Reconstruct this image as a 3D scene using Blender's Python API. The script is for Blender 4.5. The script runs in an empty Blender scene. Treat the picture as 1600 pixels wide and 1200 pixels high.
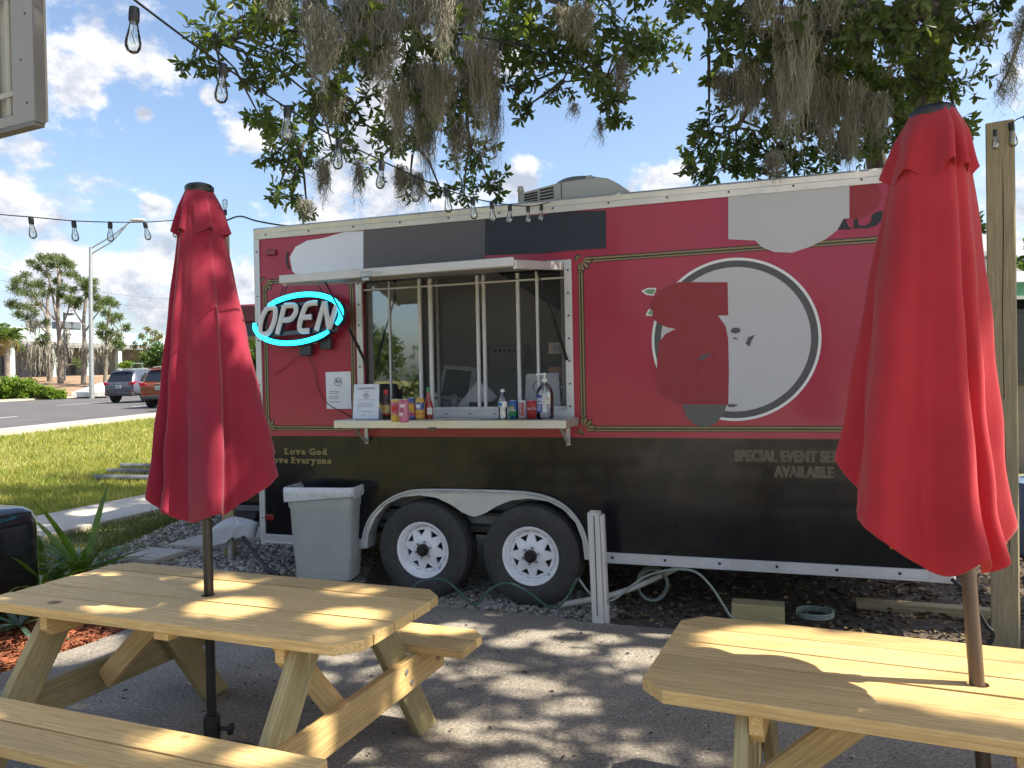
import bpy, bmesh, math, random
import numpy as np
from mathutils import Vector, Matrix, Euler
R_ = math.radians
rng = random.Random(7)
nrg = np.random.default_rng(11)
SC = bpy.context.scene
COL = SC.collection

# ------------------------------------------------------------------ camera, sky, sun, exposure
EYE = Vector((0, 0, 1.63)); FPX = 1202.0
_r, _p = 0.02032, 0.00813
_up = Vector((0, math.sin(_p), math.cos(_p))); CF = Vector((0, math.cos(_p), -math.sin(_p)))
CR = Vector((1, 0, 0)) * math.cos(_r) - _up * math.sin(_r)
CU = Vector((1, 0, 0)) * math.sin(_r) + _up * math.cos(_r)
cam_d = bpy.data.cameras.new('camera'); cam = bpy.data.objects.new('camera', cam_d); COL.objects.link(cam)
cam_d.sensor_width = 36; cam_d.lens = FPX / 1600 * 36; cam_d.clip_start = .05; cam_d.clip_end = 3000
cam.matrix_world = Matrix(((CR.x, CU.x, -CF.x, EYE.x), (CR.y, CU.y, -CF.y, EYE.y), (CR.z, CU.z, -CF.z, EYE.z), (0, 0, 0, 1)))
SC.camera = cam

SUN_EL, SUN_AZ = 50.0, 102.0      # azimuth from +Y towards +X
sdir = Vector((math.sin(R_(SUN_AZ)) * math.cos(R_(SUN_EL)), math.cos(R_(SUN_AZ)) * math.cos(R_(SUN_EL)), math.sin(R_(SUN_EL))))
sun_d = bpy.data.lights.new('sun', 'SUN'); sun = bpy.data.objects.new('sun', sun_d); COL.objects.link(sun)
sun_d.energy = 4.5; sun_d.angle = R_(.6); sun_d.color = (1, .92, .77)
sun.rotation_euler = sdir.to_track_quat('Z', 'Y').to_euler(); sun.location = sdir * 40
SC.view_settings.view_transform = 'Standard'; SC.view_settings.look = 'None'
SC.view_settings.exposure = 1.28; SC.view_settings.gamma = 1; SC.view_settings.use_curve_mapping = False
SC.cycles.max_bounces = 8; SC.cycles.transparent_max_bounces = 24; SC.cycles.caustics_refractive = False; SC.cycles.caustics_reflective = False

def at(px, py, Y):
    d = CF + CR * ((px - 800) / FPX) - CU * ((py - 600) / FPX)
    return EYE + d * (Y / d.y)

W = bpy.data.worlds.new('World'); SC.world = W; W.use_nodes = True
def build_world():
    nt = W.node_tree; N = nt.nodes; L = nt.links; N.clear()
    def nd(t, **k):
        n = N.new(t)
        for a, b in k.items(): setattr(n, a, b)
        return n
    def mth(op, a, b=None, c=None, clamp=False):
        n = nd('ShaderNodeMath', operation=op, use_clamp=clamp)
        for i, x in enumerate((a, b, c)):
            if x is None: continue
            if isinstance(x, (int, float)): n.inputs[i].default_value = x
            else: L.new(x, n.inputs[i])
        return n.outputs[0]
    out = nd('ShaderNodeOutputWorld'); bg = nd('ShaderNodeBackground')
    sky = nd('ShaderNodeTexSky', sky_type='NISHITA', sun_disc=False, sun_elevation=R_(SUN_EL), sun_rotation=R_(SUN_AZ),
             air_density=1.0, dust_density=2.2, ozone_density=2.0, altitude=0)
    tc = nd('ShaderNodeTexCoord'); D = tc.outputs['Generated']
    # clouds sit on directions of the real sky: centre (azimuth from photo's middle, elevation), radius
    blobs = []
    def cl(px, py, r):
        d = (at(px, py, 10) - EYE).normalized(); blobs.append((d, r))
    for b in ((20, 320, .085), (60, 355, .05), (100, 385, .04), (-60, 300, .14), (150, 70, .075), (110, 110, .06), (215, 90, .05), (250, 100, .03), (135, 145, .03), (225, 178, .014),
              (370, 205, .03), (400, 215, .03), (330, 150, .012), (255, 390, .045), (280, 420, .04), (235, 325, .017), (260, 325, .012), (200, 440, .05), (120, 450, .05), (60, 440, .05), (290, 470, .05),
              (380, 430, .05), (400, 480, .05), (545, 240, .07), (520, 300, .08), (600, 320, .08), (590, 150, .04), (805, 290, .032), (815, 265, .02), (1020, 290, .035), (1050, 278, .03), (985, 300, .02), (1590, 330, .05), (1575, 400, .06), (1620, 290, .05),
              (700, 430, .10), (900, 450, .10), (1200, 460, .10), (1450, 440, .1), (230, 490, .05), (60, 500, .06), (640, 100, .05), (790, 100, .025), (45, 30, .03), (1750, 200, .12), (-250, 120, .16), (-150, 450, .1), (1800, 420, .12)):
        cl(*b)
    r2 = random.Random(3)
    for i in range(34):     # the same kind of sky all the way round
        az = r2.uniform(55, 305); el = abs(r2.gauss(8, 22)) + 3
        blobs.append((Vector((math.sin(R_(az)) * math.cos(R_(el)), math.cos(R_(az)) * math.cos(R_(el)), math.sin(R_(el)))), r2.uniform(.05, .17)))
    acc = None
    for d, r in blobs:
        n = nd('ShaderNodeVectorMath', operation='DISTANCE'); L.new(D, n.inputs[0]); n.inputs[1].default_value = d
        v = mth('MULTIPLY_ADD', n.outputs['Value'], -1.0 / r, 1.25)
        acc = v if acc is None else mth('SMOOTH_MAX', acc, v, .25)
    acc = mth('MAXIMUM', acc, -1.2)
    def noise(scale, det, off=(0, 0, 0), rough=.62):
        mp = nd('ShaderNodeMapping'); L.new(D, mp.inputs[0]); mp.inputs['Scale'].default_value = (1, 1, 1.45); mp.inputs['Location'].default_value = off
        n = nd('ShaderNodeTexNoise'); L.new(mp.outputs[0], n.inputs['Vector']); n.inputs['Scale'].default_value = scale; n.inputs['Detail'].default_value = det; n.inputs['Roughness'].default_value = rough
        return n.outputs['Fac']
    n1 = noise(11, 9); n2 = noise(27, 8, (3, 1, 2)); n3 = noise(5, 4, (7, 2, 0))
    dens = mth('ADD', acc, mth('MULTIPLY', mth('SUBTRACT', n1, .5), 3.4))
    dens = mth('ADD', dens, mth('MULTIPLY', mth('SUBTRACT', n2, .5), 1.5))
    mr = nd('ShaderNodeMapRange', interpolation_type='SMOOTHSTEP'); L.new(dens, mr.inputs[0])
    mr.inputs[1].default_value = .25; mr.inputs[2].default_value = .95; mr.inputs[3].default_value = 0; mr.inputs[4].default_value = .93
    # thicker cloud is whiter towards the sun, greyer low down
    n1s = noise(11, 7, tuple(sdir * .035)); lit = mth('MULTIPLY_ADD', mth('SUBTRACT', n1, n1s), 3.0, .5, True)
    cr = nd('ShaderNodeValToRGB'); L.new(lit, cr.inputs[0])
    cr.color_ramp.elements[0].color = (2.3, 2.5, 2.95, 1); cr.color_ramp.elements[1].color = (4.6, 4.55, 4.6, 1); cr.color_ramp.elements[0].position = .15; cr.color_ramp.elements[1].position = .8
    mx = nd('ShaderNodeMix', data_type='RGBA'); L.new(mr.outputs[0], mx.inputs[0]); L.new(sky.outputs[0], mx.inputs[6]); L.new(cr.outputs[0], mx.inputs[7])
    L.new(mx.outputs[2], bg.inputs[0]); bg.inputs[1].default_value = .105
    L.new(bg.outputs[0], out.inputs[0])
build_world()
W.cycles.sampling_method = 'MANUAL'; W.cycles.sample_map_resolution = 512

# ------------------------------------------------------------------ helpers
def link(o, parent=None):
    COL.objects.link(o)
    if parent is not None: o.parent = parent
    return o
def tag(o, label=None, cat=None, group=None, kind=None):
    if label: o['label'] = label
    if cat: o['category'] = cat
    if group: o['group'] = group
    if kind: o['kind'] = kind
    return o
def empty(name, loc=(0, 0, 0), rz=0, label=None, cat=None, group=None, rot=None):
    o = bpy.data.objects.new(name, None); COL.objects.link(o); o.empty_display_size = .1
    o.location = loc; o.rotation_euler = rot if rot else (0, 0, rz)
    return tag(o, label, cat, group)

class MB:
    def __init__(s): s.v = []; s.f = []; s.m = []
    def add(s, vs, fs, mi=0):
        b = len(s.v); s.v.extend([tuple(x) for x in vs]); s.f.extend([tuple(b + i for i in f) for f in fs]); s.m.extend([mi] * len(fs)); return s
    def box(s, c, d, rot=None, mi=0):
        h = [x / 2 for x in d]; M3 = rot if isinstance(rot, Matrix) else (Euler(rot).to_matrix() if rot else Matrix.Identity(3)); c = Vector(c)
        vs = [c + M3 @ Vector((sx * h[0], sy * h[1], sz * h[2])) for sx in (-1, 1) for sy in (-1, 1) for sz in (-1, 1)]
        return s.add(vs, [(0, 1, 3, 2), (4, 6, 7, 5), (0, 4, 5, 1), (2, 3, 7, 6), (0, 2, 6, 4), (1, 5, 7, 3)], mi)
    def bar(s, a, b, w, h, up=(0, 0, 1), mi=0):
        a = Vector(a); b = Vector(b); x = (b - a); L = x.length; x.normalize(); u = Vector(up); y = u.cross(x)
        if y.length < 1e-5: y = Vector((0, 1, 0)).cross(x)
        y.normalize(); z = x.cross(y)
        M3 = Matrix((x, y, z)).transposed()
        return s.box((a + b) / 2, (L, w, h), M3, mi)
    def tube(s, pts, r, n=8, cap=True, mi=0, flat=None):
        pts = [Vector(p) for p in pts]; k = len(pts); rr = r if isinstance(r, (list, tuple)) else [r] * k
        t0 = (pts[1] - pts[0]).normalized(); a = Vector((0, 0, 1)) if abs(t0.z) < .9 else Vector((1, 0, 0)); nrm = (a - t0 * a.dot(t0)).normalized()
        vs = []; fs = []
        for i in range(k):
            t = (pts[min(i + 1, k - 1)] - pts[max(i - 1, 0)])
            t = t.normalized() if t.length > 1e-9 else t0
            nrm = nrm - t * nrm.dot(t); nrm = nrm.normalized() if nrm.length > 1e-6 else t.orthogonal().normalized(); bn = t.cross(nrm)
            for j in range(n):
                q = 2 * math.pi * j / n; o = nrm * math.cos(q) + bn * math.sin(q)
                if flat: o = Vector((o.x * flat[0], o.y * flat[1], o.z * flat[2]))
                vs.append(pts[i] + o * rr[i])
        for i in range(k - 1):
            for j in range(n):
                fs.append((i * n + j, i * n + (j + 1) % n, (i + 1) * n + (j + 1) % n, (i + 1) * n + j))
        if cap: fs.append(tuple(range(n))[::-1]); fs.append(tuple((k - 1) * n + j for j in range(n)))
        return s.add(vs, fs, mi)
    def lathe(s, prof, n=24, mi=0, M4=None, cap=True):
        vs = []; fs = []; k = len(prof); M4 = M4 or Matrix.Identity(4)
        for r, z in prof:
            for j in range(n):
                q = 2 * math.pi * j / n; vs.append(M4 @ Vector((r * math.cos(q), r * math.sin(q), z)))
        for i in range(k - 1):
            for j in range(n): fs.append((i * n + j, i * n + (j + 1) % n, (i + 1) * n + (j + 1) % n, (i + 1) * n + j))
        if cap:
            if prof[0][0] > 1e-6: fs.append(tuple(range(n))[::-1])
            if prof[-1][0] > 1e-6: fs.append(tuple((k - 1) * n + j for j in range(n)))
        return s.add(vs, fs, mi)
    def prism(s, poly, y0, y1, mi=0, plane='xz'):
        n = len(poly)
        if plane == 'xz': vs = [(a, y0, b) for a, b in poly] + [(a, y1, b) for a, b in poly]
        elif plane == 'xy': vs = [(a, b, y0) for a, b in poly] + [(a, b, y1) for a, b in poly]
        else: vs = [(y0, a, b) for a, b in poly] + [(y1, a, b) for a, b in poly]
        fs = [tuple(range(n)), tuple(range(2 * n - 1, n - 1, -1))] + [(i, i + n, (i + 1) % n + n, (i + 1) % n) for i in range(n)]
        return s.add(vs, fs, mi)
    def strip(s, A, B, mi=0):
        k = len(A); return s.add(list(A) + list(B), [(i, i + 1, k + i + 1, k + i) for i in range(k - 1)], mi)
    def build(s, name, mats, parent=None, smooth=None, loc=None, rot=None, bevel=0, seg=1, kind=None, fix=True):
        me = bpy.data.meshes.new(name); me.from_pydata(s.v, [], s.f)
        for m in (mats if isinstance(mats, (list, tuple)) else [mats]): me.materials.append(m)
        if any(s.m): me.polygons.foreach_set('material_index', s.m)
        if bevel or fix:
            bm = bmesh.new(); bm.from_mesh(me)
            if fix: bmesh.ops.recalc_face_normals(bm, faces=bm.faces[:])
            if bevel:
                es = [e for e in bm.edges if len(e.link_faces) == 2 and e.calc_face_angle(0) > .5]
                bmesh.ops.bevel(bm, geom=es, offset=bevel, segments=seg, profile=.5, affect='EDGES', clamp_overlap=True)
            bm.to_mesh(me); bm.free()
        if smooth is not None:
            me.polygons.foreach_set('use_smooth', [True] * len(me.polygons))
            if smooth < 179:
                try: me.set_sharp_from_angle(angle=R_(smooth))
                except Exception: pass
        o = bpy.data.objects.new(name, me); link(o, parent)
        if loc is not None: o.location = loc
        if rot is not None: o.rotation_euler = rot
        if kind: o['kind'] = kind
        return o

def raw_mesh(name, V, F, mat, parent=None, kind=None, tone=None, smooth=False):
    """big mesh straight from numpy arrays; F is (n,3) or (n,4)"""
    V = np.asarray(V, dtype=np.float32); F = np.asarray(F, dtype=np.int32); k = F.shape[1]
    me = bpy.data.meshes.new(name); me.vertices.add(len(V)); me.vertices.foreach_set('co', V.ravel())
    me.loops.add(F.size); me.loops.foreach_set('vertex_index', F.ravel())
    me.polygons.add(len(F)); me.polygons.foreach_set('loop_start', np.arange(0, F.size, k, dtype=np.int32)); me.polygons.foreach_set('loop_total', np.full(len(F), k, dtype=np.int32))
    if tone is not None:
        a = me.attributes.new('tone', 'FLOAT', 'POINT'); a.data.foreach_set('value', np.asarray(tone, dtype=np.float32))
    me.update(calc_edges=True)
    if smooth: me.polygons.foreach_set('use_smooth', [True] * len(F))
    me.materials.append(mat); o = bpy.data.objects.new(name, me); link(o, parent)
    if kind: o['kind'] = kind
    return o

def text_geo(txt, size, bold=0.0, sx=1.0, align='CENTER', shear=0.0, spacing=1.0):
    c = bpy.data.curves.new('lettering', 'FONT'); c.body = txt; c.size = size; c.offset = bold; c.align_x = align; c.shear = shear; c.space_character = spacing
    c.resolution_u = 4
    o = bpy.data.objects.new('lettering', c); COL.objects.link(o); bpy.context.view_layer.update()
    me = bpy.data.meshes.new_from_object(o.evaluated_get(bpy.context.evaluated_depsgraph_get()))
    vs = [(v.co.x * sx, v.co.y) for v in me.vertices]; fs = [tuple(p.vertices) for p in me.polygons]
    bpy.data.objects.remove(o); bpy.data.curves.remove(c); bpy.data.meshes.remove(me)
    return vs, fs

def smooth(pts, n=8, closed=False):
    """Catmull-Rom through points"""
    P = [Vector(p) for p in pts]; out = []; k = len(P)
    for i in range(k if closed else k - 1):
        p0 = P[(i - 1) % k] if closed or i > 0 else P[0] * 2 - P[1]; p1 = P[i]; p2 = P[(i + 1) % k]; p3 = P[(i + 2) % k] if closed or i + 2 < k else P[-1] * 2 - P[-2]
        for j in range(n):
            t = j / n; out.append(.5 * ((2 * p1) + (p2 - p0) * t + (2 * p0 - 5 * p1 + 4 * p2 - p3) * t * t + (3 * p1 - p0 - 3 * p2 + p3) * t ** 3))
    if not closed: out.append(P[-1])
    return out
def sst(a, b, x):
    t = min(1, max(0, (x - a) / (b - a))); return t * t * (3 - 2 * t)

# ------------------------------------------------------------------ materials
MT = {}
def M(name, col, rough=.6, metal=0, var=.15, scale=6, bump=0, bscale=60, coat=0, spec=.5, rvar=.1, col2=None, stretch=(1, 1, 1), emit=None, tone=False, sss=0, detail=6, coords='Object', dirt=None, coat_rough=.05, wear=None):
    if name in MT: return MT[name]
    m = bpy.data.materials.new(name); m.use_nodes = True; nt = m.node_tree; N = nt.nodes; L = nt.links; b = N['Principled BSDF']
    b.inputs['Metallic'].default_value = metal; b.inputs['Specular IOR Level'].default_value = spec; b.inputs['Coat Weight'].default_value = coat; b.inputs['Coat Roughness'].default_value = coat_rough
    tc = N.new('ShaderNodeTexCoord'); mp = N.new('ShaderNodeMapping'); L.new(tc.outputs[coords], mp.inputs[0]); mp.inputs['Scale'].default_value = stretch
    oi = N.new('ShaderNodeObjectInfo'); ad = N.new('ShaderNodeVectorMath'); ad.operation = 'SCALE'; ad.inputs['Scale'].default_value = 13.0
    cmb = N.new('ShaderNodeCombineXYZ')
    for i in range(3): L.new(oi.outputs['Random'], cmb.inputs[i])
    L.new(cmb.outputs[0], ad.inputs[0]); a2 = N.new('ShaderNodeVectorMath'); L.new(mp.outputs[0], a2.inputs[0]); L.new(ad.outputs[0], a2.inputs[1]); V = a2.outputs[0]
    n = N.new('ShaderNodeTexNoise'); L.new(V, n.inputs['Vector']); n.inputs['Scale'].default_value = scale; n.inputs['Detail'].default_value = detail; n.inputs['Roughness'].default_value = .6
    cr = N.new('ShaderNodeValToRGB'); L.new(n.outputs['Fac'], cr.inputs[0])
    c2 = col2 or tuple(min(1, c * (1 + var)) for c in col); c1 = col if col2 else tuple(c * (1 - var) for c in col)
    cr.color_ramp.elements[0].position = .3; cr.color_ramp.elements[1].position = .7
    cr.color_ramp.elements[0].color = (*c1, 1); cr.color_ramp.elements[1].color = (*c2, 1)
    C = cr.outputs[0]
    if tone:
        at_ = N.new('ShaderNodeAttribute'); at_.attribute_name = 'tone'; hs = N.new('ShaderNodeMix'); hs.data_type = 'RGBA'; hs.blend_type = 'MULTIPLY'; hs.inputs[0].default_value = 1
        cb = N.new('ShaderNodeCombineColor')
        for i in range(3): L.new(at_.outputs['Fac'], cb.inputs[i])
        L.new(C, hs.inputs[6]); L.new(cb.outputs[0], hs.inputs[7]); C = hs.outputs[2]
    if dirt:     # dust and stains: (colour, scale, threshold, amount)
        n4 = N.new('ShaderNodeTexNoise'); L.new(V, n4.inputs['Vector']); n4.inputs['Scale'].default_value = dirt[1]; n4.inputs['Detail'].default_value = 9; n4.inputs['Roughness'].default_value = .7
        r4 = N.new('ShaderNodeMapRange'); L.new(n4.outputs['Fac'], r4.inputs[0]); r4.inputs[1].default_value = dirt[2]; r4.inputs[2].default_value = dirt[2] + .25; r4.inputs[4].default_value = dirt[3]
        x4 = N.new('ShaderNodeMix'); x4.data_type = 'RGBA'; L.new(r4.outputs[0], x4.inputs[0]); L.new(C, x4.inputs[6]); x4.inputs[7].default_value = (*dirt[0], 1); C = x4.outputs[2]
    L.new(C, b.inputs['Base Color'])
    mr = N.new('ShaderNodeMapRange'); n2 = N.new('ShaderNodeTexNoise'); L.new(V, n2.inputs['Vector']); n2.inputs['Scale'].default_value = scale * 2.3; n2.inputs['Detail'].default_value = 4
    L.new(n2.outputs['Fac'], mr.inputs[0]); mr.inputs[1].default_value = .3; mr.inputs[2].default_value = .7; mr.inputs[3].default_value = max(0, rough - rvar); mr.inputs[4].default_value = min(1, rough + rvar)
    L.new(mr.outputs[0], b.inputs['Roughness'])
    if bump:
        n3 = N.new('ShaderNodeTexNoise'); L.new(V, n3.inputs['Vector']); n3.inputs['Scale'].default_value = bscale; n3.inputs['Detail'].default_value = 5
        bp = N.new('ShaderNodeBump'); L.new(n3.outputs['Fac'], bp.inputs['Height']); bp.inputs['Strength'].default_value = 1; bp.inputs['Distance'].default_value = bump; L.new(bp.outputs[0], b.inputs['Normal'])
    if emit: b.inputs['Emission Color'].default_value = (*emit[0], 1); b.inputs['Emission Strength'].default_value = emit[1]
    MT[name] = m; return m

def leaf_mat(name, c1, c2, tr=.35, rough=.45, tcol=None):
    m = M(name, c1, rough, col2=c2, scale=3, tone=True, rvar=.08, spec=.35); nt = m.node_tree; N = nt.nodes; L = nt.links
    b = N['Principled BSDF']; out = N['Material Output']; t = N.new('ShaderNodeBsdfTranslucent'); mx = N.new('ShaderNodeMixShader'); mx.inputs[0].default_value = tr
    src = b.inputs['Base Color'].links[0].from_socket
    x = N.new('ShaderNodeMix'); x.data_type = 'RGBA'; x.blend_type = 'MULTIPLY'; x.inputs[0].default_value = 1; L.new(src, x.inputs[6]); x.inputs[7].default_value = (*(tcol or (2.6, 2.4, .9)), 1); L.new(x.outputs[2], t.inputs[0])
    L.new(b.outputs[0], mx.inputs[1]); L.new(t.outputs[0], mx.inputs[2]); L.new(mx.outputs[0], out.inputs[0]); return m

def glass_mat(name, tint=(.9, .95, .95), clear=.9, rough=.02, lo=.03):
    m = bpy.data.materials.new(name); m.use_nodes = True; N = m.node_tree.nodes; L = m.node_tree.links; N.clear()
    o = N.new('ShaderNodeOutputMaterial'); t = N.new('ShaderNodeBsdfTransparent'); g = N.new('ShaderNodeBsdfGlossy'); f = N.new('ShaderNodeFresnel'); f.inputs[0].default_value = 1.5; mx = N.new('ShaderNodeMixShader')
    t.inputs[0].default_value = (*[c * clear for c in tint], 1); g.inputs[0].default_value = (1, 1, 1, 1); g.inputs['Roughness'].default_value = rough
    r = N.new('ShaderNodeMapRange'); L.new(f.outputs[0], r.inputs[0]); r.inputs[3].default_value = lo; r.inputs[4].default_value = 1.0
    L.new(r.outputs[0], mx.inputs[0]); L.new(t.outputs[0], mx.inputs[1]); L.new(g.outputs[0], mx.inputs[2]); L.new(mx.outputs[0], o.inputs[0]); MT[name] = m; return m

def wood_mat(name, c1, c2, knot, ring=26, kn=.85):
    m = bpy.data.materials.new(name); m.use_nodes = True; nt = m.node_tree; N = nt.nodes; L = nt.links; b = N['Principled BSDF']; b.inputs['Roughness'].default_value = .62; b.inputs['Specular IOR Level'].default_value = .35
    tc = N.new('ShaderNodeTexCoord'); oi = N.new('ShaderNodeObjectInfo'); cmb = N.new('ShaderNodeCombineXYZ')
    for i in range(3): L.new(oi.outputs['Random'], cmb.inputs[i])
    sc = N.new('ShaderNodeVectorMath'); sc.operation = 'SCALE'; sc.inputs['Scale'].default_value = 17.3; L.new(cmb.outputs[0], sc.inputs[0])
    ad = N.new('ShaderNodeVectorMath'); L.new(tc.outputs['Object'], ad.inputs[0]); L.new(sc.outputs[0], ad.inputs[1])
    def mapped(s):
        mp = N.new('ShaderNodeMapping'); L.new(ad.outputs[0], mp.inputs[0]); mp.inputs['Scale'].default_value = s; return mp.outputs[0]
    # rings bend round knots: the knot field is a sparse stretched Voronoi
    vo = N.new('ShaderNodeTexVoronoi'); L.new(mapped((2.2, 2.7, .05)), vo.inputs['Vector']); vo.inputs['Scale'].default_value = 1.0; vo.inputs['Randomness'].default_value = 1
    kr = N.new('ShaderNodeMapRange'); L.new(vo.outputs['Distance'], kr.inputs[0]); kr.inputs[1].default_value = .0; kr.inputs[2].default_value = .26; kr.inputs[3].default_value = 1; kr.inputs[4].default_value = 0; kr.interpolation_type = 'SMOOTHSTEP'
    nz = N.new('ShaderNodeTexNoise'); L.new(mapped((.55, 5, 5)), nz.inputs['Vector']); nz.inputs['Scale'].default_value = 1.6; nz.inputs['Detail'].default_value = 3
    s1 = N.new('ShaderNodeMath'); s1.operation = 'MULTIPLY_ADD'; L.new(kr.outputs[0], s1.inputs[0]); s1.inputs[1].default_value = .30; L.new(nz.outputs['Fac'], s1.inputs[2])
    s2 = N.new('ShaderNodeMath'); s2.operation = 'MULTIPLY'; L.new(s1.outputs[0], s2.inputs[0]); s2.inputs[1].default_value = ring
    s3 = N.new('ShaderNodeMath'); s3.operation = 'FRACT'; L.new(s2.outputs[0], s3.inputs[0])
    cr = N.new('ShaderNodeValToRGB'); L.new(s3.outputs[0], cr.inputs[0]); cr.color_ramp.interpolation = 'B_SPLINE'
    cr.color_ramp.elements[0].position = .0; cr.color_ramp.elements[0].color = (*c1, 1); cr.color_ramp.elements[1].position = 1; cr.color_ramp.elements[1].color = (*c1, 1)
    e = cr.color_ramp.elements.new(.8); e.color = (*c2, 1)
    fine = N.new('ShaderNodeTexNoise'); L.new(mapped((2.5, 90, 90)), fine.inputs['Vector']); fine.inputs['Scale'].default_value = 1.5; fine.inputs['Detail'].default_value = 4
    fr = N.new('ShaderNodeMapRange'); L.new(fine.outputs['Fac'], fr.inputs[0]); fr.inputs[1].default_value = .3; fr.inputs[2].default_value = .7; fr.inputs[3].default_value = .72; fr.inputs[4].default_value = 1.12
    br = N.new('ShaderNodeMapRange'); L.new(oi.outputs['Random'], br.inputs[0]); br.inputs[3].default_value = .80; br.inputs[4].default_value = 1.15
    mu = N.new('ShaderNodeMath'); mu.operation = 'MULTIPLY'; L.new(fr.outputs[0], mu.inputs[0]); L.new(br.outputs[0], mu.inputs[1])
    x1 = N.new('ShaderNodeVectorMath'); x1.operation = 'SCALE'; L.new(cr.outputs[0], x1.inputs[0]); L.new(mu.outputs[0], x1.inputs['Scale'])
    kt = N.new('ShaderNodeMapRange'); L.new(vo.outputs['Distance'], kt.inputs[0]); kt.inputs[1].default_value = .06; kt.inputs[2].default_value = .095; kt.inputs[3].default_value = kn; kt.inputs[4].default_value = 0
    sp = N.new('ShaderNodeSeparateColor'); L.new(vo.outputs['Color'], sp.inputs[0]); gt = N.new('ShaderNodeMath'); gt.operation = 'GREATER_THAN'; L.new(sp.outputs[0], gt.inputs[0]); gt.inputs[1].default_value = .22
    km = N.new('ShaderNodeMath'); km.operation = 'MULTIPLY'; L.new(kt.outputs[0], km.inputs[0]); L.new(gt.outputs[0], km.inputs[1])
    x2 = N.new('ShaderNodeMix'); x2.data_type = 'RGBA'; L.new(km.outputs[0], x2.inputs[0]); L.new(x1.outputs[0], x2.inputs[6]); x2.inputs[7].default_value = (*knot, 1)
    L.new(x2.outputs[2], b.inputs['Base Color'])
    bp = N.new('ShaderNodeBump'); L.new(fine.outputs['Fac'], bp.inputs['Height']); bp.inputs['Distance'].default_value = .0012; bp.inputs['Strength'].default_value = .6; L.new(bp.outputs[0], b.inputs['Normal'])
    MT[name] = m; return m

PINE = wood_mat('pine', (.76, .545, .25), (.63, .40, .155), (.13, .05, .022))
TREATED = wood_mat('treated_pine', (.43, .365, .19), (.33, .26, .125), (.14, .08, .04), ring=20, kn=.4)
POSTW = wood_mat('grey_timber', (.40, .33, .20), (.31, .25, .15), (.12, .08, .05), ring=16, kn=.5)
BARK = M('bark', (.07, .06, .05), .9, var=.5, scale=9, bump=.02, bscale=14, stretch=(1, 1, .35))
ALU = M('aluminium', (.60, .61, .63), .42, .5, var=.10, scale=3, rvar=.12, bump=.0004, bscale=9, dirt=((.28, .24, .2), 7, .62, .5))
ALUM2 = M('mill_frame', (.60, .60, .59), .45, .2, var=.08, scale=5)
REDP = M('red_paint', (.38, .026, .060), .34, var=.06, scale=2, coat=.35, spec=.35, rvar=.06, bump=.0006, bscale=2.4, coat_rough=.10)  # base colour takes in the blue of the reflected sky
BLKP = M('black_paint', (.008, .0085, .011), .22, var=.3, scale=3, coat=.16, rvar=.07, bump=.0008, bscale=3.0, spec=.3, dirt=((.04, .037, .034), 1.6, .52, .4), coat_rough=.07)
RUB = M('tyre_rubber', (.045, .044, .043), .75, var=.2, scale=14, bump=.001, bscale=50, dirt=((.09, .08, .07), 5, .5, .5))
WHITEP = M('white_paint', (.86, .86, .87), .35, var=.06, scale=5, dirt=((.3, .25, .2), 16, .62, .5))
BLACK = M('black_plastic', (.013, .013, .014), .4, var=.2)
GOLD = M('gold_vinyl', (.28, .205, .085), .4, var=.1)
GOLDD = M('faded_gold_vinyl', (.12, .095, .06), .5, var=.3, scale=30)
VBLK = M('black_vinyl', (.016, .016, .018), .35, var=.1)
RUBW = M('wire_black', (.014, .014, .014), .5, var=.1)
STEEL = M('galvanised_steel', (.42, .43, .43), .45, .8, var=.15, scale=8)
def screen_mat():
    m = bpy.data.materials.new('insect_screen'); m.use_nodes = True; N = m.node_tree.nodes; L = m.node_tree.links; N.clear()
    o = N.new('ShaderNodeOutputMaterial'); t = N.new('ShaderNodeBsdfTransparent'); d = N.new('ShaderNodeBsdfPrincipled'); d.inputs['Base Color'].default_value = (.085, .095, .11, 1); d.inputs['Roughness'].default_value = .25; mx = N.new('ShaderNodeMixShader'); mx.inputs[0].default_value = .18
    L.new(t.outputs[0], mx.inputs[1]); L.new(d.outputs[0], mx.inputs[2]); L.new(mx.outputs[0], o.inputs[0]); return m
SCREEN = screen_mat()
GLASS = glass_mat('window_glass', clear=.82, lo=.16)
BULB = glass_mat('bulb_glass', clear=.97, lo=.12)
PAPER = M('white_paper', (.74, .76, .80), .7, var=.02)
INK = M('printed_ink', (.06, .06, .08), .6, var=.1)
PRINTG = M('grey_print', (.30, .31, .34), .6, var=.1)
# ------------------------------------------------------------------ lie of the land
RD = Vector((.113, .9936)); RO = Vector((-12.6, 21.6))
def road_t(x, y): return -((x - RO.x) * RD.y - (y - RO.y) * RD.x)
def road_s(x, y): return (x - RO.x) * RD.x + (y - RO.y) * RD.y
def road_pt(s, t): return (RO.x + RD.x * s - RD.y * t, RO.y + RD.y * s + RD.x * t)
def Hroad(s): return .55 + .011 * max(-12, min(s, 45))
def H(x, y):
    t = road_t(x, y); s = road_s(x, y)
    z = -.03
    k = sst(-9.3, -.9, t)
    z += (.06) * sst(-11.5, -10, t) + k * (Hroad(s) - .03 - .04)
    z += sst(21.3, 25, t) * .2 + 1.65 * sst(26, 64, s) * sst(22, 27, t)
    z += .135 * sst(1.05, 1.5, -x) * sst(5.2, 5.75, y) * (1 - sst(3.4, 4.3, -x)) * (1 - sst(9.3, 10.5, y))
    return z
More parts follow.
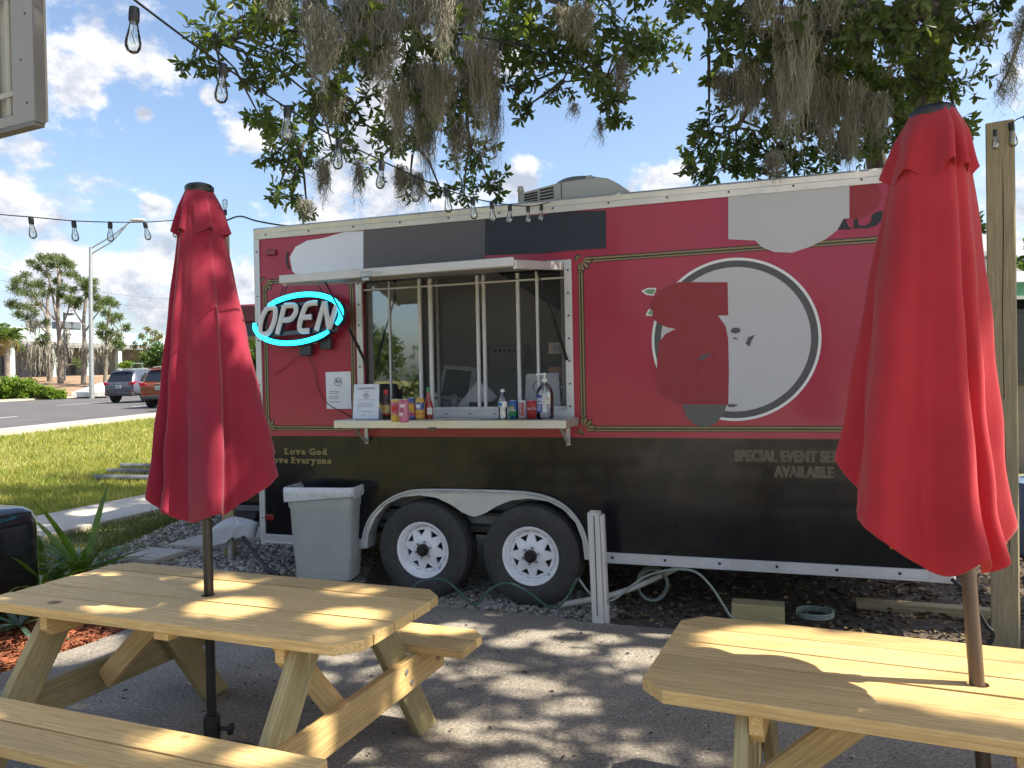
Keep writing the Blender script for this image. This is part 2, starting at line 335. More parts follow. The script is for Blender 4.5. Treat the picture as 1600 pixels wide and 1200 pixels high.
def grid_axis(a, b, fine0, fine1, fs, grow=1.25):
    o = [fine0]; 
    while o[-1] < fine1: o.append(o[-1] + fs)
    st = fs
    while o[-1] < b: st *= grow; o.append(o[-1] + st)
    st = fs
    while o[0] > a: st *= grow; o.insert(0, o[0] - st)
    return o
def ground():
    xs = grid_axis(-700, 700, -40, 8, .6); ys = grid_axis(-500, 1500, 2, 62, .8)
    V = [(x, y, H(x, y)) for y in ys for x in xs]; n = len(xs)
    F = [(j * n + i, j * n + i + 1, (j + 1) * n + i + 1, (j + 1) * n + i) for j in range(len(ys) - 1) for i in range(n - 1)]
    m = M('lawn_ground', (.14, .17, .04), .95, col2=(.35, .29, .12), scale=.9, bump=.02, bscale=30, detail=10, dirt=((.36, .28, .16), .35, .55, .7))
    tag(raw_mesh('ground', V, F, m, smooth=True), 'gently rising ground of lawn and bare earth', 'ground', kind='structure')
ground()
def sheet(name, poly, mat, off, step=.35, zf=None, drop=0, kind='structure', label=None, cat=None):
    bm = bmesh.new(); bm.faces.new([bm.verts.new((x, y, 0)) for x, y in poly])
    xs = [p[0] for p in poly]; ys = [p[1] for p in poly]
    for ax, lo, hi in ((0, min(xs), max(xs)), (1, min(ys), max(ys))):
        q = lo + step
        while q < hi:
            co = (q, 0, 0) if ax == 0 else (0, q, 0); no = (1, 0, 0) if ax == 0 else (0, 1, 0)
            bmesh.ops.bisect_plane(bm, geom=bm.verts[:] + bm.edges[:] + bm.faces[:], plane_co=co, plane_no=no); q += step
    zf = zf or H
    for v in bm.verts: v.co.z = zf(v.co.x, v.co.y) + off
    if drop:
        be = [e for e in bm.edges if e.is_boundary]; r = bmesh.ops.extrude_edge_only(bm, edges=be)
        for g in r['geom']:
            if isinstance(g, bmesh.types.BMVert): g.co.z -= drop
    bmesh.ops.recalc_face_normals(bm, faces=bm.faces[:])
    me = bpy.data.meshes.new(name); bm.to_mesh(me); bm.free(); me.materials.append(mat); o = bpy.data.objects.new(name, me); link(o)
    return tag(o, label, cat, kind=kind)
PATIO = [(-2.2, 6.1), (-.54, 5.5), (.2, 5.24), (.55, 5.06), (.95, 4.93), (2.9, 4.25), (7.6, 2.6), (16, 0), (16, -1.2), (-3.9, -1.2), (-3.35, 3.4), (-2.94, 4.42), (-2.57, 5.2)]
def patio_mat():
    m = bpy.data.materials.new('patio_concrete'); m.use_nodes = True; nt = m.node_tree; N = nt.nodes; L = nt.links; b = N['Principled BSDF']; b.inputs['Roughness'].default_value = .92; b.inputs['Specular IOR Level'].default_value = .2
    tc = N.new('ShaderNodeTexCoord')
    def nz(s, d, r=.6):
        n = N.new('ShaderNodeTexNoise'); L.new(tc.outputs['Object'], n.inputs['Vector']); n.inputs['Scale'].default_value = s; n.inputs['Detail'].default_value = d; n.inputs['Roughness'].default_value = r; return n.outputs['Fac']
    a = nz(1.3, 8); f = nz(60, 6, .75); g = nz(150, 3)
    cr = N.new('ShaderNodeValToRGB'); L.new(a, cr.inputs[0]); cr.color_ramp.elements[0].position = .32; cr.color_ramp.elements[1].position = .68
    cr.color_ramp.elements[0].color = (.27, .24, .20, 1); cr.color_ramp.elements[1].color = (.43, .385, .325, 1)
    c2 = N.new('ShaderNodeValToRGB'); L.new(f, c2.inputs[0]); c2.color_ramp.elements[0].position = .36; c2.color_ramp.elements[1].position = .66; c2.color_ramp.elements[0].color = (.45, .44, .43, 1); c2.color_ramp.elements[1].color = (1.2, 1.2, 1.2, 1)
    mx = N.new('ShaderNodeMix'); mx.data_type = 'RGBA'; mx.blend_type = 'MULTIPLY'; mx.inputs[0].default_value = 1; L.new(cr.outputs[0], mx.inputs[6]); L.new(c2.outputs[0], mx.inputs[7])
    vo = N.new('ShaderNodeTexVoronoi'); L.new(tc.outputs['Object'], vo.inputs['Vector']); vo.inputs['Scale'].default_value = 55
    sp = N.new('ShaderNodeSeparateColor'); L.new(vo.outputs['Color'], sp.inputs[0])
    gt = N.new('ShaderNodeMath'); gt.operation = 'GREATER_THAN'; L.new(sp.outputs[0], gt.inputs[0]); gt.inputs[1].default_value = .9
    lt = N.new('ShaderNodeMath'); lt.operation = 'LESS_THAN'; L.new(vo.outputs['Distance'], lt.inputs[0]); lt.inputs[1].default_value = .3
    mm = N.new('ShaderNodeMath'); mm.operation = 'MULTIPLY'; L.new(gt.outputs[0], mm.inputs[0]); L.new(lt.outputs[0], mm.inputs[1])
    x3 = N.new('ShaderNodeMix'); x3.data_type = 'RGBA'; L.new(mm.outputs[0], x3.inputs[0]); L.new(mx.outputs[2], x3.inputs[6]); x3.inputs[7].default_value = (.5, .48, .44, 1)
    L.new(x3.outputs[2], b.inputs['Base Color'])
    bp = N.new('ShaderNodeBump'); L.new(f, bp.inputs['Height']); bp.inputs['Distance'].default_value = .006; L.new(bp.outputs[0], b.inputs['Normal']); bp2 = N.new('ShaderNodeBump'); L.new(a, bp2.inputs['Height']); bp2.inputs['Distance'].default_value = .05; L.new(bp.outputs[0], bp2.inputs['Normal']); L.new(bp2.outputs[0], b.inputs['Normal'])
    return m
def _edge_pt(a, b, n, amp):
    r = random.Random(5); out = []
    for i in range(n):
        t = i / n; out.append((a[0] + (b[0] - a[0]) * t + r.uniform(-amp, amp), a[1] + (b[1] - a[1]) * t + r.uniform(-amp, amp)))
    return out
_poly = []
for i, p in enumerate(PATIO):
    q = PATIO[(i + 1) % len(PATIO)]; _poly += _edge_pt(p, q, 9, .012) if i not in (5, 6, 7, 8) else [p]
sheet('patio', _poly, patio_mat(), 0, .8, zf=lambda x, y: 0, drop=.06, label='grey sandy concrete patio dappled with sunlight', cat='patio')
GRAVEL = [(-2.57, 5.25), (-3.2, 5.62), (-3.65, 6.1), (-3.66, 8.4), (-3.0, 9.3), (0, 9.6), (7.6, 9.3), (7.6, 2.62), (2.9, 4.25), (.95, 4.93), (-.54, 5.5), (-2.2, 6.1)]
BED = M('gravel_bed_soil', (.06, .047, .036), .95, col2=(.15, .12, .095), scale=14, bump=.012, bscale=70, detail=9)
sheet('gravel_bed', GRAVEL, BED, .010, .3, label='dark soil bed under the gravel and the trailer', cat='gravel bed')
MULCH = [(-2.94, 4.42), (-2.58, 5.2), (-3.2, 5.6), (-4.5, 5.6), (-4.9, 2.6), (-3.55, 2.4), (-3.35, 3.4)]
sheet('mulch_bed', MULCH, M('mulch_soil', (.16, .05, .025), .95, col2=(.30, .10, .045), scale=12, bump=.02, bscale=40), .012, .3, label='red mulch bed beside the patio', cat='mulch bed')

sheet('bounce_ground', [(-3.9, -1.25), (16, -1.25), (22, -30), (-12, -30)], M('bounce_sand', (.50, .46, .39), .95, var=.12, scale=1.2, bump=.008, bscale=50), .004, 2.0, zf=lambda x, y: 0, drop=.06, label='pale unseen ground added behind the patio to bounce light', cat='bounce ground')  # unseen pale ground added to throw sunlight back onto the trailer side
sheet('mulch_bank', [road_pt(s_, t_) for s_, t_ in ((20, 23), (52, 23), (84, 26), (84, 62), (54, 77), (24, 62))], M('brown_bank', (.20, .125, .075), .95, col2=(.34, .23, .14), scale=.6, bump=.03, bscale=6), .05, 3.0, label='brown mulched bank under the pines', cat='bank')
# road, kerbs, markings, pavements
ASPH = M('asphalt', (.075, .072, .075), .9, col2=(.11, .104, .107), scale=.8, bump=.004, bscale=80, detail=10)
CONC = M('pale_concrete', (.36, .33, .28), .9, col2=(.46, .42, .36), scale=1.5, bump=.003, bscale=60, detail=9, dirt=((.3, .26, .21), 2.5, .58, .5))
PAVW = M('road_paint', (.7, .7, .68), .7, var=.08)
def strip_rd(name, t0, t1, s0, s1, dz, mat, drop=0, n=60, **k):
    mb = MB(); ss = [s0 + (s1 - s0) * (i / n) ** 1.6 for i in range(n + 1)]; A = []; B = []
    for s in ss:
        z = Hroad(s) + dz; A.append((*road_pt(s, t0), z)); B.append((*road_pt(s, t1), z))
    mb.strip(A, B)
    if drop:
        mb.strip([(x, y, z - drop) for x, y, z in A], A); mb.strip(B, [(x, y, z - drop) for x, y, z in B])
    return tag(mb.build(name, mat, fix=True), k.get('label'), k.get('cat'), kind=k.get('kind', 'structure'))
strip_rd('road', -.1, 21.3, -30, 420, 0, ASPH, .25, label='grey asphalt road running past the lot', cat='road')
strip_rd('kerb', -1.0, -.1, -30, 420, .10, CONC, .3, label='pale concrete kerb along the near side of the road', cat='kerb')
strip_rd('kerb', 21, 22.2, -30, 420, .10, CONC, .3, label='pale concrete kerb along the far side of the road', cat='kerb')
for t, ss in ((5.6, range(-24, 200, 12)), (11.5, range(-21, 200, 12))):
    for s in ss:
        strip_rd('lane_marking', t, t + .14, s, s + 5.2, .006, PAVW, n=2, label='white broken lane line painted on the road', cat='lane line')
strip_rd('lane_marking', 20.5, 20.65, -30, 300, .006, M('yellow_paint', (.6, .42, .08), .7), n=20, label='thin yellow edge line along the far kerb', cat='edge line')
# the footpath: slabs with joints between them
FP0 = Vector((-4.62, 9.0)); FPD = Vector((.285, .9585)); FPN = Vector((-.9585, .285))
sw = empty('footpath', (FP0.x, FP0.y, 0)); sw['kind'] = 'structure'; tag(sw, 'pale concrete footpath slabs crossing the grass', 'footpath')
for i in range(-5, 14):
    mb = MB(); a0 = i * 1.75 + .85; a1 = a0 + 1.735; A = []; B = []
    for k in range(5):
        a = a0 + (a1 - a0) * k / 4
        p = FP0 + FPD * a; q = FP0 + FPD * a + FPN * 1.08; z = H(p.x, p.y); z2 = max(H(q.x, q.y), z) 
        A.append((p.x - FP0.x, p.y - FP0.y, z + .055)); B.append((q.x - FP0.x, q.y - FP0.y, z2 + .055))
    mb.strip(A, B); mb.strip([(x, y, z - .12) for x, y, z in A], A); mb.strip(B, [(x, y, z - .12) for x, y, z in B])
    mb.add([A[0], B[0], (B[0][0], B[0][1], B[0][2] - .1), (A[0][0], A[0][1], A[0][2] - .1)], [(0, 1, 2, 3)])
    mb.build('slab', CONC, sw)

# ------------------------------------------------------------------ the food trailer
TA = 0.32511; TO = Vector((-2.0696, 6.2741, 0)); TL = 5.0; VT = 2.878; VB = .333; VK = 1.199
def TW(u, off, v): return Vector((TO.x + u * math.cos(TA) - off * math.sin(TA), TO.y - u * math.sin(TA) - off * math.cos(TA), v))
tr = empty('food_trailer', TO, -TA, 'long red and black food trailer with an open serving window', 'food trailer')
def WX0(u):   # top edge of the wheel opening
    pts = [(.985, .345), (1.0, .45), (1.06, .575), (1.16, .68), (1.29, .74), (1.44, .76), (1.58, .745), (1.70, .695), (1.79, .64), (1.875, .612), (1.96, .64), (2.05, .695), (2.17, .745), (2.31, .762), (2.45, .745), (2.56, .69), (2.645, .6), (2.69, .48), (2.705, .345)]
    if u <= pts[0][0] or u >= pts[-1][0]: return VB
    for (a, b), (c, d) in zip(pts, pts[1:]):
        if a <= u <= c: return b + (d - b) * (u - a) / (c - a)
def trailer_shell():
    WU0, WU1, WV0, WV1 = .965, 2.60, 1.375, 2.415
    y0 = 0.0; T = .05
    def panel(mb, u0, u1, v0, v1): mb.box(((u0 + u1) / 2, T / 2, (v0 + v1) / 2), (u1 - u0, T, v1 - v0))
    mb = MB()
    # one skin with the window hole in it (front and back faces plus reveals)
    for y in (0, T):
        q = [(0, y, VK), (TL, y, VK), (TL, y, VT - .03), (0, y, VT - .03), (WU0, y, WV0), (WU1, y, WV0), (WU1, y, WV1), (WU0, y, WV1)]
        mb.add(q, [(0, 1, 5, 4), (1, 2, 6, 5), (2, 3, 7, 6), (3, 0, 4, 7)])
    for (a, b, c, d) in ((WU0, WV0, WU1, WV0), (WU1, WV0, WU1, WV1), (WU1, WV1, WU0, WV1), (WU0, WV1, WU0, WV0)):
        mb.add([(a, 0, b), (c, 0, d), (c, T, d), (a, T, b)], [(0, 1, 2, 3)])
    mb.build('side_panel', REDP, tr, fix=False)
    us = sorted(set([0, .5, .92] + [.95 + i * .02 for i in range(90)] + [2.8, 3.4, 4, 4.5, TL]))
    mb = MB(); mb.strip([(u, 0, WX0(u)) for u in us], [(u, 0, VK) for u in us]); mb.strip([(u, T, WX0(u)) for u in us], [(u, T, VK) for u in us])
    mb.build('lower_panel', BLKP, tr, fix=False)
    # other walls, roof, floor, wheel boxes
    mb = MB(); mb.box((TL / 2, 2.35, (VK + VT) / 2 - .02), (TL - .01, .05, VT - VK - .05)); mb.box((.025, 1.2, (VK + VT) / 2 - .02), (.05, 2.24, VT - VK - .05)); mb.box((TL - .025, 1.2, (VK + VT) / 2 - .02), (.05, 2.24, VT - VK - .05)); mb.build('rear_walls', REDP, tr)
    mb = MB(); mb.box((TL / 2, 2.35, (VB + VK) / 2), (TL - .012, .046, VK - VB)); mb.box((.025, 1.2, (VB + VK) / 2), (.046, 2.24, VK - VB)); mb.box((TL - .025, 1.2, (VB + VK) / 2), (.046, 2.24, VK - VB)); mb.build('rear_lower_walls', BLKP, tr)
    INW = M('kitchen_wall', (.74, .74, .73), .6, var=.05)
    mb = MB(); mb.box((TL / 2, 1.2, VT - .02), (TL + .0, 2.4, .03)); mb.build('roof', M('white_roof', (.6, .6, .58), .5), tr)
    mb = MB(); mb.box((TL / 2, 1.2, .50), (TL - .12, 2.24, .04)); mb.box((TL / 2, .52, .42), (TL - .1, .06, .10)); mb.box((TL / 2, 1.8, .42), (TL - .1, .06, .10)); mb.build('floor_frame', BLACK, tr)
    mb = MB(); mb.box((1.86, .36, .62), (1.9, .60, .02)); mb.box((.90, .36, .55), (.02, .60, .36)); mb.box((2.80, .36, .55), (.02, .60, .36)); mb.box((1.86, .665, .5), (1.9, .015, .3)); mb.build('wheel_box', BLACK, tr)
    for x0, x1, y, nm in ((.06, TL - .06, 2.30, 'inner_wall'),):
        mb = MB(); mb.box((TL / 2, y, 1.7), (TL - .2, .02, 2.25)); mb.box((.08, 1.2, 1.7), (.02, 2.1, 2.25)); mb.box((TL - .08, 1.2, 1.7), (.02, 2.1, 2.25)); mb.box((TL / 2, 1.2, 2.80), (TL - .2, 2.1, .02)); mb.build(nm, INW, tr)
    # edge trims
    mb = MB(); mb.prism([(-.014, VT - .085), (-.020, VT - .045), (-.014, VT - .04), (-.022, VT - .006), (-.010, VT + .008), (.06, VT + .012), (.06, VT - .085)], 0.0, TL, plane='yz'); mb.build('roof_trim', ALU, tr)
    mb = MB(); mb.prism([(0, -.012), (.046, -.012), (.046, .0), (0, .0)][::-1], VB - .02, VT - .086, plane='xy'); mb.box((.0, .03, (VB + VT) / 2 - .04), (.012, .085, VT - VB - .1)); mb.build('corner_trim', ALU, tr)
    mb = MB(); mb.box((TL - .035, -.006, (VB + VT) / 2 - .04), (.07, .014, VT - VB - .1)); mb.build('corner_trim', ALU, tr, bevel=.004)
    for a, b in ((.047, .955), (2.74, TL - .072)):
        mb = MB(); mb.box(((a + b) / 2, -.007, VB + .03), (b - a, .014, .075)); mb.box(((a + b) / 2, -.010, VB + .002), (b - a, .018, .018)); mb.build('bottom_rail', ALU, tr, bevel=.003)
    # rounded corner cap at the lower right
    cap = [(TL - .14, -.018), (TL - .02, -.018), (TL + .0, -.012), (TL + .012, .01), (TL + .012, .2), (TL - .14, .2)]
    mb = MB(); mb.prism(cap, VB - .012, VB + .095, plane='xy'); mb.build('corner_cap', ALU, tr, bevel=.006)
    mb = MB()
    for i in range(13):
        u = .12 + i * .4; mb.box((u, -.021, VT - .055), (.012, .006, .012))
    for i in range(6): mb.box((TL - .3 - i * .36, -.017, VB + .035), (.016, .006, .016))
    for i in range(7): mb.box((.023, -.014, VB + .2 + i * .36), (.010, .006, .010))
    mb.build('screw', BLACK, tr, kind='stuff')
    # window frame and counter-height sill
    mb = MB(); w = .052
    for a, b, c, d in ((.925, .925 + w, 1.345, 2.455), (2.592, 2.645, 1.345, 2.455), (.925 + w, 2.592, 2.405, 2.455), (.925 + w, 2.592, 1.345, 1.395)):
        mb.box(((a + b) / 2, -.006, (c + d) / 2), (b - a, .022, d - c))
    mb.build('window_frame', ALUM2, tr, bevel=.003)
    mb = MB()
    for i in range(7):
        for u in (.951, 2.62): mb.box((u, -.019, 1.42 + i * .16), (.012, .005, .012))
    for i in range(8): mb.box((1.1 + i * .19, -.019, 1.37), (.010, .005, .010))
    mb.build('screw', BLACK, tr, kind='stuff')
    MULL = M('mullion_white', (.62, .63, .65), .5, var=.05)
    # sliding window: mullions, sills, panes
    mb = MB(); mb.box((1.78, .05, 1.405), (1.62, .05, .03)); mb.build('window_sill', ALUM2, tr, bevel=.003)
    mb = MB(); mb.box((1.78, .035, 2.335), (1.62, .03, .013)); mb.build('transom', MULL, tr, bevel=.003)
    for u, wd, y, mt in ((1.015, .06, .06, M('dark_mullion', (.12, .12, .125), .5)), (1.185, .014, .045, ALUM2), (1.447, .026, .03, ALUM2), (1.528, .034, .05, ALUM2), (1.575, .03, .075, MT['dark_mullion']), (1.918, .026, .03, ALUM2), (1.962, .026, .045, ALUM2), (2.223, .03, .06, ALUM2), (2.378, .022, .03, ALUM2), (2.565, .045, .06, MT['dark_mullion'])):
        mb = MB(); mb.box((u, y, 1.9), (wd * .82, .03, .985)); mb.build('mullion', MULL if mt is ALUM2 else mt, tr, bevel=.003)
    for a, b, y in ((1.03, 1.44, .048), (1.46, 1.515, .062), (1.60, 1.905, .082), (1.975, 2.21, .062), (2.24, 2.545, .055)):
        mb = MB(); mb.box(((a + b) / 2, y, 1.9), (b - a, .005, .97)); mb.build('pane', GLASS if a < 1.2 else SCREEN, tr)
    # serving counter on two brackets
    ct = MB(); ct.box((1.805, -.195, 1.316), (1.745, .375, .058)); ct = ct.build('serving_counter', M('counter_aluminium', (.62, .61, .58), .32, .55, var=.08, scale=4, stretch=(.4, 6, 1), dirt=((.3, .27, .23), 9, .6, .4)), tr, bevel=.004)
    for u in (.995, 2.60):
        mb = MB(); mb.box((u, -.012, 1.215), (.028, .02, .14)); mb.bar((u, -.02, 1.16), (u, -.22, 1.285), .018, .018); mb.build('bracket', ALU, ct)
    mb = MB(); mb.box((1.72, -.386, 1.285), (.055, .012, .022)); mb.build('latch', M('dull_latch', (.12, .10, .09), .5, .5), ct)
    # awning flap
    AW = MB(); a0, a1 = .82, 2.50; y0_, y1_ = -.80, -.02; z0, z1 = 2.303, 2.40
    aw = MB(); aw.add([(a0 + .05, y0_, z0 + .03), (a1, y0_, z0 + .03), (a1 + .09, y1_, z1 + .02), (a0 + .17, y1_, z1 + .02), (a0 + .05, y0_, z0 + .005), (a1, y0_, z0 + .005), (a1 + .09, y1_, z1 - .005), (a0 + .17, y1_, z1 - .005)], [(0, 1, 2, 3), (7, 6, 5, 4), (0, 4, 5, 1), (1, 5, 6, 2), (2, 6, 7, 3), (3, 7, 4, 0)])
    aw = aw.build('awning', M('awning_skin', (.36, .34, .33), .5, .2, var=.1), tr)
    mb = MB(); mb.box(((a0 + a1) / 2, y0_ - .014, z0 + .012), (a1 - a0, .026, .056)); mb.build('front_rail', ALUM2, aw, bevel=.004, rot=(0, -.006, 0), loc=(0, 0, .01))
    mb = MB(); mb.bar((a1 - .012, y0_ - .01, z0 + .02), (a1 + .078, y1_, z1 + .01), .026, .056); mb.build('side_rail', ALUM2, aw, bevel=.004)
    mb = MB(); mb.bar((a0 + .012, y0_ - .01, z0 + .01), (a0 + .18, y1_, z1 + .01), .026, .052); mb.build('side_rail', ALUM2, aw, bevel=.004)
    mb = MB(); mb.box((1.475, y0_ - .03, z0 + .02), (.085, .014, .034)); mb.box((1.475, y0_ - .032, z0 - .012), (.05, .02, .022)); mb.build('latch', STEEL, aw, bevel=.003)
    vs, fs = text_geo('KEEN', .024, 0, 1.1); mb = MB(); mb.add([(1.565 + x, y0_ - .0285, z0 + .015 + y) for x, y in vs], fs); mb.build('stamp', PRINTG, aw, fix=False)
    for u, uu in ((1.0, .93), (2.585, 2.50)):
        mb = MB(); mb.tube([(u + .02, -.03, 1.75), (u - .01, -.23, 2.02)], .011, 8); mb.tube([(u - .01, -.23, 2.02), (uu + .03, -.5, 2.345)], .006, 8); mb.build('gas_strut', BLACK, aw, smooth=40)
    # fender round both wheels
    us = [.985 + i * (1.72 / 90) for i in range(91)]
    def outer(u):
        c = [(.945, .345), (.96, .45), (1.01, .56), (1.10, .66), (1.21, .735), (1.33, .78), (1.45, .800), (1.8, .808), (2.2, .808), (2.33, .800), (2.45, .775), (2.55, .73), (2.63, .66), (2.69, .57), (2.725, .46), (2.742, .345)]
        return c
    oc = smooth([(a, 0, b) for a, b in outer(0)], 6); ic = smooth([(a, 0, WX0(a + 1e-4)) for a in (.985, 1.0, 1.06, 1.16, 1.29, 1.44, 1.58, 1.70, 1.79, 1.875, 1.96, 2.05, 2.17, 2.31, 2.45, 2.56, 2.645, 2.69, 2.7049)], 5)
    n = 91
    def resamp(c):
        d = [0]; 
        for a, b in zip(c, c[1:]): d.append(d[-1] + (b - a).length)
        out = []
        for i in range(n):
            t = d[-1] * i / (n - 1); k = 0
            while k < len(d) - 2 and d[k + 1] < t: k += 1
            out.append(c[k].lerp(c[k + 1], (t - d[k]) / max(1e-9, d[k + 1] - d[k])))
        return out
    O = resamp(oc); I = [None] * n
    for i in range(n):   # nearest inner point by matching u
        u = .985 + (2.7049 - .985) * (O[i].x - O[0].x) / (O[-1].x - O[0].x); I[i] = Vector((u, 0, WX0(u)))
    fe = MB(); f = lambda P, y: [(p.x, y, p.z) for p in P]
    fe.strip(f(O, -.028), f(I, -.028)); fe.strip(f(O, 0), f(O, -.028)); fe.strip(f(I, -.028), f(I, .10)); fe = fe.build('fender', ALU, tr, fix=False)
    mb = MB(); mb.tube([(p.x, -.03, p.z) for p in O], .010, 6); mb.tube([(p.x + (I[i].x - p.x) * .16, -.029, p.z - .020) for i, p in enumerate(O) if 14 < i < 76], .006, 6); mb.build('fender_lip', ALU, fe, smooth=60)
    # wheels
    for i, u in enumerate((1.455, 2.305)):
        zc = .345; R0 = .366
        Mx = Matrix.Translation((u, -.005, zc)) @ Matrix.Rotation(R_(90), 4, 'X')   # local +z -> world -y (towards the viewer)
        prof = [(.20, -.20), (.27, -.215), (.34, -.20), (.364, -.17), (R0, -.10), (R0, .0), (.360, .02), (.340, .034), (.30, .043), (.262, .040), (.226, .030), (.212, .018), (.205, -.02)]
        wh = MB(); wh.lathe(prof, 56, M4=Mx, cap=False)
        for k in range(56):   # tread blocks
            a = 2 * math.pi * k / 56
            for zz in (-.15, -.10, -.05): wh.box(Mx @ Vector((math.cos(a) * R0, math.sin(a) * R0, zz)), (.03, .034, .01), (Mx.to_3x3() @ Matrix.Rotation(a, 3, 'Z')) @ Matrix.Rotation(R_(90), 3, 'Y'))
        wh = wh.build('wheel', RUB, tr, smooth=35)
        rim = MB(); rim.lathe([(.206, .010), (.214, .022), (.209, .028), (.196, .022), (.188, .006), (.183, -.03), (.176, -.036), (.172, -.030)], 48, M4=Mx, cap=False)
        def P(r, a, z): return Mx @ Vector((r * math.cos(a), r * math.sin(a), z))
        for k in range(8):
            c = 2 * math.pi * k / 8 + .2 + i; h = math.pi / 8
            vs = [P(.082, c - h, -.004), P(.082, c + h, -.004), P(.172, c + h, -.030), P(.172, c, -.030), P(.172, c - h, -.030), P(.103, c, -.008), P(.152, c - .245, -.022), P(.152, c + .245, -.022)]
            fs = [(0, 1, 5), (0, 5, 6, 4), (5, 1, 2, 7), (4, 6, 7, 3), (3, 7, 2)]
            rim.add(vs, fs)
            rim.add([vs[5], vs[6], vs[7], P(.103, c, -.03), P(.152, c - .245, -.045), P(.152, c + .245, -.045)], [(0, 1, 4, 3), (1, 2, 5, 4), (2, 0, 3, 5)])
        rim.lathe([(.082, -.004), (.078, .004), (.070, .006), (.044, .006)], 32, M4=Mx, cap=False)
        rim = rim.build('rim', WHITEP, wh, smooth=30)
        mb = MB(); mb.lathe([(.185, -.06), (.001, -.06)], 24, M4=Mx, cap=False); mb.build('brake_drum', BLACK, wh)
        mb = MB(); mb.lathe([(.046, .0), (.046, .03), (.043, .034), (.030, .036), (.029, .062), (.025, .066), (.001, .066)], 24, M4=Mx); mb.build('hub', M('greasy_hub', (.03, .029, .028), .45, .4), wh, smooth=35)
        for k in range(6):
            mb = MB(); mb.lathe([(.010, .0), (.010, .016), (.007, .020), (.001, .020)], 6, M4=Mx @ Matrix.Rotation(k * math.pi / 3 + .3, 4, 'Z') @ Matrix.Translation((.061, 0, .004))); mb.build('lug_nut', STEEL, wh)
        mb = MB(); mb.lathe([(.004, -.03), (.004, .012), (.001, .013)], 8, M4=Mx @ Matrix.Translation((.13, -.13, 0))); mb.build('valve', BLACK, wh)
    # marker lamps
    mb = MB(); mb.box((.09, -.012, .537), (.085, .024, .045)); mb.build('marker_lamp', M('red_lens', (.22, .012, .015), .2, coat=.4), tr, bevel=.006)
    mb = MB(); mb.box((.161, -.014, 2.678), (.085, .03, .045)); mb.build('marker_lamp', MT['red_lens'], tr, bevel=.006)
    mb = MB(); mb.box((4.70, -.012, .537), (.11, .024, .04)); mb.build('marker_lamp', M('amber_lens', (.62, .19, .02), .25, coat=.4), tr, bevel=.006)
trailer_shell()

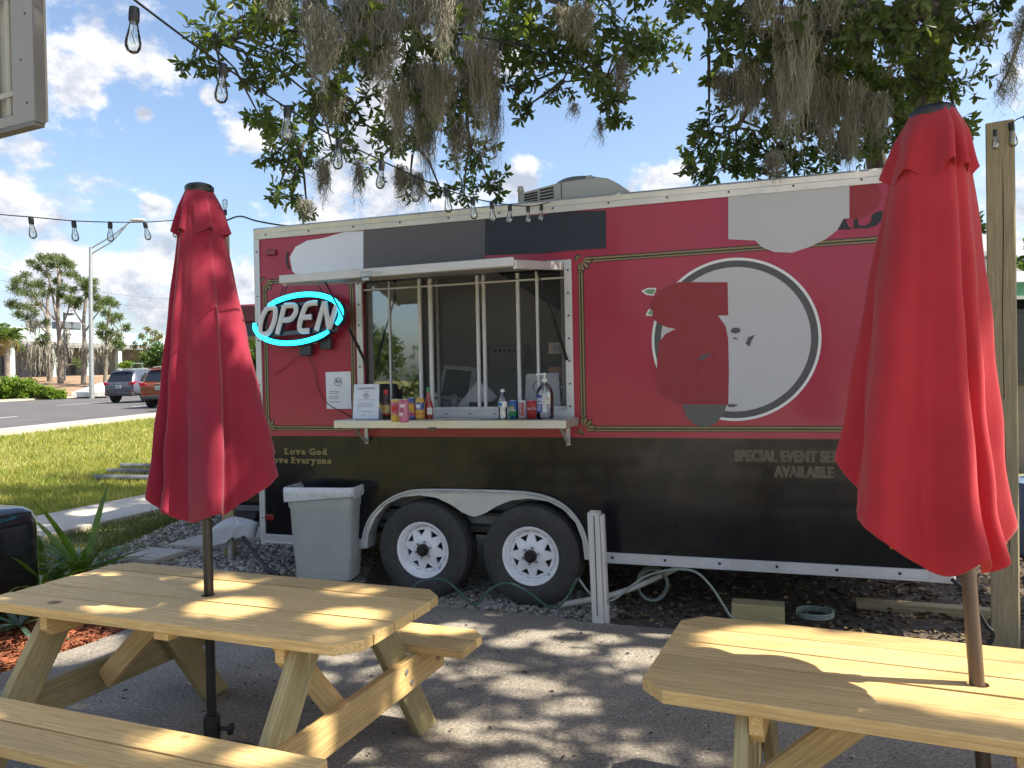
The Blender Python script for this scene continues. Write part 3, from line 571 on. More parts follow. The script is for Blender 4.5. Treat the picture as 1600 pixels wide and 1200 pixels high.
def vinyl(polys, name, mat, y=-.0018, parent=None):
    if len(polys) <= 4 and name != 'stripe_backing':
        for p in polys: mb = MB(); mb.add([(a, y, b) for a, b in p], [tuple(range(len(p)))]); o = mb.build(name, mat, parent or tr, fix=False)
        return o
    mb = MB()
    for p in polys: mb.add([(a, y, b) for a, b in p], [tuple(range(len(p)))])
    return mb.build(name, mat, parent or tr, fix=False)
def rect(a, b, c, d): return [(a, c), (b, c), (b, d), (a, d)]
def arc(cx, cz, rx, rz, a0, a1, n=40): return [(cx + rx * math.cos(R_(a0 + (a1 - a0) * i / n)), cz + rz * math.sin(R_(a0 + (a1 - a0) * i / n))) for i in range(n + 1)]
def ring(cx, cz, r0, r1, a0, a1, n=48): return arc(cx, cz, r1, r1, a0, a1, n) + arc(cx, cz, r0, r0, a1, a0, n)
def trailer_graphics():
    # double pinstripe boxes with scrolled corners
    def stripe(a, b, c, d, hole=None):
        q = []; g = []
        def seg(u0, v0, u1, v1, vert):
            w = .021
            if vert: q.append(rect(u0 - w, u0 + w, v0, v1)); g.append(rect(u0 - .016, u0 - .007, v0, v1)); g.append(rect(u0 + .003, u0 + .014, v0, v1))
            else: q.append(rect(u0, u1, v0 - w, v0 + w)); g.append(rect(u0, u1, v0 - .016, v0 - .007)); g.append(rect(u0, u1, v0 + .003, v0 + .014))
        m = .075
        seg(a, c + m, a, d - m, 1); seg(b, c + m, b, d - m, 1); seg(a + m, c, b - m, c, 0); seg(a + m, d, b - m, d, 0)
        vinyl(q, 'stripe_backing', VBLK, -.0012); vinyl(g, 'stripe', GOLD, -.0022)
        for (cu, cv, sx, sy) in ((a, c, 1, 1), (b, c, -1, 1), (a, d, 1, -1), (b, d, -1, -1)):
            def petal(ang, L, w):
                ca, sa = math.cos(R_(ang)), math.sin(R_(ang)); o = []
                for t, k in ((0, .25), (.35, .8), (.7, 1), (.9, .7), (1, .0), (.9, -.7), (.7, -1), (.35, -.8), (0, -.25)):
                    x = .02 + t * L; y = k * w; o.append((cu + sx * (x * ca - y * sa), cv + sy * (x * sa + y * ca)))
                return o
            pet = [(45, .060, .009), (14, .058, .008), (76, .058, .008), (-12, .045, .007), (102, .045, .007), (225, .022, .007), (195, .02, .006), (255, .02, .006)]
            vinyl([petal(A, L + .008, w + .007) for A, L, w in pet] + [arc(cu + sx * .070, cv, .020, .020, 0, 360, 16)[:-1], arc(cu, cv + sy * .070, .020, .020, 0, 360, 16)[:-1]], 'corner_backing', VBLK, -.0026)
            vinyl([petal(A, L, w) for A, L, w in pet] + [ring(cu + sx * .070, cv, .008, .015, 0, 320, 14), ring(cu, cv + sy * .070, .008, .015, 0, 320, 14)], 'corner_scroll', GOLD, -.0032)
    stripe(.085, .885, 1.262, 2.445); stripe(2.71, 4.90, 1.262, 2.445)
    # round emblem: white edge, charcoal ring, pale field
    cu, cv = 3.735, 1.853; R = .538
    vinyl([arc(cu, cv, R, R, 0, 360, 96)[:-1]], 'emblem_edge', M('white_vinyl', (.76, .76, .77), .5, var=.02), -.0036)
    vinyl([arc(cu, cv, R - .018, R - .018, 0, 360, 96)[:-1]], 'emblem_ring', M('charcoal_vinyl', (.085, .085, .09), .5, var=.05), -.0044)
    vinyl([arc(cu + .0, cv, R - .062, R - .062, 0, 360, 96)[:-1]], 'emblem_field', M('pale_vinyl', (.52, .52, .54), .6, var=.015), -.0052)
    E = lambda px, py: TP(px, py)
    red = [(1137, 441), (1060, 441), (1035, 452), (1020, 468), (1016, 485), (1022, 500), (1040, 511), (1056, 514), (1040, 522), (1030, 535), (1027, 560), (1026, 600), (1034, 618), (1055, 628), (1068, 633), (1138, 633), (1139, 580), (1138, 530), (1134, 510), (1122, 493), (1138, 493)]
    vinyl([[TP(*p) for p in red]], 'emblem_cover', M('red_cover', (.28, .026, .038), .55, var=.02), -.0064)  # flat cover patches hiding part of the emblem
    vinyl([[TP(*p) for p in [(1066, 632), (1072, 650), (1084, 662), (1100, 667), (1118, 662), (1130, 648), (1136, 632)]]], 'emblem_cover', M('grey_cover', (.115, .115, .11), .55, var=.02), -.0070)
    vinyl([[TP(*p) for p in [(1002, 455), (1012, 450), (1026, 450), (1022, 462), (1010, 461)]], [TP(*p) for p in [(1009, 493), (1013, 484), (1020, 481), (1022, 494)]]], 'leaf_edge', MT['white_vinyl'], -.0058)
    vinyl([[TP(*p) for p in [(1007, 455), (1013, 452), (1024, 452), (1021, 460), (1012, 459)]], [TP(*p) for p in [(1012, 491), (1015, 486), (1020, 484), (1021, 492)]]], 'leaf', M('green_vinyl', (.16, .30, .16), .55), -.0066)
    vinyl([arc(*TP(1149.5, 516.5), .031, .020, 0, 360, 20)[:-1], [TP(*p) for p in [(1165, 537), (1169, 527), (1180, 523), (1174, 533), (1171, 542)]], [TP(*p) for p in [(1144, 529), (1149, 527), (1155, 531), (1149, 530)]], [TP(*p) for p in [(1138, 631), (1154, 632), (1147, 636), (1138, 636)]], [TP(*p) for p in [(1089, 560), (1098, 555), (1115, 551), (1098, 563)]]], 'emblem_mark', MT['charcoal_vinyl'], -.0076)
    # name band over the window: flat cover patches hiding the name
    wb = [(568, 361), (540, 362), (505, 372), (480, 376), (462, 386), (453, 402), (457, 424), (472, 436), (500, 441), (540, 428), (568, 420)]
    vinyl([[TP(*p) for p in wb]], 'name_cover', M('pale_lilac_cover', (.80, .82, .92), .55, var=.01), -.003)
    vinyl([[TP(*p) for p in [(568, 361), (610, 352), (680, 345), (758, 338), (758, 420), (568, 440)]]], 'name_cover', M('slate_cover', (.12, .112, .12), .55, var=.01), -.003)
    vinyl([[TP(*p) for p in [(758, 339), (850, 336), (870, 331), (947, 329), (947, 388), (900, 391), (850, 396), (758, 399)]]], 'name_cover', M('navy_cover', (.018, .023, .036), .5, var=.01), -.003)
    gb = [(1138, 304), (1200, 296), (1234, 290), (1240, 280), (1262, 276), (1290, 277), (1327, 280), (1327, 341), (1318, 342), (1308, 360), (1290, 374), (1265, 386), (1238, 395), (1210, 394), (1190, 386), (1180, 376), (1138, 374)]
    vinyl([[TP(*p) for p in gb]], 'name_cover', MT['pale_vinyl'], -.0050)
    vinyl([[TP(*p) for p in [(1327, 280), (1345, 278), (1362, 283), (1374, 296), (1377, 310), (1370, 324), (1358, 334), (1345, 341), (1327, 341)]]], 'name_cover', MT['red_cover'], -.0050)
    serif = [(1311, 343), (1323, 342), (1322, 346), (1326, 355), (1331, 356), (1331, 358), (1308, 359), (1308, 356), (1313, 355)]
    vinyl([[TP(*p) for p in serif], [TP(*p) for p in [(1334, 343), (1341, 342), (1341, 352), (1352, 353), (1361, 347), (1362, 336), (1370, 331), (1380, 330), (1380, 342), (1370, 352), (1356, 357), (1334, 357)]], [TP(*p) for p in [(448, 394), (453, 393), (450, 402), (451, 414), (455, 421), (450, 419), (447, 408)]]], 'name_remnant', VBLK, -.0042)
    # lettering
    def letters(txt, size, u, v, mat, sx=1, bold=.0, align='LEFT', serifs=False, shear=0, spacing=1.0):
        vs, fs = text_geo(txt, size, bold, sx, align, shear, spacing); mb = MB()
        for k, dx in enumerate((0, -.0035, .0035)): mb.add([(u + x + dx, -.003 - .0004 * k, v + y) for x, y in vs], fs)
        return mb.build('lettering', mat, tr, fix=False)
    slab_text('Love God', .068, .245, 1.052, 1.16); slab_text('Love Everyone', .068, .085, .981, 1.12)
    letters('SPECIAL EVENT SERVICES', .100, 3.727, 1.052, GOLDD, .70, .0048, spacing=1.06); letters('AVAILABLE', .098, 3.978, .953, GOLDD, .70, .0048, spacing=1.06)
def TP(px, py):
    d = CF + CR * ((px - 800) / FPX) - CU * ((py - 600) / FPX); n = Vector((-math.sin(TA), -math.cos(TA), 0)); t = (TO - EYE).dot(n) / d.dot(n); P = EYE + d * t
    return ((P - TO).dot(Vector((math.cos(TA), -math.sin(TA), 0))), P.z)
def slab_text(txt, size, u, v, sx):
    """bold letters with slab feet"""
    x = u; polys = MB(); h = size * .69; xh = size * .52
    for ch in txt:
        if ch == ' ': x += size * .34 * sx; continue
        vs, fs = text_geo(ch, size, .0022, sx, 'LEFT'); w0 = min(p[0] for p in vs); w1 = max(p[0] for p in vs); wd = w1 - w0
        [polys.add([(x + a - w0 + dx, -.003 - .0004 * kk, v + b) for a, b in vs], fs) for kk, dx in enumerate((0, .0016, -.0016))]
        s = size * .10; t = size * .085
        def slab(c, z, w): polys.add([(c - w, -.0046, z), (c + w, -.0046, z), (c + w, -.0046, z + t), (c - w, -.0046, z + t)], [(0, 1, 2, 3)])
        L = x; Rr = x + wd; e = .010 * sx
        if ch in 'LE': slab(L + e * .9, v - .001, e * 1.7); slab(L + e * .9, v + h - t + .001, e * 1.7)
        if ch == 'v' or ch == 'y': slab(L + e * .6, v + xh - t, e * 1.3); slab(Rr - e * .6, v + xh - t, e * 1.3)
        if ch == 'r': slab(L + e * .7, v - .001, e * 1.5); slab(L + e * .3, v + xh - t, e)
        if ch == 'n': slab(L + e * .7, v - .001, e * 1.3); slab(Rr - e * .7, v - .001, e * 1.3); slab(L, v + xh - t, e)
        if ch == 'd': slab(Rr - e, v + h - t, e * 1.3); slab(Rr, v - .001, e)
        if ch == 'y': slab(L + e, v - size * .19, e * 1.2)
        x += wd + size * .13 * sx
    polys.build('lettering', GOLD, tr, fix=False)
trailer_graphics()

def rooftop_unit():
    SH = M('shroud_plastic', (.50, .51, .50), .5, var=.06); U0, U1 = 2.19, 3.05; y0 = .22; D = .62; zb = VT + .012
    u0 = U0
    prof = [(u0 - .02, zb), (u0 + .02, zb + .118), (u0 + .05, zb + .13), (u0 + .31, zb + .172), (u0 + .60, zb + .186), (u0 + .68, zb + .168), (u0 + .76, zb + .12), (u0 + .84, zb + .055), (u0 + .88, zb)]
    mb = MB(); mb.prism(prof, y0, y0 + D); ac = mb.build('air_conditioner', SH, tr, bevel=.012, seg=2, smooth=40)
    for c in range(2):
        for k in range(5):
            f = k / 4; a = u0 + .045 - .012 * (1 - f) * 0 + c * .122 + .012 * (1 - f) * 0; z = zb + .030 + k * .020 + c * .010 + (k * .003 * c)
            mb = MB(); mb.box((a + .055, y0 - .003, z), (.105, .012, .011), (0, -.07 - .05 * f, 0)); mb.build('louvre', VBLK, ac)
    mb = MB(); mb.box((u0 + .335, y0 - .003, zb + .085), (.004, .008, .165)); mb.build('seam', VBLK, ac)
    mb = MB(); mb.lathe([(.20, .165), (.205, .185), (.19, .215), (.16, .232), (.11, .24), (.03, .242), (.001, .242)], 32, M4=Matrix.Translation((u0 + .42, y0 + .26, zb))); mb.build('fan_cowl', M('grey_cowl', (.22, .235, .25), .4, var=.1, coat=.3), ac, smooth=50)
    mb = MB(); mb.box((u0 + .53, y0 + .07, zb + .20), (.05, .03, .035)); mb.build('fan_bracket', SH, ac, bevel=.005)
    mb = MB(); mb.tube([(u0 - .0, y0 + .06, zb), (u0 - .0, y0 + .06, zb + .185)], .022, 12); mb.tube([(u0, y0 + .06, zb + .15), (u0, y0 + .06, zb + .157)], .028, 12); mb.build('vent_pipe', M('pvc_grey', (.45, .44, .42), .5), tr, smooth=40)
rooftop_unit()
# ------------------------------------------------------------------ picnic tables
def plank(name, mat, parent, L, w, t, loc, rot=(0, 0, 0), cham=(0, 0, 0, 0), bev=.0018, kind=None):
    """board along x; cham = corner cuts at (+x,-y), (+x,+y), (-x,+y), (-x,-y)"""
    a, b, c, d = cham; h = L / 2; k = w / 2; p = []
    p += [(h - a, -k), (h, -k + a)] if a else [(h, -k)]
    p += [(h, k - b), (h - b, k)] if b else [(h, k)]
    p += [(-h + c, k), (-h, k - c)] if c else [(-h, k)]
    p += [(-h, -k + d), (-h + d, -k)] if d else [(-h, -k)]
    mb = MB(); mb.prism(p, -t / 2, t / 2, plane='xy')
    return mb.build(name, mat, parent, bevel=bev, loc=loc, rot=rot)
def table(loc, ang, label, hole):
    t = empty('picnic_table', loc, ang, label, 'picnic table', 'picnic tables in front of the food trailer')
    L = 1.80; w = .1342; th = .038; zt = .75 - th / 2; ch = .075
    r = random.Random(int(loc[0] * 100))
    for i in range(5):
        y = (i - 2) * .1434; c = (ch, 0, 0, ch) if i == 0 else ((0, ch, ch, 0) if i == 4 else (0, 0, 0, 0))
        if i == 2:   # the middle board has the hole for the parasol pole
            n = 24; hr = .028; hx = hole; k = w / 2; h = L / 2; vs = []; fs = []
            for z in (zt - th / 2, zt + th / 2):
                vs += [(hx + hr * math.cos(2 * math.pi * j / n), y + hr * math.sin(2 * math.pi * j / n), z) for j in range(n)]
                sq = []
                for j in range(n):
                    q = 2 * math.pi * j / n; m = max(abs(math.cos(q)), abs(math.sin(q))); sq.append((hx + k * math.cos(q) / m, y + k * math.sin(q) / m, z))
                vs += sq
            for j in range(n):
                j2 = (j + 1) % n
                fs += [(j, j2, n + j2, n + j), (2 * n + j, 3 * n + j, 3 * n + j2, 2 * n + j2), (j, 2 * n + j, 2 * n + j2, j2), (n + j, n + j2, 3 * n + j2, 3 * n + j)]
            mb = MB(); mb.add(vs, fs)
            for a, b in ((-h, hx - k), (hx + k, h)): mb.box(((a + b) / 2, y, zt), (b - a, w, th))
            mb.build('plank', PINE, t, fix=True)
        else:
            plank('plank', PINE, t, L + r.uniform(-.006, .006), w, th, (r.uniform(-.004, .004), y, zt + r.uniform(-.0015, .0015)), cham=c)
    for s in (-1, 1):
        for j, off in enumerate((.570, .714)):
            c = (.07, 0, 0, .07) if (j == (0 if s < 0 else 9)) else (0, 0, 0, 0)
            if s > 0 and j == 1: c = (0, .07, .07, 0)
            if s < 0 and j == 1: c = (.07, 0, 0, .07)
            if s < 0 and j == 0: c = (0, 0, 0, 0)
            plank('seat_plank', PINE, t, L, w, th, (r.uniform(-.004, .004), s * off, .45 - th / 2 + r.uniform(-.001, .001)), cham=c)
    for e in (-1, 1):
        x = e * .62
        for s in (-1, 1):   # splayed legs
            a = Vector((x, s * .20, .708)); b = Vector((x, s * .665, .0)); d = (b - a).normalized()
            c_ = (a + b) / 2; q_ = Vector((1, 0, 0)).cross(d); Lg = (b - a).length / 2; sk = .07 * d.y / d.z
            mb = MB(); mb.prism([(-Lg - sk * q_.z / abs(q_.z) * 0 - .07 * q_.z / d.z, .07), (-Lg + .07 * q_.z / d.z, -.07), (Lg + .07 * q_.z / d.z, -.07), (Lg - .07 * q_.z / d.z, .07)], -.019, .019, plane='xy')
            mb.build('leg', TREATED, t, bevel=.004, loc=c_, rot=Matrix((d, q_, Vector((1, 0, 0)))).transposed().to_euler())
        plank('seat_beam', PINE if e > 0 else TREATED, t, 1.52, .139, .038, (x + e * .0385, 0, .340), rot=(R_(90), 0, R_(90)))
        plank('top_beam', PINE, t, .64, .088, .038, (x - e * .0385, 0, .664), rot=(R_(90), 0, R_(90)), cham=(.03, 0, 0, .03))
        plank('brace', PINE, t, .55, .088, .036, (x - e * .20, 0, .517), rot=(R_(90), math.atan2(.375, .40) if e > 0 else -math.atan2(.375, .40), 0))
        mb = MB()
        for s in (-1, 1):
            for dz, dy in ((.0, .0), (.06, -.045)):
                mb.tube([(x + e * .055, s * (.44 + dy), .31 + dz), (x + e * .064, s * (.44 + dy), .31 + dz)], .012, 8)
        mb.build('bolt', STEEL, t, kind='stuff')
    plank('cleat', PINE, t, .62, .07, .036, (.05 if hole > -.2 else 0, -.02, .695), rot=(0, 0, R_(90)))
    return t
A1 = R_(-21.35); A2 = R_(-23.6)
T1 = Vector((-1.257, 3.189, 0)); T2 = Vector((1.301, 2.131, 0))
table(T1, A1, 'yellow pine picnic table at left, parasol pole through its middle, mulch bed at its end', -.03)
table(T2, A2, 'yellow pine picnic table at right, sunlit, with the leaning parasol through it', -.02)

# ------------------------------------------------------------------ closed red parasols
def fabric_mat(name, c, tr):
    m = M(name, c, .8, var=.16, scale=2.6, bump=.0012, bscale=320, spec=.25); nt = m.node_tree; N = nt.nodes; L = nt.links; b = N['Principled BSDF']; o = N['Material Output']
    b.inputs['Sheen Weight'].default_value = .25; b.inputs['Sheen Roughness'].default_value = .5
    t = N.new('ShaderNodeBsdfTranslucent'); t.inputs[0].default_value = (c[0] * 1.5, c[1] * 1.2, c[2] * 1.1, 1); mx = N.new('ShaderNodeMixShader'); mx.inputs[0].default_value = tr
    L.new(b.outputs[0], mx.inputs[1]); L.new(t.outputs[0], mx.inputs[2]); L.new(mx.outputs[0], o.inputs[0]); return m
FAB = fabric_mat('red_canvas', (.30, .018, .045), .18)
FABR = fabric_mat('sunlit_red_canvas', (.54, .042, .056), .36)  # same canvas again, sun and haze brightened into its colour
POLEB = M('black_pole', (.014, .013, .013), .42, var=.2, coat=.2); POLEBR = M('bronze_pole', (.11, .085, .07), .4, .4, var=.15)
def parasol(loc, lean, prof, hem, seed, fab, polemat, label, twist, base, amp=1.0, rz=0.0, elong=(1, 1), drift=(0, 0), fine=.03, deep=.34, hem_dir=265):
    """prof: (z, radius) from the top down to the hem; hem: (lowest z, rise of outward folds)"""
    p = empty('parasol', loc, 0, label, 'parasol', 'closed red parasols'); p.rotation_euler = (0, lean, rz)
    r = random.Random(seed); K = 8; ph = [r.uniform(-.22, .22) for _ in range(K)]; am = [r.uniform(.55, 1.25) for _ in range(K)]
    pz = [a for a, b in prof]; pr = [b for a, b in prof]
    def Rz(z):
        for i in range(len(pz) - 1):
            if pz[i] >= z >= pz[i + 1]:
                t = (pz[i] - z) / (pz[i] - pz[i + 1]); return pr[i] + (pr[i + 1] - pr[i]) * t
        return pr[-1] if z < pz[-1] else pr[0]
    NT = 192; NS = 90
    def lobe(th, z):
        u = th / (2 * math.pi) * K + twist * (pz[0] - z) + .35 * math.sin(th * 2 + seed); k = int(math.floor(u)) % K; f = u - math.floor(u); f = min(1, max(0, f + ph[k] * math.sin(math.pi * f) * .9))
        s = f / .72 if f < .72 else (1 - f) / .28
        s = s * s * (3 - 2 * s); return s * am[k], k, f
    def surf(top, zlow, rise, grow, name, gap):
        V = []; F = []
        for i in range(NS + 1):
            q = i / NS
            for j in range(NT):
                th = 2 * math.pi * j / NT; s1, k, f = lobe(th, zlow)
                w_ = (1 - math.cos(th - R_(hem_dir))) / 2; zb = zlow + (rise * w_ + .055 * min(1.1, s1) ** 1.5 if grow == 1.0 else rise * min(1, s1)) + .008 * math.sin(5 * th + seed); z = top - (top - zb) * q
                s, k, f = lobe(th, z); u_ = th / 6.283 * K + twist * (pz[0] - z); a = amp * sst(0, .9, (pz[0] - z) / (pz[0] - zlow)) * deep + .06
                base_r = Rz(z) * grow + gap * q
                rr = base_r * (1 - a * .95 + a * .95 * min(1.06, s)) + base_r * a * fine * math.sin(6.283 * (u_ * 3 + .3 * math.sin(2 * th))) * (.35 + .65 * (1 - s)) + .004 * math.sin(23 * z + 5 * th) * q
                rr *= 1 + .05 * math.sin(3.1 * z + 2 * th + seed)
                tt = th + a * .34 * s * (1 if seed % 2 else -1)
                dq = min(1, 1.15 * max(0, (pz[0] - z) / (pz[0] - hem[0]))); V.append((rr * math.cos(tt) * elong[0] + drift[0] * dq, rr * math.sin(tt) * elong[1] + drift[1] * dq, z))
        for i in range(NS):
            for j in range(NT): F.append((i * NT + j, i * NT + (j + 1) % NT, (i + 1) * NT + (j + 1) % NT, (i + 1) * NT + j))
        o = raw_mesh(name, V, F, fab, p, smooth=True); md = o.modifiers.new('cloth', 'SOLIDIFY'); md.thickness = .0022; md.offset = -1; return o
    surf(pz[0], hem[0], hem[1], 1.0, 'canopy', .0)
    surf(pz[0] + .006, pz[0] - .20 * (pz[0] - hem[0]) / 1.35, .032, 1.06, 'vent_flap', .026)
    mb = MB(); mb.lathe([(.054, pz[0] - .012), (.058, pz[0]), (.058, pz[0] + .012), (.048, pz[0] + .022), (.03, pz[0] + .028), (.001, pz[0] + .03)], 24); mb.build('cap', VBLK, p, smooth=45)
    mb = MB(); mb.tube([(0, 0, base), (0, 0, pz[0] - .02)], .0195, 20); mb.build('pole', polemat, p, smooth=40)
    mb = MB(); mb.lathe([(.021, hem[0] - .01), (.030, hem[0] - .005), (.030, hem[0] + .05), (.036, hem[0] + .055), (.036, hem[0] + .09), (.021, hem[0] + .1)], 20); mb.build('runner', VBLK, p, smooth=40)
    for k in range(8):
        a = 2 * math.pi * (k + .5) / 8; mb = MB(); mb.bar((.030 * math.cos(a), .030 * math.sin(a), hem[0] + .06), (.026 * math.cos(a), .026 * math.sin(a), pz[0] - .05), .006, .008); mb.build('rib', STEEL, p)
    return p
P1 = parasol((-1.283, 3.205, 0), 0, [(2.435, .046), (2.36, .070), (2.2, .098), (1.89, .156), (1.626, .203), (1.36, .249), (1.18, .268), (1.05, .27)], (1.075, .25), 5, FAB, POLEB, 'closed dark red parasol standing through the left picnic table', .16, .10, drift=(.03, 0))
# its cast base on the patio
bs = empty('umbrella_stand', (-1.283, 3.205, 0), 0, 'black cast parasol base on the patio under the left picnic table', 'parasol base')
mb = MB(); mb.lathe([(.235, .0), (.235, .02), (.20, .045), (.12, .075), (.05, .095), (.034, .10)], 40); mb.build('dome', BLACK, bs, smooth=50)
mb = MB(); mb.lathe([(.021, .09), (.034, .09), (.034, .235), (.030, .25), (.021, .25)], 24, cap=False); mb.build('collar', BLACK, bs, smooth=40)
mb = MB(); mb.tube([(.034, 0, .19), (.075, -.01, .19)], .008, 8); mb.lathe([(.001, 0), (.024, .0), (.024, .014), (.001, .016)], 10, M4=Matrix.Translation((.075, -.01, .19)) @ Matrix.Rotation(R_(90), 4, 'Y')); mb.build('knob', BLACK, bs)
P2b = Vector((1.325, 2.135, 0))
P2 = parasol(P2b, R_(-3.6), [(2.335, .053), (2.28, .074), (2.15, .100), (1.95, .135), (1.57, .2025), (1.2, .268), (1.0, .29)], (1.105, .30), 8, FABR, POLEBR, 'closed sunlit red parasol leaning through the right picnic table', -.12, .10, amp=1.0, drift=(-.125, 0), fine=.02, deep=.32, hem_dir=285)
bs = empty('umbrella_stand', P2b, 0, 'black cast parasol base on the patio under the right picnic table', 'parasol base')
mb = MB(); mb.lathe([(.235, .0), (.235, .02), (.20, .045), (.12, .075), (.05, .095), (.034, .10)], 40); mb.build('dome', BLACK, bs, smooth=50)
mb = MB(); mb.lathe([(.022, .09), (.034, .09), (.034, .235), (.030, .25), (.022, .25)], 24, cap=False); mb.build('collar', BLACK, bs, smooth=40)

# ------------------------------------------------------------------ on and about the serving counter
CZ = 1.3455
def on_counter(name, px, py, label, cat, group=None, rz=0, z=CZ):
    """stand a thing on the counter where the photo shows its foot"""
    d = CF + CR * ((px - 800) / FPX) - CU * ((py - 600) / FPX); P = EYE + d * ((z - EYE.z) / d.z)
    return empty(name, P, -TA + rz, label, cat, group)
def cnt(u, off): return TW(u, off, CZ)
def thing_at(name, u, off, label, cat, group=None, rz=0, z=CZ): return empty(name, TW(u, off, z), -TA + rz, label, cat, group)
def wrap_text(txt, size, r, z, mat, parent, sx=1, bold=0, a0=-90, vertical=False, shear=0):
    vs, fs = text_geo(txt, size, bold, sx, 'CENTER', shear); mb = MB(); o = []
    for x, y in vs:
        if vertical: x, y = -y, x
        a = R_(a0) + x / r; o.append((r * math.cos(a), r * math.sin(a), z + y))
    mb.add(o, fs); return mb.build('print', mat, parent, fix=False)
def band(r, z0, z1, a0, a1, mat, parent, name='label', n=16, wav=0):
    mb = MB(); A = []; B = []
    for i in range(n + 1):
        a = R_(a0 + (a1 - a0) * i / n); w = wav * math.sin(i * .9); A.append((r * math.cos(a), r * math.sin(a), z0 + w)); B.append((r * math.cos(a), r * math.sin(a), z1 + w * .7))
    mb.strip(A, B); return mb.build(name, mat, parent, smooth=60, fix=False)
def col(name, c, rough=.35, metal=0): return M(name, c, rough, metal, var=.04, coat=.2)
ALTOP = M('can_aluminium', (.55, .55, .56), .3, .85, var=.05)
def can(u, off, H_, r, body, label, group, deco):
    c = thing_at('drink_can', u, off, label, 'drink can', group)
    mb = MB(); mb.lathe([(r * .80, 0), (r * .98, .008), (r, .014), (r, H_ - .016), (r * .98, H_ - .012), (r * .82, H_ - .002)], 28, cap=False); mb.build('body', body, c, smooth=40)
    mb = MB(); mb.lathe([(r * .82, H_ - .0025), (r * .83, H_), (r * .78, H_), (r * .76, H_ - .005), (.001, H_ - .005)], 28, cap=False); mb.lathe([(.001, .003), (r * .78, .003), (r * .80, 0)], 28, cap=False); mb.build('end', ALTOP, c, smooth=30)
    deco(c, r); return c
def uo(px, py):   # counter position (u, off) under a photo point
    d = CF + CR * ((px - 800) / FPX) - CU * ((py - 600) / FPX); P = EYE + d * ((CZ - EYE.z) / d.z) - TO
    return P.dot(Vector((math.cos(TA), -math.sin(TA), 0))), -P.dot(Vector((math.sin(TA), math.cos(TA), 0)))
YEL = col('can_yellow', (.62, .42, .05)); PNK = col('can_pink', (.52, .16, .24)); BLU = col('can_blue', (.03, .08, .30)); GLD = col('can_gold', (.55, .33, .05)); ORG = col('can_orange', (.55, .22, .03)); PUR = col('can_magenta', (.36, .04, .16)); CRED = col('can_red', (.50, .012, .02)); CWHT = col('can_white', (.68, .68, .70)); CGRN = col('can_green', (.02, .28, .07)); LIM = col('can_lime', (.5, .5, .05))
CG = 'drink cans lined up on the serving counter'
def d1(c, r):
    band(r + .0006, .05, .135, -160, -20, PNK, c, wav=.006); band(r + .0012, .07, .11, -120, -50, CRED, c, 'blossom', wav=.01); band(r + .0012, .03, .045, -130, -40, YEL, c, 'stripe')
def d2(c, r):
    for k in range(5): band(r + .0008, .02 + k * .028, .036 + k * .028, -150 + k * 14, -90 + k * 12, CWHT if k % 2 else PUR, c, 'blossom', wav=.006)
def d3(c, r): band(r + .0006, .05, .118, -180, 0, ORG, c, wav=.004); band(r + .0012, .075, .10, -125, -55, YEL, c, 'picture', wav=.004); band(r + .0006, .022, .045, -180, 0, PUR, c, 'stripe')
def d4(c, r): band(r + .0006, .07, .12, -180, 0, BLU, c, wav=.005); band(r + .0012, .08, .108, -120, -60, CWHT, c, 'picture', wav=.006); band(r + .0006, .03, .05, -170, -10, ORG, c, 'stripe')
u, o = uo(619, 659); can(u, o, .155, .0335, YEL, 'tall yellow drink can with pink blossom print, foremost left on the counter', CG, d1)
u, o = uo(631.5, 660); can(u, o, .155, .0335, PNK, 'tall pink drink can with swirling print beside the yellow one', CG, d2)
u, o = uo(644, 655); can(u, o, .155, .0345, BLU, 'tall drink can with dark blue top and orange label', CG, d3)
u, o = uo(656.5, 655); can(u, o, .155, .0335, GLD, 'tall golden drink can with blue print beside the red sauce bottle', CG, d4)
def d5(c, r):
    band(r + .0006, .012, .055, -180, 0, CGRN, c, wav=.006); band(r + .0008, .055, .08, -120, -60, LIM, c, 'picture', wav=.01); wrap_text('Sprite', .035, r + .0014, .045, CWHT, c, .8, .001, -95, shear=.3)
def d6(c, r):
    band(r + .0006, .012, .106, -125, -60, CRED, c); wrap_text('Coca-Cola', .028, r + .0014, .058, CWHT, c, .85, .0006, -88, True, .2)
def d7(c, r): wrap_text('Coca-Cola', .030, r + .0012, .055, CWHT, c, .78, .0006, -88, shear=.25)
u, o = uo(802, 652); can(u, o, .122, .033, col('can_deep_blue', (.03, .12, .38)), 'blue and green soda can beside the small water bottle', CG, d5)
u, o = uo(817, 652); can(u, o, .122, .031, CWHT, 'white and red soda can between the green and the red can', CG, d6)
u, o = uo(831, 652); can(u, o, .122, .033, CRED, 'plain red soda can beside the big clear pump bottle', CG, d7)
# chilli sauce bottles
u, o = uo(604, 653)
b = thing_at('sauce_bottle', u, o, 'brown sauce bottle with red cap and yellow label behind the menu card', 'sauce bottle')
mb = MB(); mb.lathe([(.030, 0), (.034, .006), (.034, .10), (.030, .122), (.017, .145), (.014, .16), (.014, .19)], 24); mb.build('bottle', M('dark_sauce', (.06, .014, .010), .15, coat=.5), b, smooth=45)
mb = MB(); mb.lathe([(.018, .178), (.019, .18), (.019, .208), (.016, .214), (.001, .215)], 18); mb.build('cap', CRED, b, smooth=40)
band(.0347, .035, .098, -170, -10, col('label_cream', (.55, .42, .16)), b); band(.0353, .062, .088, -125, -60, YEL, b, 'emblem'); band(.0357, .070, .080, -108, -76, CRED, b, 'emblem_mark'); band(.0350, .022, .036, -175, -5, CRED, b, 'stripe')
u, o = uo(670, 654)
b = thing_at('hot_sauce_bottle', u, o, 'red hot sauce bottle with a long neck and green cap', 'sauce bottle')
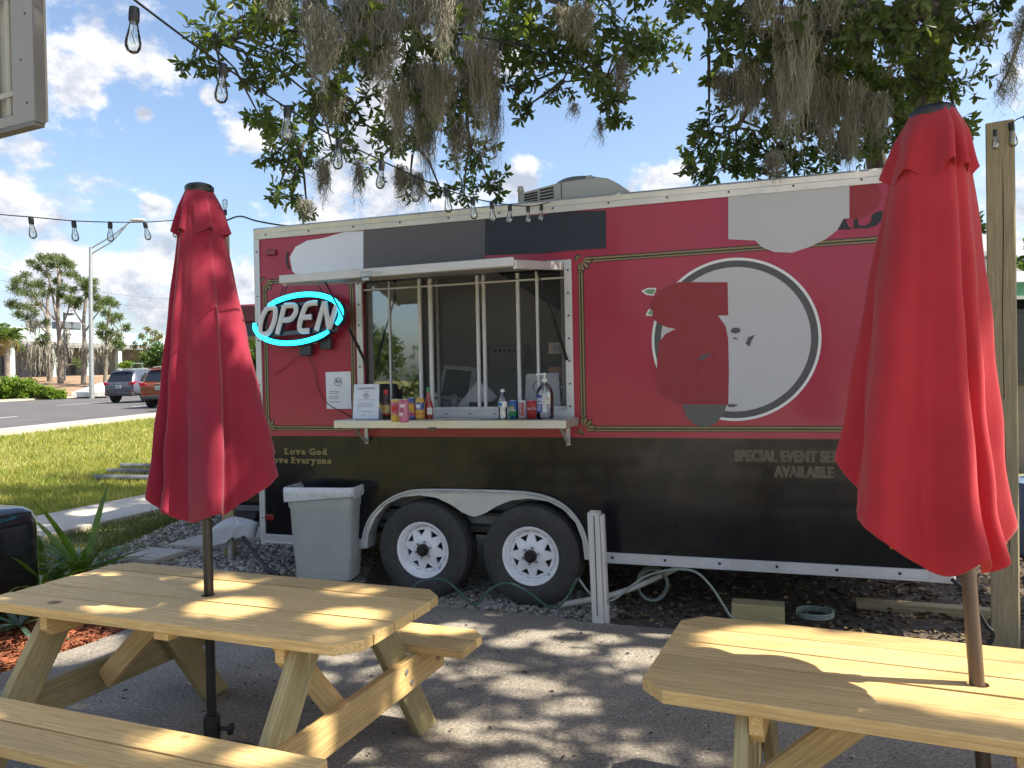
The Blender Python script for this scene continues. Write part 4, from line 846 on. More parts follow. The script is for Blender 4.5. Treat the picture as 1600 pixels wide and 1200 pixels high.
mb = MB(); mb.lathe([(.030, 0), (.034, .008), (.034, .085), (.030, .105), (.016, .15), (.012, .175), (.011, .20)], 24); mb.build('bottle', M('red_sauce', (.34, .035, .015), .15, coat=.6), b, smooth=45)
mb = MB(); mb.lathe([(.012, .196), (.014, .198), (.013, .222), (.008, .228), (.001, .229)], 16); mb.build('cap', CGRN, b, smooth=40); band(.0347, .03, .08, -85, -15, CWHT, b)
# water bottle
CLEAR = glass_mat('clear_plastic', (.97, .98, .99), .97, .05, lo=.06); WATER = glass_mat('water', (.94, .97, .99), .97, .02)
u, o = uo(786, 655)
b = thing_at('water_bottle', u, o, 'small clear water bottle with blue label beside the blue can', 'water bottle')
prof = [(.027, 0), (.031, .006), (.031, .03), (.029, .036), (.031, .042), (.029, .055), (.031, .062), (.031, .125), (.028, .145), (.018, .172), (.0125, .182), (.0125, .20)]
mb = MB(); mb.lathe(prof, 24); mb.build('bottle', CLEAR, b, smooth=45)
mb = MB(); mb.lathe([(r * .9, z + .002) for r, z in prof if z < .13], 20); mb.build('water', WATER, b, smooth=45)
mb = MB(); mb.lathe([(.0145, .188), (.0145, .204), (.012, .207), (.001, .207)], 16); mb.build('cap', CWHT, b, smooth=40)
band(.0316, .085, .122, -180, 180, CWHT, b, n=24); band(.0320, .09, .116, -150, -80, col('label_blue', (.03, .17, .45)), b)
# pump bottle
u, o = uo(852, 654)
b = thing_at('pump_bottle', u, o, 'big clear pump bottle with a blue and white label at the right end', 'pump bottle', rz=0)
prof = [(.052, 0), (.060, .01), (.0605, .16), (.057, .185), (.044, .215), (.026, .235), (.018, .24), (.018, .258)]
mb = MB(); mb.lathe(prof, 32); mb.build('bottle', CLEAR, b, smooth=45)
mb = MB(); mb.lathe([(r * .95, z + .003) for r, z in prof if z < .2], 28); mb.build('gel', glass_mat('clear_gel', (.95, .97, .98), .97, .04), b, smooth=45)
mb = MB(); mb.lathe([(.021, .252), (.021, .272), (.012, .276), (.008, .28), (.008, .30), (.014, .302), (.014, .312), (.001, .314)], 16); mb.bar((-.005, 0, .307), (-.062, .0, .300), .014, .010); mb.build('pump', CWHT, b, smooth=40)
mb = MB(); mb.tube([(0, 0, .25), (.004, 0, .02)], .003, 6); mb.build('dip_tube', CWHT, b)
band(.0616, .045, .165, -140, -92, col('label_navy', (.02, .06, .30)), b); band(.0616, .045, .165, -91.5, -62, col('label_silver', (.5, .52, .54)), b)
wrap_text('HAND', .026, .0624, .125, CWHT, b, .8, .001, -116); wrap_text('SANI', .026, .0624, .10, CWHT, b, .8, .001, -116)
for k in range(3): band(.0622, .085 - k * .012, .089 - k * .012, -132, -102, CWHT, b, 'small_print')
for k in range(5): band(.0622, .15 - k * .018, .153 - k * .018, -88, -66, PRINTG, b, 'small_print')
# printed sheets
def sheet_paper(name, pts, label, cat, deco=None, y=-.004):
    """pts: four corners in trailer (u, off, v)"""
    c = Vector([sum(q[i] for q in pts) / 4 for i in range(3)]); t = empty(name, TW(*c), -TA, label, cat)
    L = lambda u_, o_, v_: (u_ - c.x, -(o_ - c.y), v_ - c.z)
    P = [Vector(L(*q)) for q in pts]; bl = lambda a, b_: P[0].lerp(P[1], a).lerp(P[3].lerp(P[2], a), b_); n = (P[1] - P[0]).cross(P[3] - P[0]).normalized()
    if n.y > 0: n = -n
    mb = MB(); N_ = 8; A = []
    for j in range(N_ + 1):
        for i in range(N_ + 1):
            a = P[0].lerp(P[1], i / N_); b_ = P[3].lerp(P[2], i / N_); q = a.lerp(b_, j / N_); A.append(q + n * (.002 * math.sin(i * .9) * math.sin(j * .7)))
    mb.add(A, [(j * (N_ + 1) + i, j * (N_ + 1) + i + 1, (j + 1) * (N_ + 1) + i + 1, (j + 1) * (N_ + 1) + i) for j in range(N_) for i in range(N_)])
    o = mb.build('sheet', PAPER, t, fix=False); md = o.modifiers.new('thick', 'SOLIDIFY'); md.thickness = .0012; md.offset = -1 if False else 0
    ex = (P[1] - P[0]); ey = (P[3] - P[0])
    def put(polys, mat, nm='print', lift=.0042):
        mb = MB()
        for p in polys: mb.add([bl(a, b_) + n * lift for a, b_ in p], [tuple(range(len(p)))])
        return mb.build(nm, mat, t, fix=False)
    def txt(s, x, yv, size, mat, bold=0, sx=1):
        vs, fs = text_geo(s, size, bold, sx); mb = MB(); w = ex.length; h = ey.length
        mb.add([bl(x + a / w, yv + b_ / h) + n * .0044 for a, b_ in vs], fs); mb.build('print', mat, t, fix=False)
    asp = ex.length / ey.length
    def circ(x, yv, r):
        return [[(x + r * q * math.cos(a), yv + r * q * math.sin(a) * asp) for a in [2 * math.pi * k / 28 for k in range(29)]][::s] for q, s in ((1, 1),)]
    def ringp(x, yv, r0, r1):
        o_ = []
        for k in range(28):
            a, b_ = 2 * math.pi * k / 28, 2 * math.pi * (k + 1) / 28
            o_.append([(x + r * math.cos(q), yv + r * math.sin(q) * asp) for r, q in ((r0, a), (r1, a), (r1, b_), (r0, b_))])
        return o_
    if deco: deco(put, txt, ringp, asp)
    return t
def dm(put, txt, ringp, asp):
    txt('LUNCH SPECIALS', .021, 0, .021, INK) if False else None
    txt('LUNCH SPECIALS', .5, .85, .019, INK, .0002, 1.05); txt('11-3 pm', .5, .775, .017, PRINTG)
    put(ringp(.5, .66, .085, .10), INK); txt('Fresh', .5, .645, .022, INK) if False else put([[(.44, .66), (.47, .70), (.49, .68), (.47, .65)], [(.47, .64), (.57, .65), (.57, .665), (.47, .655)], [(.5, .68), (.56, .685), (.555, .70), (.51, .69)]], INK)
    for k, (a, b_) in enumerate(((.17, .85), (.17, .72), (.17, .86), (.17, .80), (.17, .27), (.17, .74))):
        y0 = (.53, .43, .38, .34, .29, .20)[k]; x = a; r = random.Random(k)
        q = []
        while x < b_:
            w = r.uniform(.03, .10); q.append([(x, y0), (min(x + w, b_), y0), (min(x + w, b_), y0 + .014), (x, y0 + .014)]); x += w + .02
        put(q, PRINTG, 'text_line')
    put([[(.38, .08), (.42, .075), (.43, .10), (.39, .095)]], INK)
sheet_paper('menu_card', [(.985, .20, CZ + .002), (1.203, .20, CZ + .002), (1.160, .10, 1.603), (.944, .10, 1.603)], 'white lunch menu card leaning on the counter beside the brown bottle', 'menu card', dm)
def dn(put, txt, ringp, asp):
    put(ringp(.5, .73, .13, .15), INK); put([[(.40, .74), (.45, .79), (.48, .76), (.45, .72)], [(.45, .70), (.60, .71), (.62, .74), (.46, .725)], [(.5, .76), (.6, .765), (.59, .785), (.52, .78)]], INK)
    for k, (yv, b_) in enumerate(((.46, .56), (.41, .50), (.32, .52), (.27, .50), (.18, .54))):
        r = random.Random(40 + k); x = .14; q = []
        while x < b_:
            w = r.uniform(.05, .12); q.append([(x, yv), (min(x + w, b_), yv), (min(x + w, b_), yv + .022), (x, yv + .022)]); x += w + .02
        put(q, PRINTG, 'text_line')
sheet_paper('paper_notice', [(.640, .004, 1.414), (.862, .004, 1.414), (.860, .004, 1.705), (.636, .004, 1.704)], 'white paper notice taped on the red trailer wall under the lit sign', 'notice', dn)
def dk(put, txt, ringp, asp): put(ringp(.40, .62, .16, .18), INK)
sheet_paper('menu_sheet', [(2.245, -.10, 1.40), (2.52, -.10, 1.40), (2.50, -.12, 1.66), (2.255, -.12, 1.655)], 'white sheet with a printed circle standing behind the window glass', 'paper sheet', dk)
t = thing_at('plastic_tray', 1.19, .245, 'flat clear plastic tray under the tall drink cans', 'tray')
mb = MB(); mb.box((.12, 0, .003), (.44, .20, .003)); mb.build('tray', CLEAR, t, bevel=.001)
t = thing_at('plastic_tray', 2.18, .2, 'flat clear plastic tray under the soda cans', 'tray')
mb = MB(); mb.box((.10, 0, .003), (.46, .22, .003)); mb.build('tray', CLEAR, t, bevel=.001)

# ------------------------------------------------------------------ inside the kitchen
def inside(name, u, d, v, label, cat, group=None): return empty(name, TW(u, -d, v), -TA, label, cat, group)
KST = M('kitchen_steel', (.34, .35, .36), .35, .7, var=.1); KGR = M('kitchen_grey', (.33, .34, .35), .5); KDK = M('hood_blue_grey', (.045, .055, .08), .45, .3)
t = inside('worktop', 1.78, .35, .52, 'grey worktop just inside the serving window', 'worktop'); mb = MB(); mb.box((0, 0, .845), (1.9, .5, .03)); mb.build('top', KST, t, bevel=.003); mb = MB(); mb.box((0, .05, .41), (1.86, .4, .82)); mb.build('cabinet', KGR, t)
t = inside('cooker_hood', 2.55, 1.75, 2.05, 'dark sloping cooker hood under the kitchen ceiling', 'cooker hood'); mb = MB(); mb.prism([(-.95, .70), (-.95, .55), (-.1, .0), (1.2, .0), (1.2, .70)], -.4, .45); mb.build('hood', KDK, t)
t = inside('range', 2.7, 1.95, .52, 'steel kitchen range below the cooker hood', 'range'); mb = MB(); mb.box((0, 0, .46), (1.3, .6, .92)); mb.build('body', KST, t, bevel=.005); mb = MB(); mb.box((0, .25, 1.1), (1.3, .03, .4)); mb.build('backsplash', KST, t)
t = inside('towel_dispenser', 1.44, 2.24, 1.83, 'white paper towel dispenser on the kitchen wall', 'dispenser'); mb = MB(); mb.prism([(-.18, -.12), (.18, -.10), (.20, .02), (.17, .13), (-.18, .13)], -.18, 0.04); mb.build('case', M('dispenser_white', (.62, .62, .62), .4), t, bevel=.01); mb = MB()
for k in range(6): mb.box((-.12 + k * .05, -.183, .075), (.028, .004, .03))
mb.build('slot', KDK, t, kind='stuff')
t = inside('till_screen', 1.50, .62, 1.38, 'tilted till screen with a pale frame on the worktop', 'till screen'); mb = MB(); mb.box((0, 0, .21), (.30, .03, .30), (-.3, .12, .1)); mb.build('frame', M('till_grey', (.5, .5, .52), .4), t, bevel=.006); mb = MB(); mb.box((-.002, -.018, .212), (.22, .006, .23), (-.3, .12, .1)); mb.build('screen', VBLK, t); mb = MB(); mb.box((0, .03, .04), (.24, .16, .07)); mb.build('foot', MT['till_grey'], t, bevel=.01)
t = inside('card_box', 1.52, .16, 1.386, 'small white box with a black mark on the window ledge', 'box'); mb = MB(); mb.box((0, 0, .07), (.045, .03, .14)); mb.build('case', CWHT, t, bevel=.003); mb = MB(); mb.box((-.004, -.017, .10), (.014, .003, .022)); mb.build('mark', VBLK, t)
t = inside('paper_stack', 1.77, .26, 1.386, 'fanned stack of white order papers behind the open window', 'paper stack')
for k in range(6): mb = MB(); mb.box((.012 * k, .006 * k, .10 - .006 * k), (.10, .002, .24), (-.2 - .08 * k, .65 + .05 * k, 0)); mb.build('sheet', PAPER, t)
t = inside('paper_tray', 1.84, .27, 1.386, 'black tray holding the papers behind the window', 'tray'); mb = MB(); mb.box((0, 0, .03), (.16, .12, .06)); mb.build('tray', BLACK, t, bevel=.004)
t = inside('cup_holder', 1.63, .22, 1.386, 'grey cup of cutlery behind the window glass', 'cup'); mb = MB(); mb.lathe([(.032, 0), (.040, .09), (.036, .09), (.03, .01), (.001, .01)], 20, cap=False); mb.build('cup', M('frosted_cup', (.35, .36, .38), .4), t, smooth=50)
for k in range(6): a = k * 1.05; mb = MB(); mb.box((.018 * math.cos(a), .018 * math.sin(a), .08), (.012, .003, .09), (.1 * math.sin(a), .1 * math.cos(a), a)); mb.build('fork', MT['frosted_cup'], t)
t = inside('glass_jar', 2.055, .17, 1.386, 'empty glass jar behind the middle window', 'jar'); mb = MB(); mb.lathe([(.034, 0), (.038, .01), (.026, .09), (.024, .10), (.032, .14), (.034, .145)], 24, cap=False); mb.build('jar', glass_mat('jar_glass', (.85, .8, .65), .75, .03), t, smooth=50); mb = MB(); mb.lathe([(.036, .003), (.034, .03), (.001, .03)], 20); mb.build('coins', M('jar_fill', (.4, .3, .12), .5), t)
for k, (v, c, l) in enumerate(((1.80, (.50, .42, .32), 'pale carton on top behind the right window'), (1.70, (.42, .22, .12), 'brown carton under the pale one behind the right window'))):
    t = inside('carton', 2.50, .22, v - (.09 if k else .0), l, 'carton', 'cartons behind the window'); mb = MB(); mb.box((0, 0, .04), (.165, .12, .085 if k == 0 else .11)); mb.build('box', M('carton_%s' % ('pale', 'brown')[k], c, .8), t, bevel=.003)
    mb = MB(); mb.box((-.02, -.0615, .04), (.05, .002, .05)); mb.build('print', PRINTG, t)
t = inside('shelf', 2.47, .22, 1.575, 'shelf behind the right window carrying two cartons', 'shelf'); mb = MB(); mb.box((0, 0, -.02), (.26, .2, .02)); mb.build('board', KST, t); mb = MB(); mb.box((0.1, .06, -.1), (.02, .06, .16)); mb.box((-.1, .06, -.1), (.02, .06, .16)); mb.build('bracket', KST, t)
t = inside('hand_soap', 2.545, .20, 1.386, 'small teal bottle behind the right edge of the window', 'bottle'); mb = MB(); mb.lathe([(.024, 0), (.024, .09), (.01, .11), (.01, .13), (.001, .13)], 16); mb.build('bottle', M('teal_bottle', (.12, .25, .30), .3), t, smooth=40)

# ------------------------------------------------------------------ the lit sign
def open_sign():
    cu, off, cv = .474, .10, 2.122
    s = empty('open_sign', TW(cu, off, cv), -TA, 'lit oval OPEN sign with cyan tube hanging left of the window', 'open sign')
    A, B = .395, .183; tilt = R_(6)
    def el(a, ra, rb): x = ra * math.cos(a); z = rb * math.sin(a); return (x * math.cos(tilt) - z * math.sin(tilt), z * math.cos(tilt) + x * math.sin(tilt))
    HS = M('sign_housing', (.03, .032, .045), .35, coat=.2); LET = M('sign_letter', (.70, .71, .73), .4, var=.04); TUBE = M('cyan_tube', (.1, .7, .9), .3, emit=((.01, .66, 1.0), 1.5))
    n = 64
    for a0, a1 in ((-30, 128), (172, 312)):
        P = [el(R_(a0 + (a1 - a0) * i / 48), A, B) for i in range(49)]
        mb = MB(); mb.tube([(x, .0, z) for x, z in P], .026, 10, flat=(1, 1.6, 1)); mb.build('tube_housing', HS, s, smooth=60)
        rr = [.020 * min(1, .75 + .25 * min(i, 48 - i) / 4) for i in range(49)]
        mb = MB(); mb.tube([(x, -.034, z) for x, z in P], rr, 10, flat=(1, .9, 1)); mb.build('light_tube', TUBE, s, smooth=60)
    mb = MB(); mb.box((.02, .012, .118), (.62, .03, .028), (0, -tilt * .3, 0)); mb.box((.02, .012, -.10), (.62, .03, .035), (0, -tilt * .3, 0)); mb.build('cross_bar', M('sign_bar', (.10, .11, .125), .4), s, bevel=.004)
    # slanted block letters with rounded ends and a raised face
    sh = .34
    def stroke_letter(name, x0, w, strokes):
        h = .225; l = empty_child = None
        mb = MB(); face = MB()
        for st in strokes:
            P = []
            for (a, b) in st: z = (b - .5) * h + .008; P.append((x0 + a * w + z * sh, z + x0 * math.tan(tilt) * .35))
            Q = smooth([(x, 0, z) for x, z in P], 6) if len(P) > 2 else [Vector((x, 0, z)) for x, z in P]
            mb.tube([(q.x, -.012, q.z) for q in Q], .0275, 8, flat=(1, 1.1, 1)); face.tube([(q.x, -.036, q.z) for q in Q], .022, 8, flat=(1, .5, 1))
        bo = mb.build(name, HS, s, smooth=60); face.build('letter_face', LET, bo, smooth=60)
    stroke_letter('letter', -.335, .125, [[(.5, .97), (.15, .88), (.0, .5), (.15, .12), (.5, .03), (.85, .12), (1, .5), (.85, .88), (.5, .97)]])
    stroke_letter('letter', -.150, .120, [[(.0, .0), (.0, .97)], [(.0, .97), (.45, .97), (.82, .94), (1.0, .74), (.82, .52), (.45, .47), (.0, .47)]])
    stroke_letter('letter', .035, .115, [[(1.0, .97), (.55, .97), (.15, .90), (.02, .55), (.05, .2), (.3, .04), (.95, .03)], [(.05, .5), (.85, .5)]])
    stroke_letter('letter', .205, .125, [[(.0, .0), (.06, .97)], [(.06, .97), (.90, .03)], [(.90, .03), (1.0, .97)]])
    for a, b in (((-.20, .15), (-.13, .30)), ((-.165, .16), (-.095, .30)), ((.22, .17), (.14, .31))):
        mb = MB(); N_ = 12
        for k in range(N_):
            t = (k + .5) / N_; mb.box((a[0] + (b[0] - a[0]) * t, .01, a[1] + (b[1] - a[1]) * t), (.007, .007, .011), (0, .45 if k % 2 else -.2, 0))
        mb.build('chain', RUBW, s)
    mb = MB(); mb.box((.02, .05, -.23), (.10, .05, .11)); mb.box((.02, .06, -.17), (.34, .03, .03)); mb.build('transformer', HS, s, bevel=.006)
    mb = MB(); mb.box((.20, .06, -.195), (.09, .05, .09)); mb.build('control_box', HS, s, bevel=.006)
    mb = MB(); mb.box((.085, .045, -.185), (.09, .012, .025)); mb.build('rating_plate', ALTOP, s)
    mb = MB(); mb.tube(smooth([(.03, .06, -.28), (.07, .08, -.40), (.10, .085, -.55), (.17, .09, -.66), (.30, .088, -.73), (.42, .09, -.79)], 6), .003, 6); mb.build('cable', RUBW, s)
    mb = MB(); mb.tube([(-.02, .07, -.25), (-.16, .08, -.34), (-.32, .085, -.43)], .004, 6); mb.build('cable', REDP, s)
open_sign()

# ------------------------------------------------------------------ yard things
def gx(px, py, z=0):
    d = CF + CR * ((px - 800) / FPX) - CU * ((py - 600) / FPX); return EYE + d * ((z - EYE.z) / d.z)
# rubbish bin with its liner
TG = M('bin_grey', (.42, .45, .44), .45, var=.06, dirt=((.16, .15, .13), 5, .6, .4))
P = gx(508, 906, .115); P.y += .12
tb = empty('rubbish_bin', (P.x, P.y, .112), -TA + R_(8), 'tall grey plastic rubbish bin with a clear liner beside the trailer', 'rubbish bin')
def rrect(w, d, r, n=5):
    o = []
    for cx, cy, a0 in ((w - r, d - r, 0), (-w + r, d - r, 90), (-w + r, -d + r, 180), (w - r, -d + r, 270)):
        for k in range(n + 1): a = R_(a0 + 90 * k / n); o.append((cx + r * math.cos(a), cy + r * math.sin(a)))
    return o
def loft(rings, closed_bottom=True, inner=None):
    mb = MB(); n = len(rings[0][0]); vs = []; fs = []
    for pts, z in rings: vs += [(x, y, z) for x, y in pts]
    for i in range(len(rings) - 1):
        for j in range(n): fs.append((i * n + j, i * n + (j + 1) % n, (i + 1) * n + (j + 1) % n, (i + 1) * n + j))
    if closed_bottom: fs.append(tuple(range(n))[::-1])
    return mb.add(vs, fs)
loft([(rrect(.215, .12, .035), 0), (rrect(.222, .126, .035), .02), (rrect(.252, .148, .04), .55), (rrect(.262, .156, .04), .565), (rrect(.266, .158, .04), .66), (rrect(.274, .166, .04), .668), (rrect(.274, .166, .04), .70), (rrect(.264, .156, .036), .705), (rrect(.258, .150, .036), .69), (rrect(.235, .13, .03), .2), (rrect(.21, .11, .03), .02)]).build('bin', TG, tb, smooth=40)
LIN = glass_mat('liner_film', (.88, .9, .92), .80, .25)
rg = random.Random(2); ln = []
for z, g in ((.708, -.012), (.716, -.004), (.716, .008), (.70, .014), (.675, .016), (.65, .015), (.625, .013)):
    ln.append(([(x * (1 + g / .26 + rg.uniform(-.012, .012)), y * (1 + g / .16 + rg.uniform(-.025, .025))) for x, y in rrect(.274, .166, .04, 9)], z + 0))
o = loft(ln, False).build('liner', M('bin_liner', (.64, .66, .68), .25, var=.1, scale=14, coat=.3), tb, smooth=50)
for v in o.data.vertices:
    if v.co.z < .64: v.co.z += .022 * math.sin(v.co.x * 31) + rg.uniform(-.008, .008)
loft([([(x * .97, y * .95) for x, y in rrect(.258, .150, .036, 9)], .700), (rrect(.25, .14, .036, 9), .6), (rrect(.24, .13, .036, 9), .45)], False).build('liner_inside', MT['bin_liner'], tb, smooth=50)
# white painted stub post
wp = empty('stub_post', (.560, 5.10, -.02), -.32, 'short white painted timber post, paint peeling, in front of the wheels', 'post'); wp.rotation_euler = (0, R_(-1.6), -.32)
PEEL = M('peeling_white_paint', (.60, .58, .55), .7, var=.05, scale=8, bump=.001, bscale=30, dirt=((.20, .16, .12), 11, .60, .9), stretch=(1, 1, .25))
mb = MB(); mb.box((-.012, 0, .375), (.078, .09, .75)); mb.build('post', PEEL, wp, bevel=.006)
mb = MB(); mb.box((.041, .004, .365), (.022, .07, .73)); mb.build('side_board', PEEL, wp, bevel=.003)
mb = MB(); mb.box((-.008, -.0465, .40), (.005, .004, .66), (0, .012, 0)); mb.build('split', BLACK, wp)
# pipe, hoses
HOSE = M('green_hose', (.03, .085, .065), .35, var=.2, scale=20, coat=.3); HOSE2 = M('clear_green_hose', (.20, .25, .21), .3, coat=.3)
def tube_thing(name, pts, r, mat, label, cat, n=10, sm=8):
    P = smooth(pts, sm); b = P[0]; mb = MB(); mb.tube([p - b for p in P], r, n); o = mb.build(name, mat, None, smooth=60, loc=b); return tag(o, label, cat)
tube_thing('waste_pipe', [(.30, 5.37, .03), (.75, 5.40, .11), (1.25, 5.55, .27), (1.6, 5.75, .36)], .021, M('pvc_pipe', (.48, .46, .42), .5, var=.1, dirt=((.25, .2, .15), 6, .55, .6)), 'pale plastic pipe sloping up under the trailer behind the stub post', 'pipe')
def hz(px, py, z):
    d = CF + CR * ((px - 800) / FPX) - CU * ((py - 600) / FPX); n = Vector((-math.sin(TA), -math.cos(TA), 0)); q = EYE + d * (((TO + n * .29) - EYE).dot(n) / d.dot(n)); g = gx(px, py, .012)
    return tuple(g if q.z < .012 or g.y < q.y else q)
tube_thing('garden_hose', [hz(640, 935, .03), hz(652, 912, .10), hz(690, 905, .13), hz(715, 922, .06), hz(742, 945, .018), hz(765, 922, .07), hz(792, 911, .12), hz(825, 925, .07), hz(862, 950, .018), hz(885, 935, .05), hz(900, 908, .14), hz(906, 903, .16)], .0095, HOSE, 'dark green hose looping over the gravel past both wheels', 'hose')
tube_thing('garden_hose', [hz(905, 905, .15), hz(920, 925, .08), hz(940, 940, .03), hz(960, 936, .04), hz(980, 921, .1), hz(1010, 900, .2), hz(1050, 890, .26), hz(1085, 893, .24), hz(1110, 915, .14), hz(1130, 945, .05), hz(1145, 966, .016), hz(1180, 985, .016)], .0085, HOSE2, 'pale green hose arching from the stub post to the timber block', 'hose')
hc = gx(1020, 945, 0)
pts = [(hc.x + .105 * math.cos(k * .5) + .004 * k * .1, hc.y + .03 * math.sin(k * .3) + .002 * k, .135 + .115 * math.sin(k * .5)) for k in range(0, 44)]
tube_thing('hose_coil', pts, .008, HOSE2, 'upright coil of pale green hose under the trailer', 'hose', sm=3)
hc = gx(1274, 968, 0)
pts = [(hc.x + (.115 + .004 * math.sin(k)) * math.cos(k * .5), hc.y + (.115) * math.sin(k * .5), .025 + .002 * k * .5) for k in range(0, 40)]
tube_thing('hose_coil', pts, .0065, HOSE2, 'flat coil of hose lying in the leaf litter beside the block', 'hose', sm=3)
tube_thing('black_hose', [hz(1487, 905, .32), hz(1510, 925, .2), hz(1540, 975, .03), hz(1552, 990, .02), hz(1540, 1010, .02), hz(1500, 1006, .02)], .012, RUBW, 'black hose curving on the ground beside the right timber post', 'hose')
tube_thing('black_cable', [(-2.36, 6.62, .33), (-2.2, 6.4, .26), (-1.98, 6.12, .15), (-1.85, 6.0, .12)], .017, RUBW, 'thick black cable running from the bagged outlet to the bin', 'cable')
def block(name, px, py, L, w, h, rz, mat, label, cat, z=0.0):
    P = gx(px, py, 0); mb = MB(); mb.box((0, 0, h / 2), (L, w, h)); o = mb.build(name, mat, None, bevel=.004, loc=(P.x, P.y + w / 2, z - .02), rot=(0, 0, rz)); return tag(o, label, cat)
block('timber_block', 1190, 975, .33, .14, .14, -.33, TREATED, 'pale green timber block lying beside the right picnic table', 'timber block')
block('timber_rail', 1460, 958, .92, .09, .065, -.36, POSTW, 'weathered timber rail lying on leaf litter under the right parasol', 'timber rail')
# posts
def post(loc, w, h, mat, label, lean=(0, 0, 0), crack=True):
    p = empty('timber_post', loc, 0, label, 'timber post', 'posts carrying the string lights'); p.rotation_euler = lean
    mb = MB(); mb.box((0, 0, 0), (h, w, w)); mb.build('post', mat, p, bevel=.006, loc=(0, 0, h / 2), rot=(0, R_(-90), 0))
    return p
rp = post((2.865, 4.50, -.05), .142, 3.10, POSTW, 'thick grey timber post with a long split behind the right parasol', (0, R_(.2), R_(-34)))
mb = MB(); mb.prism([(.0, 1.4), (.012, 1.2), (.03, .7), (.025, .6), (.008, .9), (-.004, 1.2)], -.0728, -.0700); mb.prism([(.012, 2.9), (.016, 2.5), (.006, 2.0), (.009, 1.5), (.004, 1.5), (.001, 2.0), (.010, 2.5)], -.0728, -.0700); mb.build('split', M('split_shadow', (.06, .045, .03), .9), rp)
lp = post((-2.52, 6.78, -.05), .098, 3.08, TREATED, 'slim treated timber post behind the left parasol', (0, 0, R_(8)))
# bulb strings
def bulb(parent, P, up=False, k=1.0, tilt=0):
    b = MB(); Mx = Matrix.Translation(P) @ Matrix.Rotation(math.pi if not up else 0, 4, 'X') @ Matrix.Rotation(tilt, 4, 'Y') @ Matrix.Scale(k, 4)
    b.lathe([(.005, -.004), (.014, .0), (.0155, .012), (.0155, .040), (.0125, .046)], 14, M4=Mx); so = b.build('socket', BLACK if k < 1.2 else BLACK, parent, smooth=40)
    b = MB(); b.lathe([(.0125, .044), (.0135, .058), (.0195, .085), (.0235, .105), (.0225, .120), (.016, .132), (.006, .137), (.001, .1375)], 18, M4=Mx); b.build('bulb', BULB, so, smooth=70, fix=True)
    b = MB(); b.tube([Mx @ Vector((0, 0, .046)), Mx @ Vector((0, 0, .075))], .002 * k, 5); q = []
    for i in range(9): q.append(Mx @ Vector((.007 * (1 if i % 2 else -1), .004 * math.cos(i * 1.3), .07 + .035 * (i % 2) + .001 * i)))
    b.tube(q, .0005 * k, 4); b.build('filament', M('filament', (.30, .20, .10), .4, .6), so)
def light_string(label, pts, bulbs, wire=.0035):
    s = empty('bulb_string', pts[0], 0, label, 'string lights', 'strings of clear bulbs'); b0 = Vector(pts[0])
    P = smooth(pts, 10); mb = MB(); mb.tube([p - b0 for p in P], wire, 6); mb.build('cable', RUBW, s, smooth=60)
    for b_ in bulbs:
        bulb(s, Vector(b_[0]) - b0, *b_[1:])
n = 11; pts = []; bl = []
KN = [(192, -14, 2.0), (338, 95, 2.30), (438, 162, 2.6), (520, 213, 2.95), (594, 250, 3.27), (652, 277, 3.59), (700, 297, 3.91), (741, 310, 4.23), (775, 317, 4.55), (806, 321, 4.86), (832, 322, 5.18), (858, 316, 5.45)]
pts = [at(x, y, Y) for x, y, Y in KN]; pts.insert(0, at(120, -75, 1.88)); pts.insert(0, at(20, -190, 1.75))
BP = [(210, 12, 2.0), (349, 100, 2.32), (449, 166, 2.62), (530, 217, 2.97), (597, 252, 3.28), (649, 276, 3.58), (697, 296, 3.9), (738, 309, 4.2), (768, 316, 4.5), (797, 320, 4.78), (825, 322, 5.1), (846, 320, 5.3)]
rb = random.Random(4)
light_string('string of clear bulbs running from the top left down to the trailer roof', pts, [(at(x, y, Y), False, .86, rb.uniform(-.12, .12)) for x, y, Y in BP])
K2 = [(-160, 318, 4.1), (0, 335, 4.7), (48, 339, 4.9), (115, 345, 5.2), (172, 347, 5.5), (226, 347, 5.85), (273, 344, 6.2), (352, 338, 6.7)]
light_string('string of clear bulbs running left from the slim timber post', [at(*k) for k in K2], [(at(x, y, Y), False, 1.02, tl) for x, y, Y, tl in ((48, 339, 4.9, .1), (115, 345, 5.2, .08), (172, 347, 5.5, 0), (226, 347, 5.85, .2), (273, 344, 6.2, .05))] + [(at(352, 336, 6.72), True, 1.0, 0)])
tube_thing('power_cable', [at(352, 345, 6.7), at(375, 338, 6.6), at(400, 345, 6.5), at(440, 352, 6.45), at(470, 353, 6.3)], .007, RUBW, 'black cable running from the slim timber post to the trailer roof', 'cable')
K3 = [(1576, 195, 4.45), (1600, 182, 4.2), (1680, 165, 3.4), (1800, 150, 2.6)]
light_string('string of clear bulbs leaving the thick timber post to the right', [at(*k) for k in K3], [(at(1580, 192, 4.4), False, 1.0, .1), (at(1603, 180, 4.1), False, .9, .2)])
t = empty('bulb_lamp', at(1555, 203, 4.36), 0, 'clear bulb hanging on the face of the thick timber post', 'light bulb'); bulb(t, Vector((0, 0, .0)), False, .8, 0)
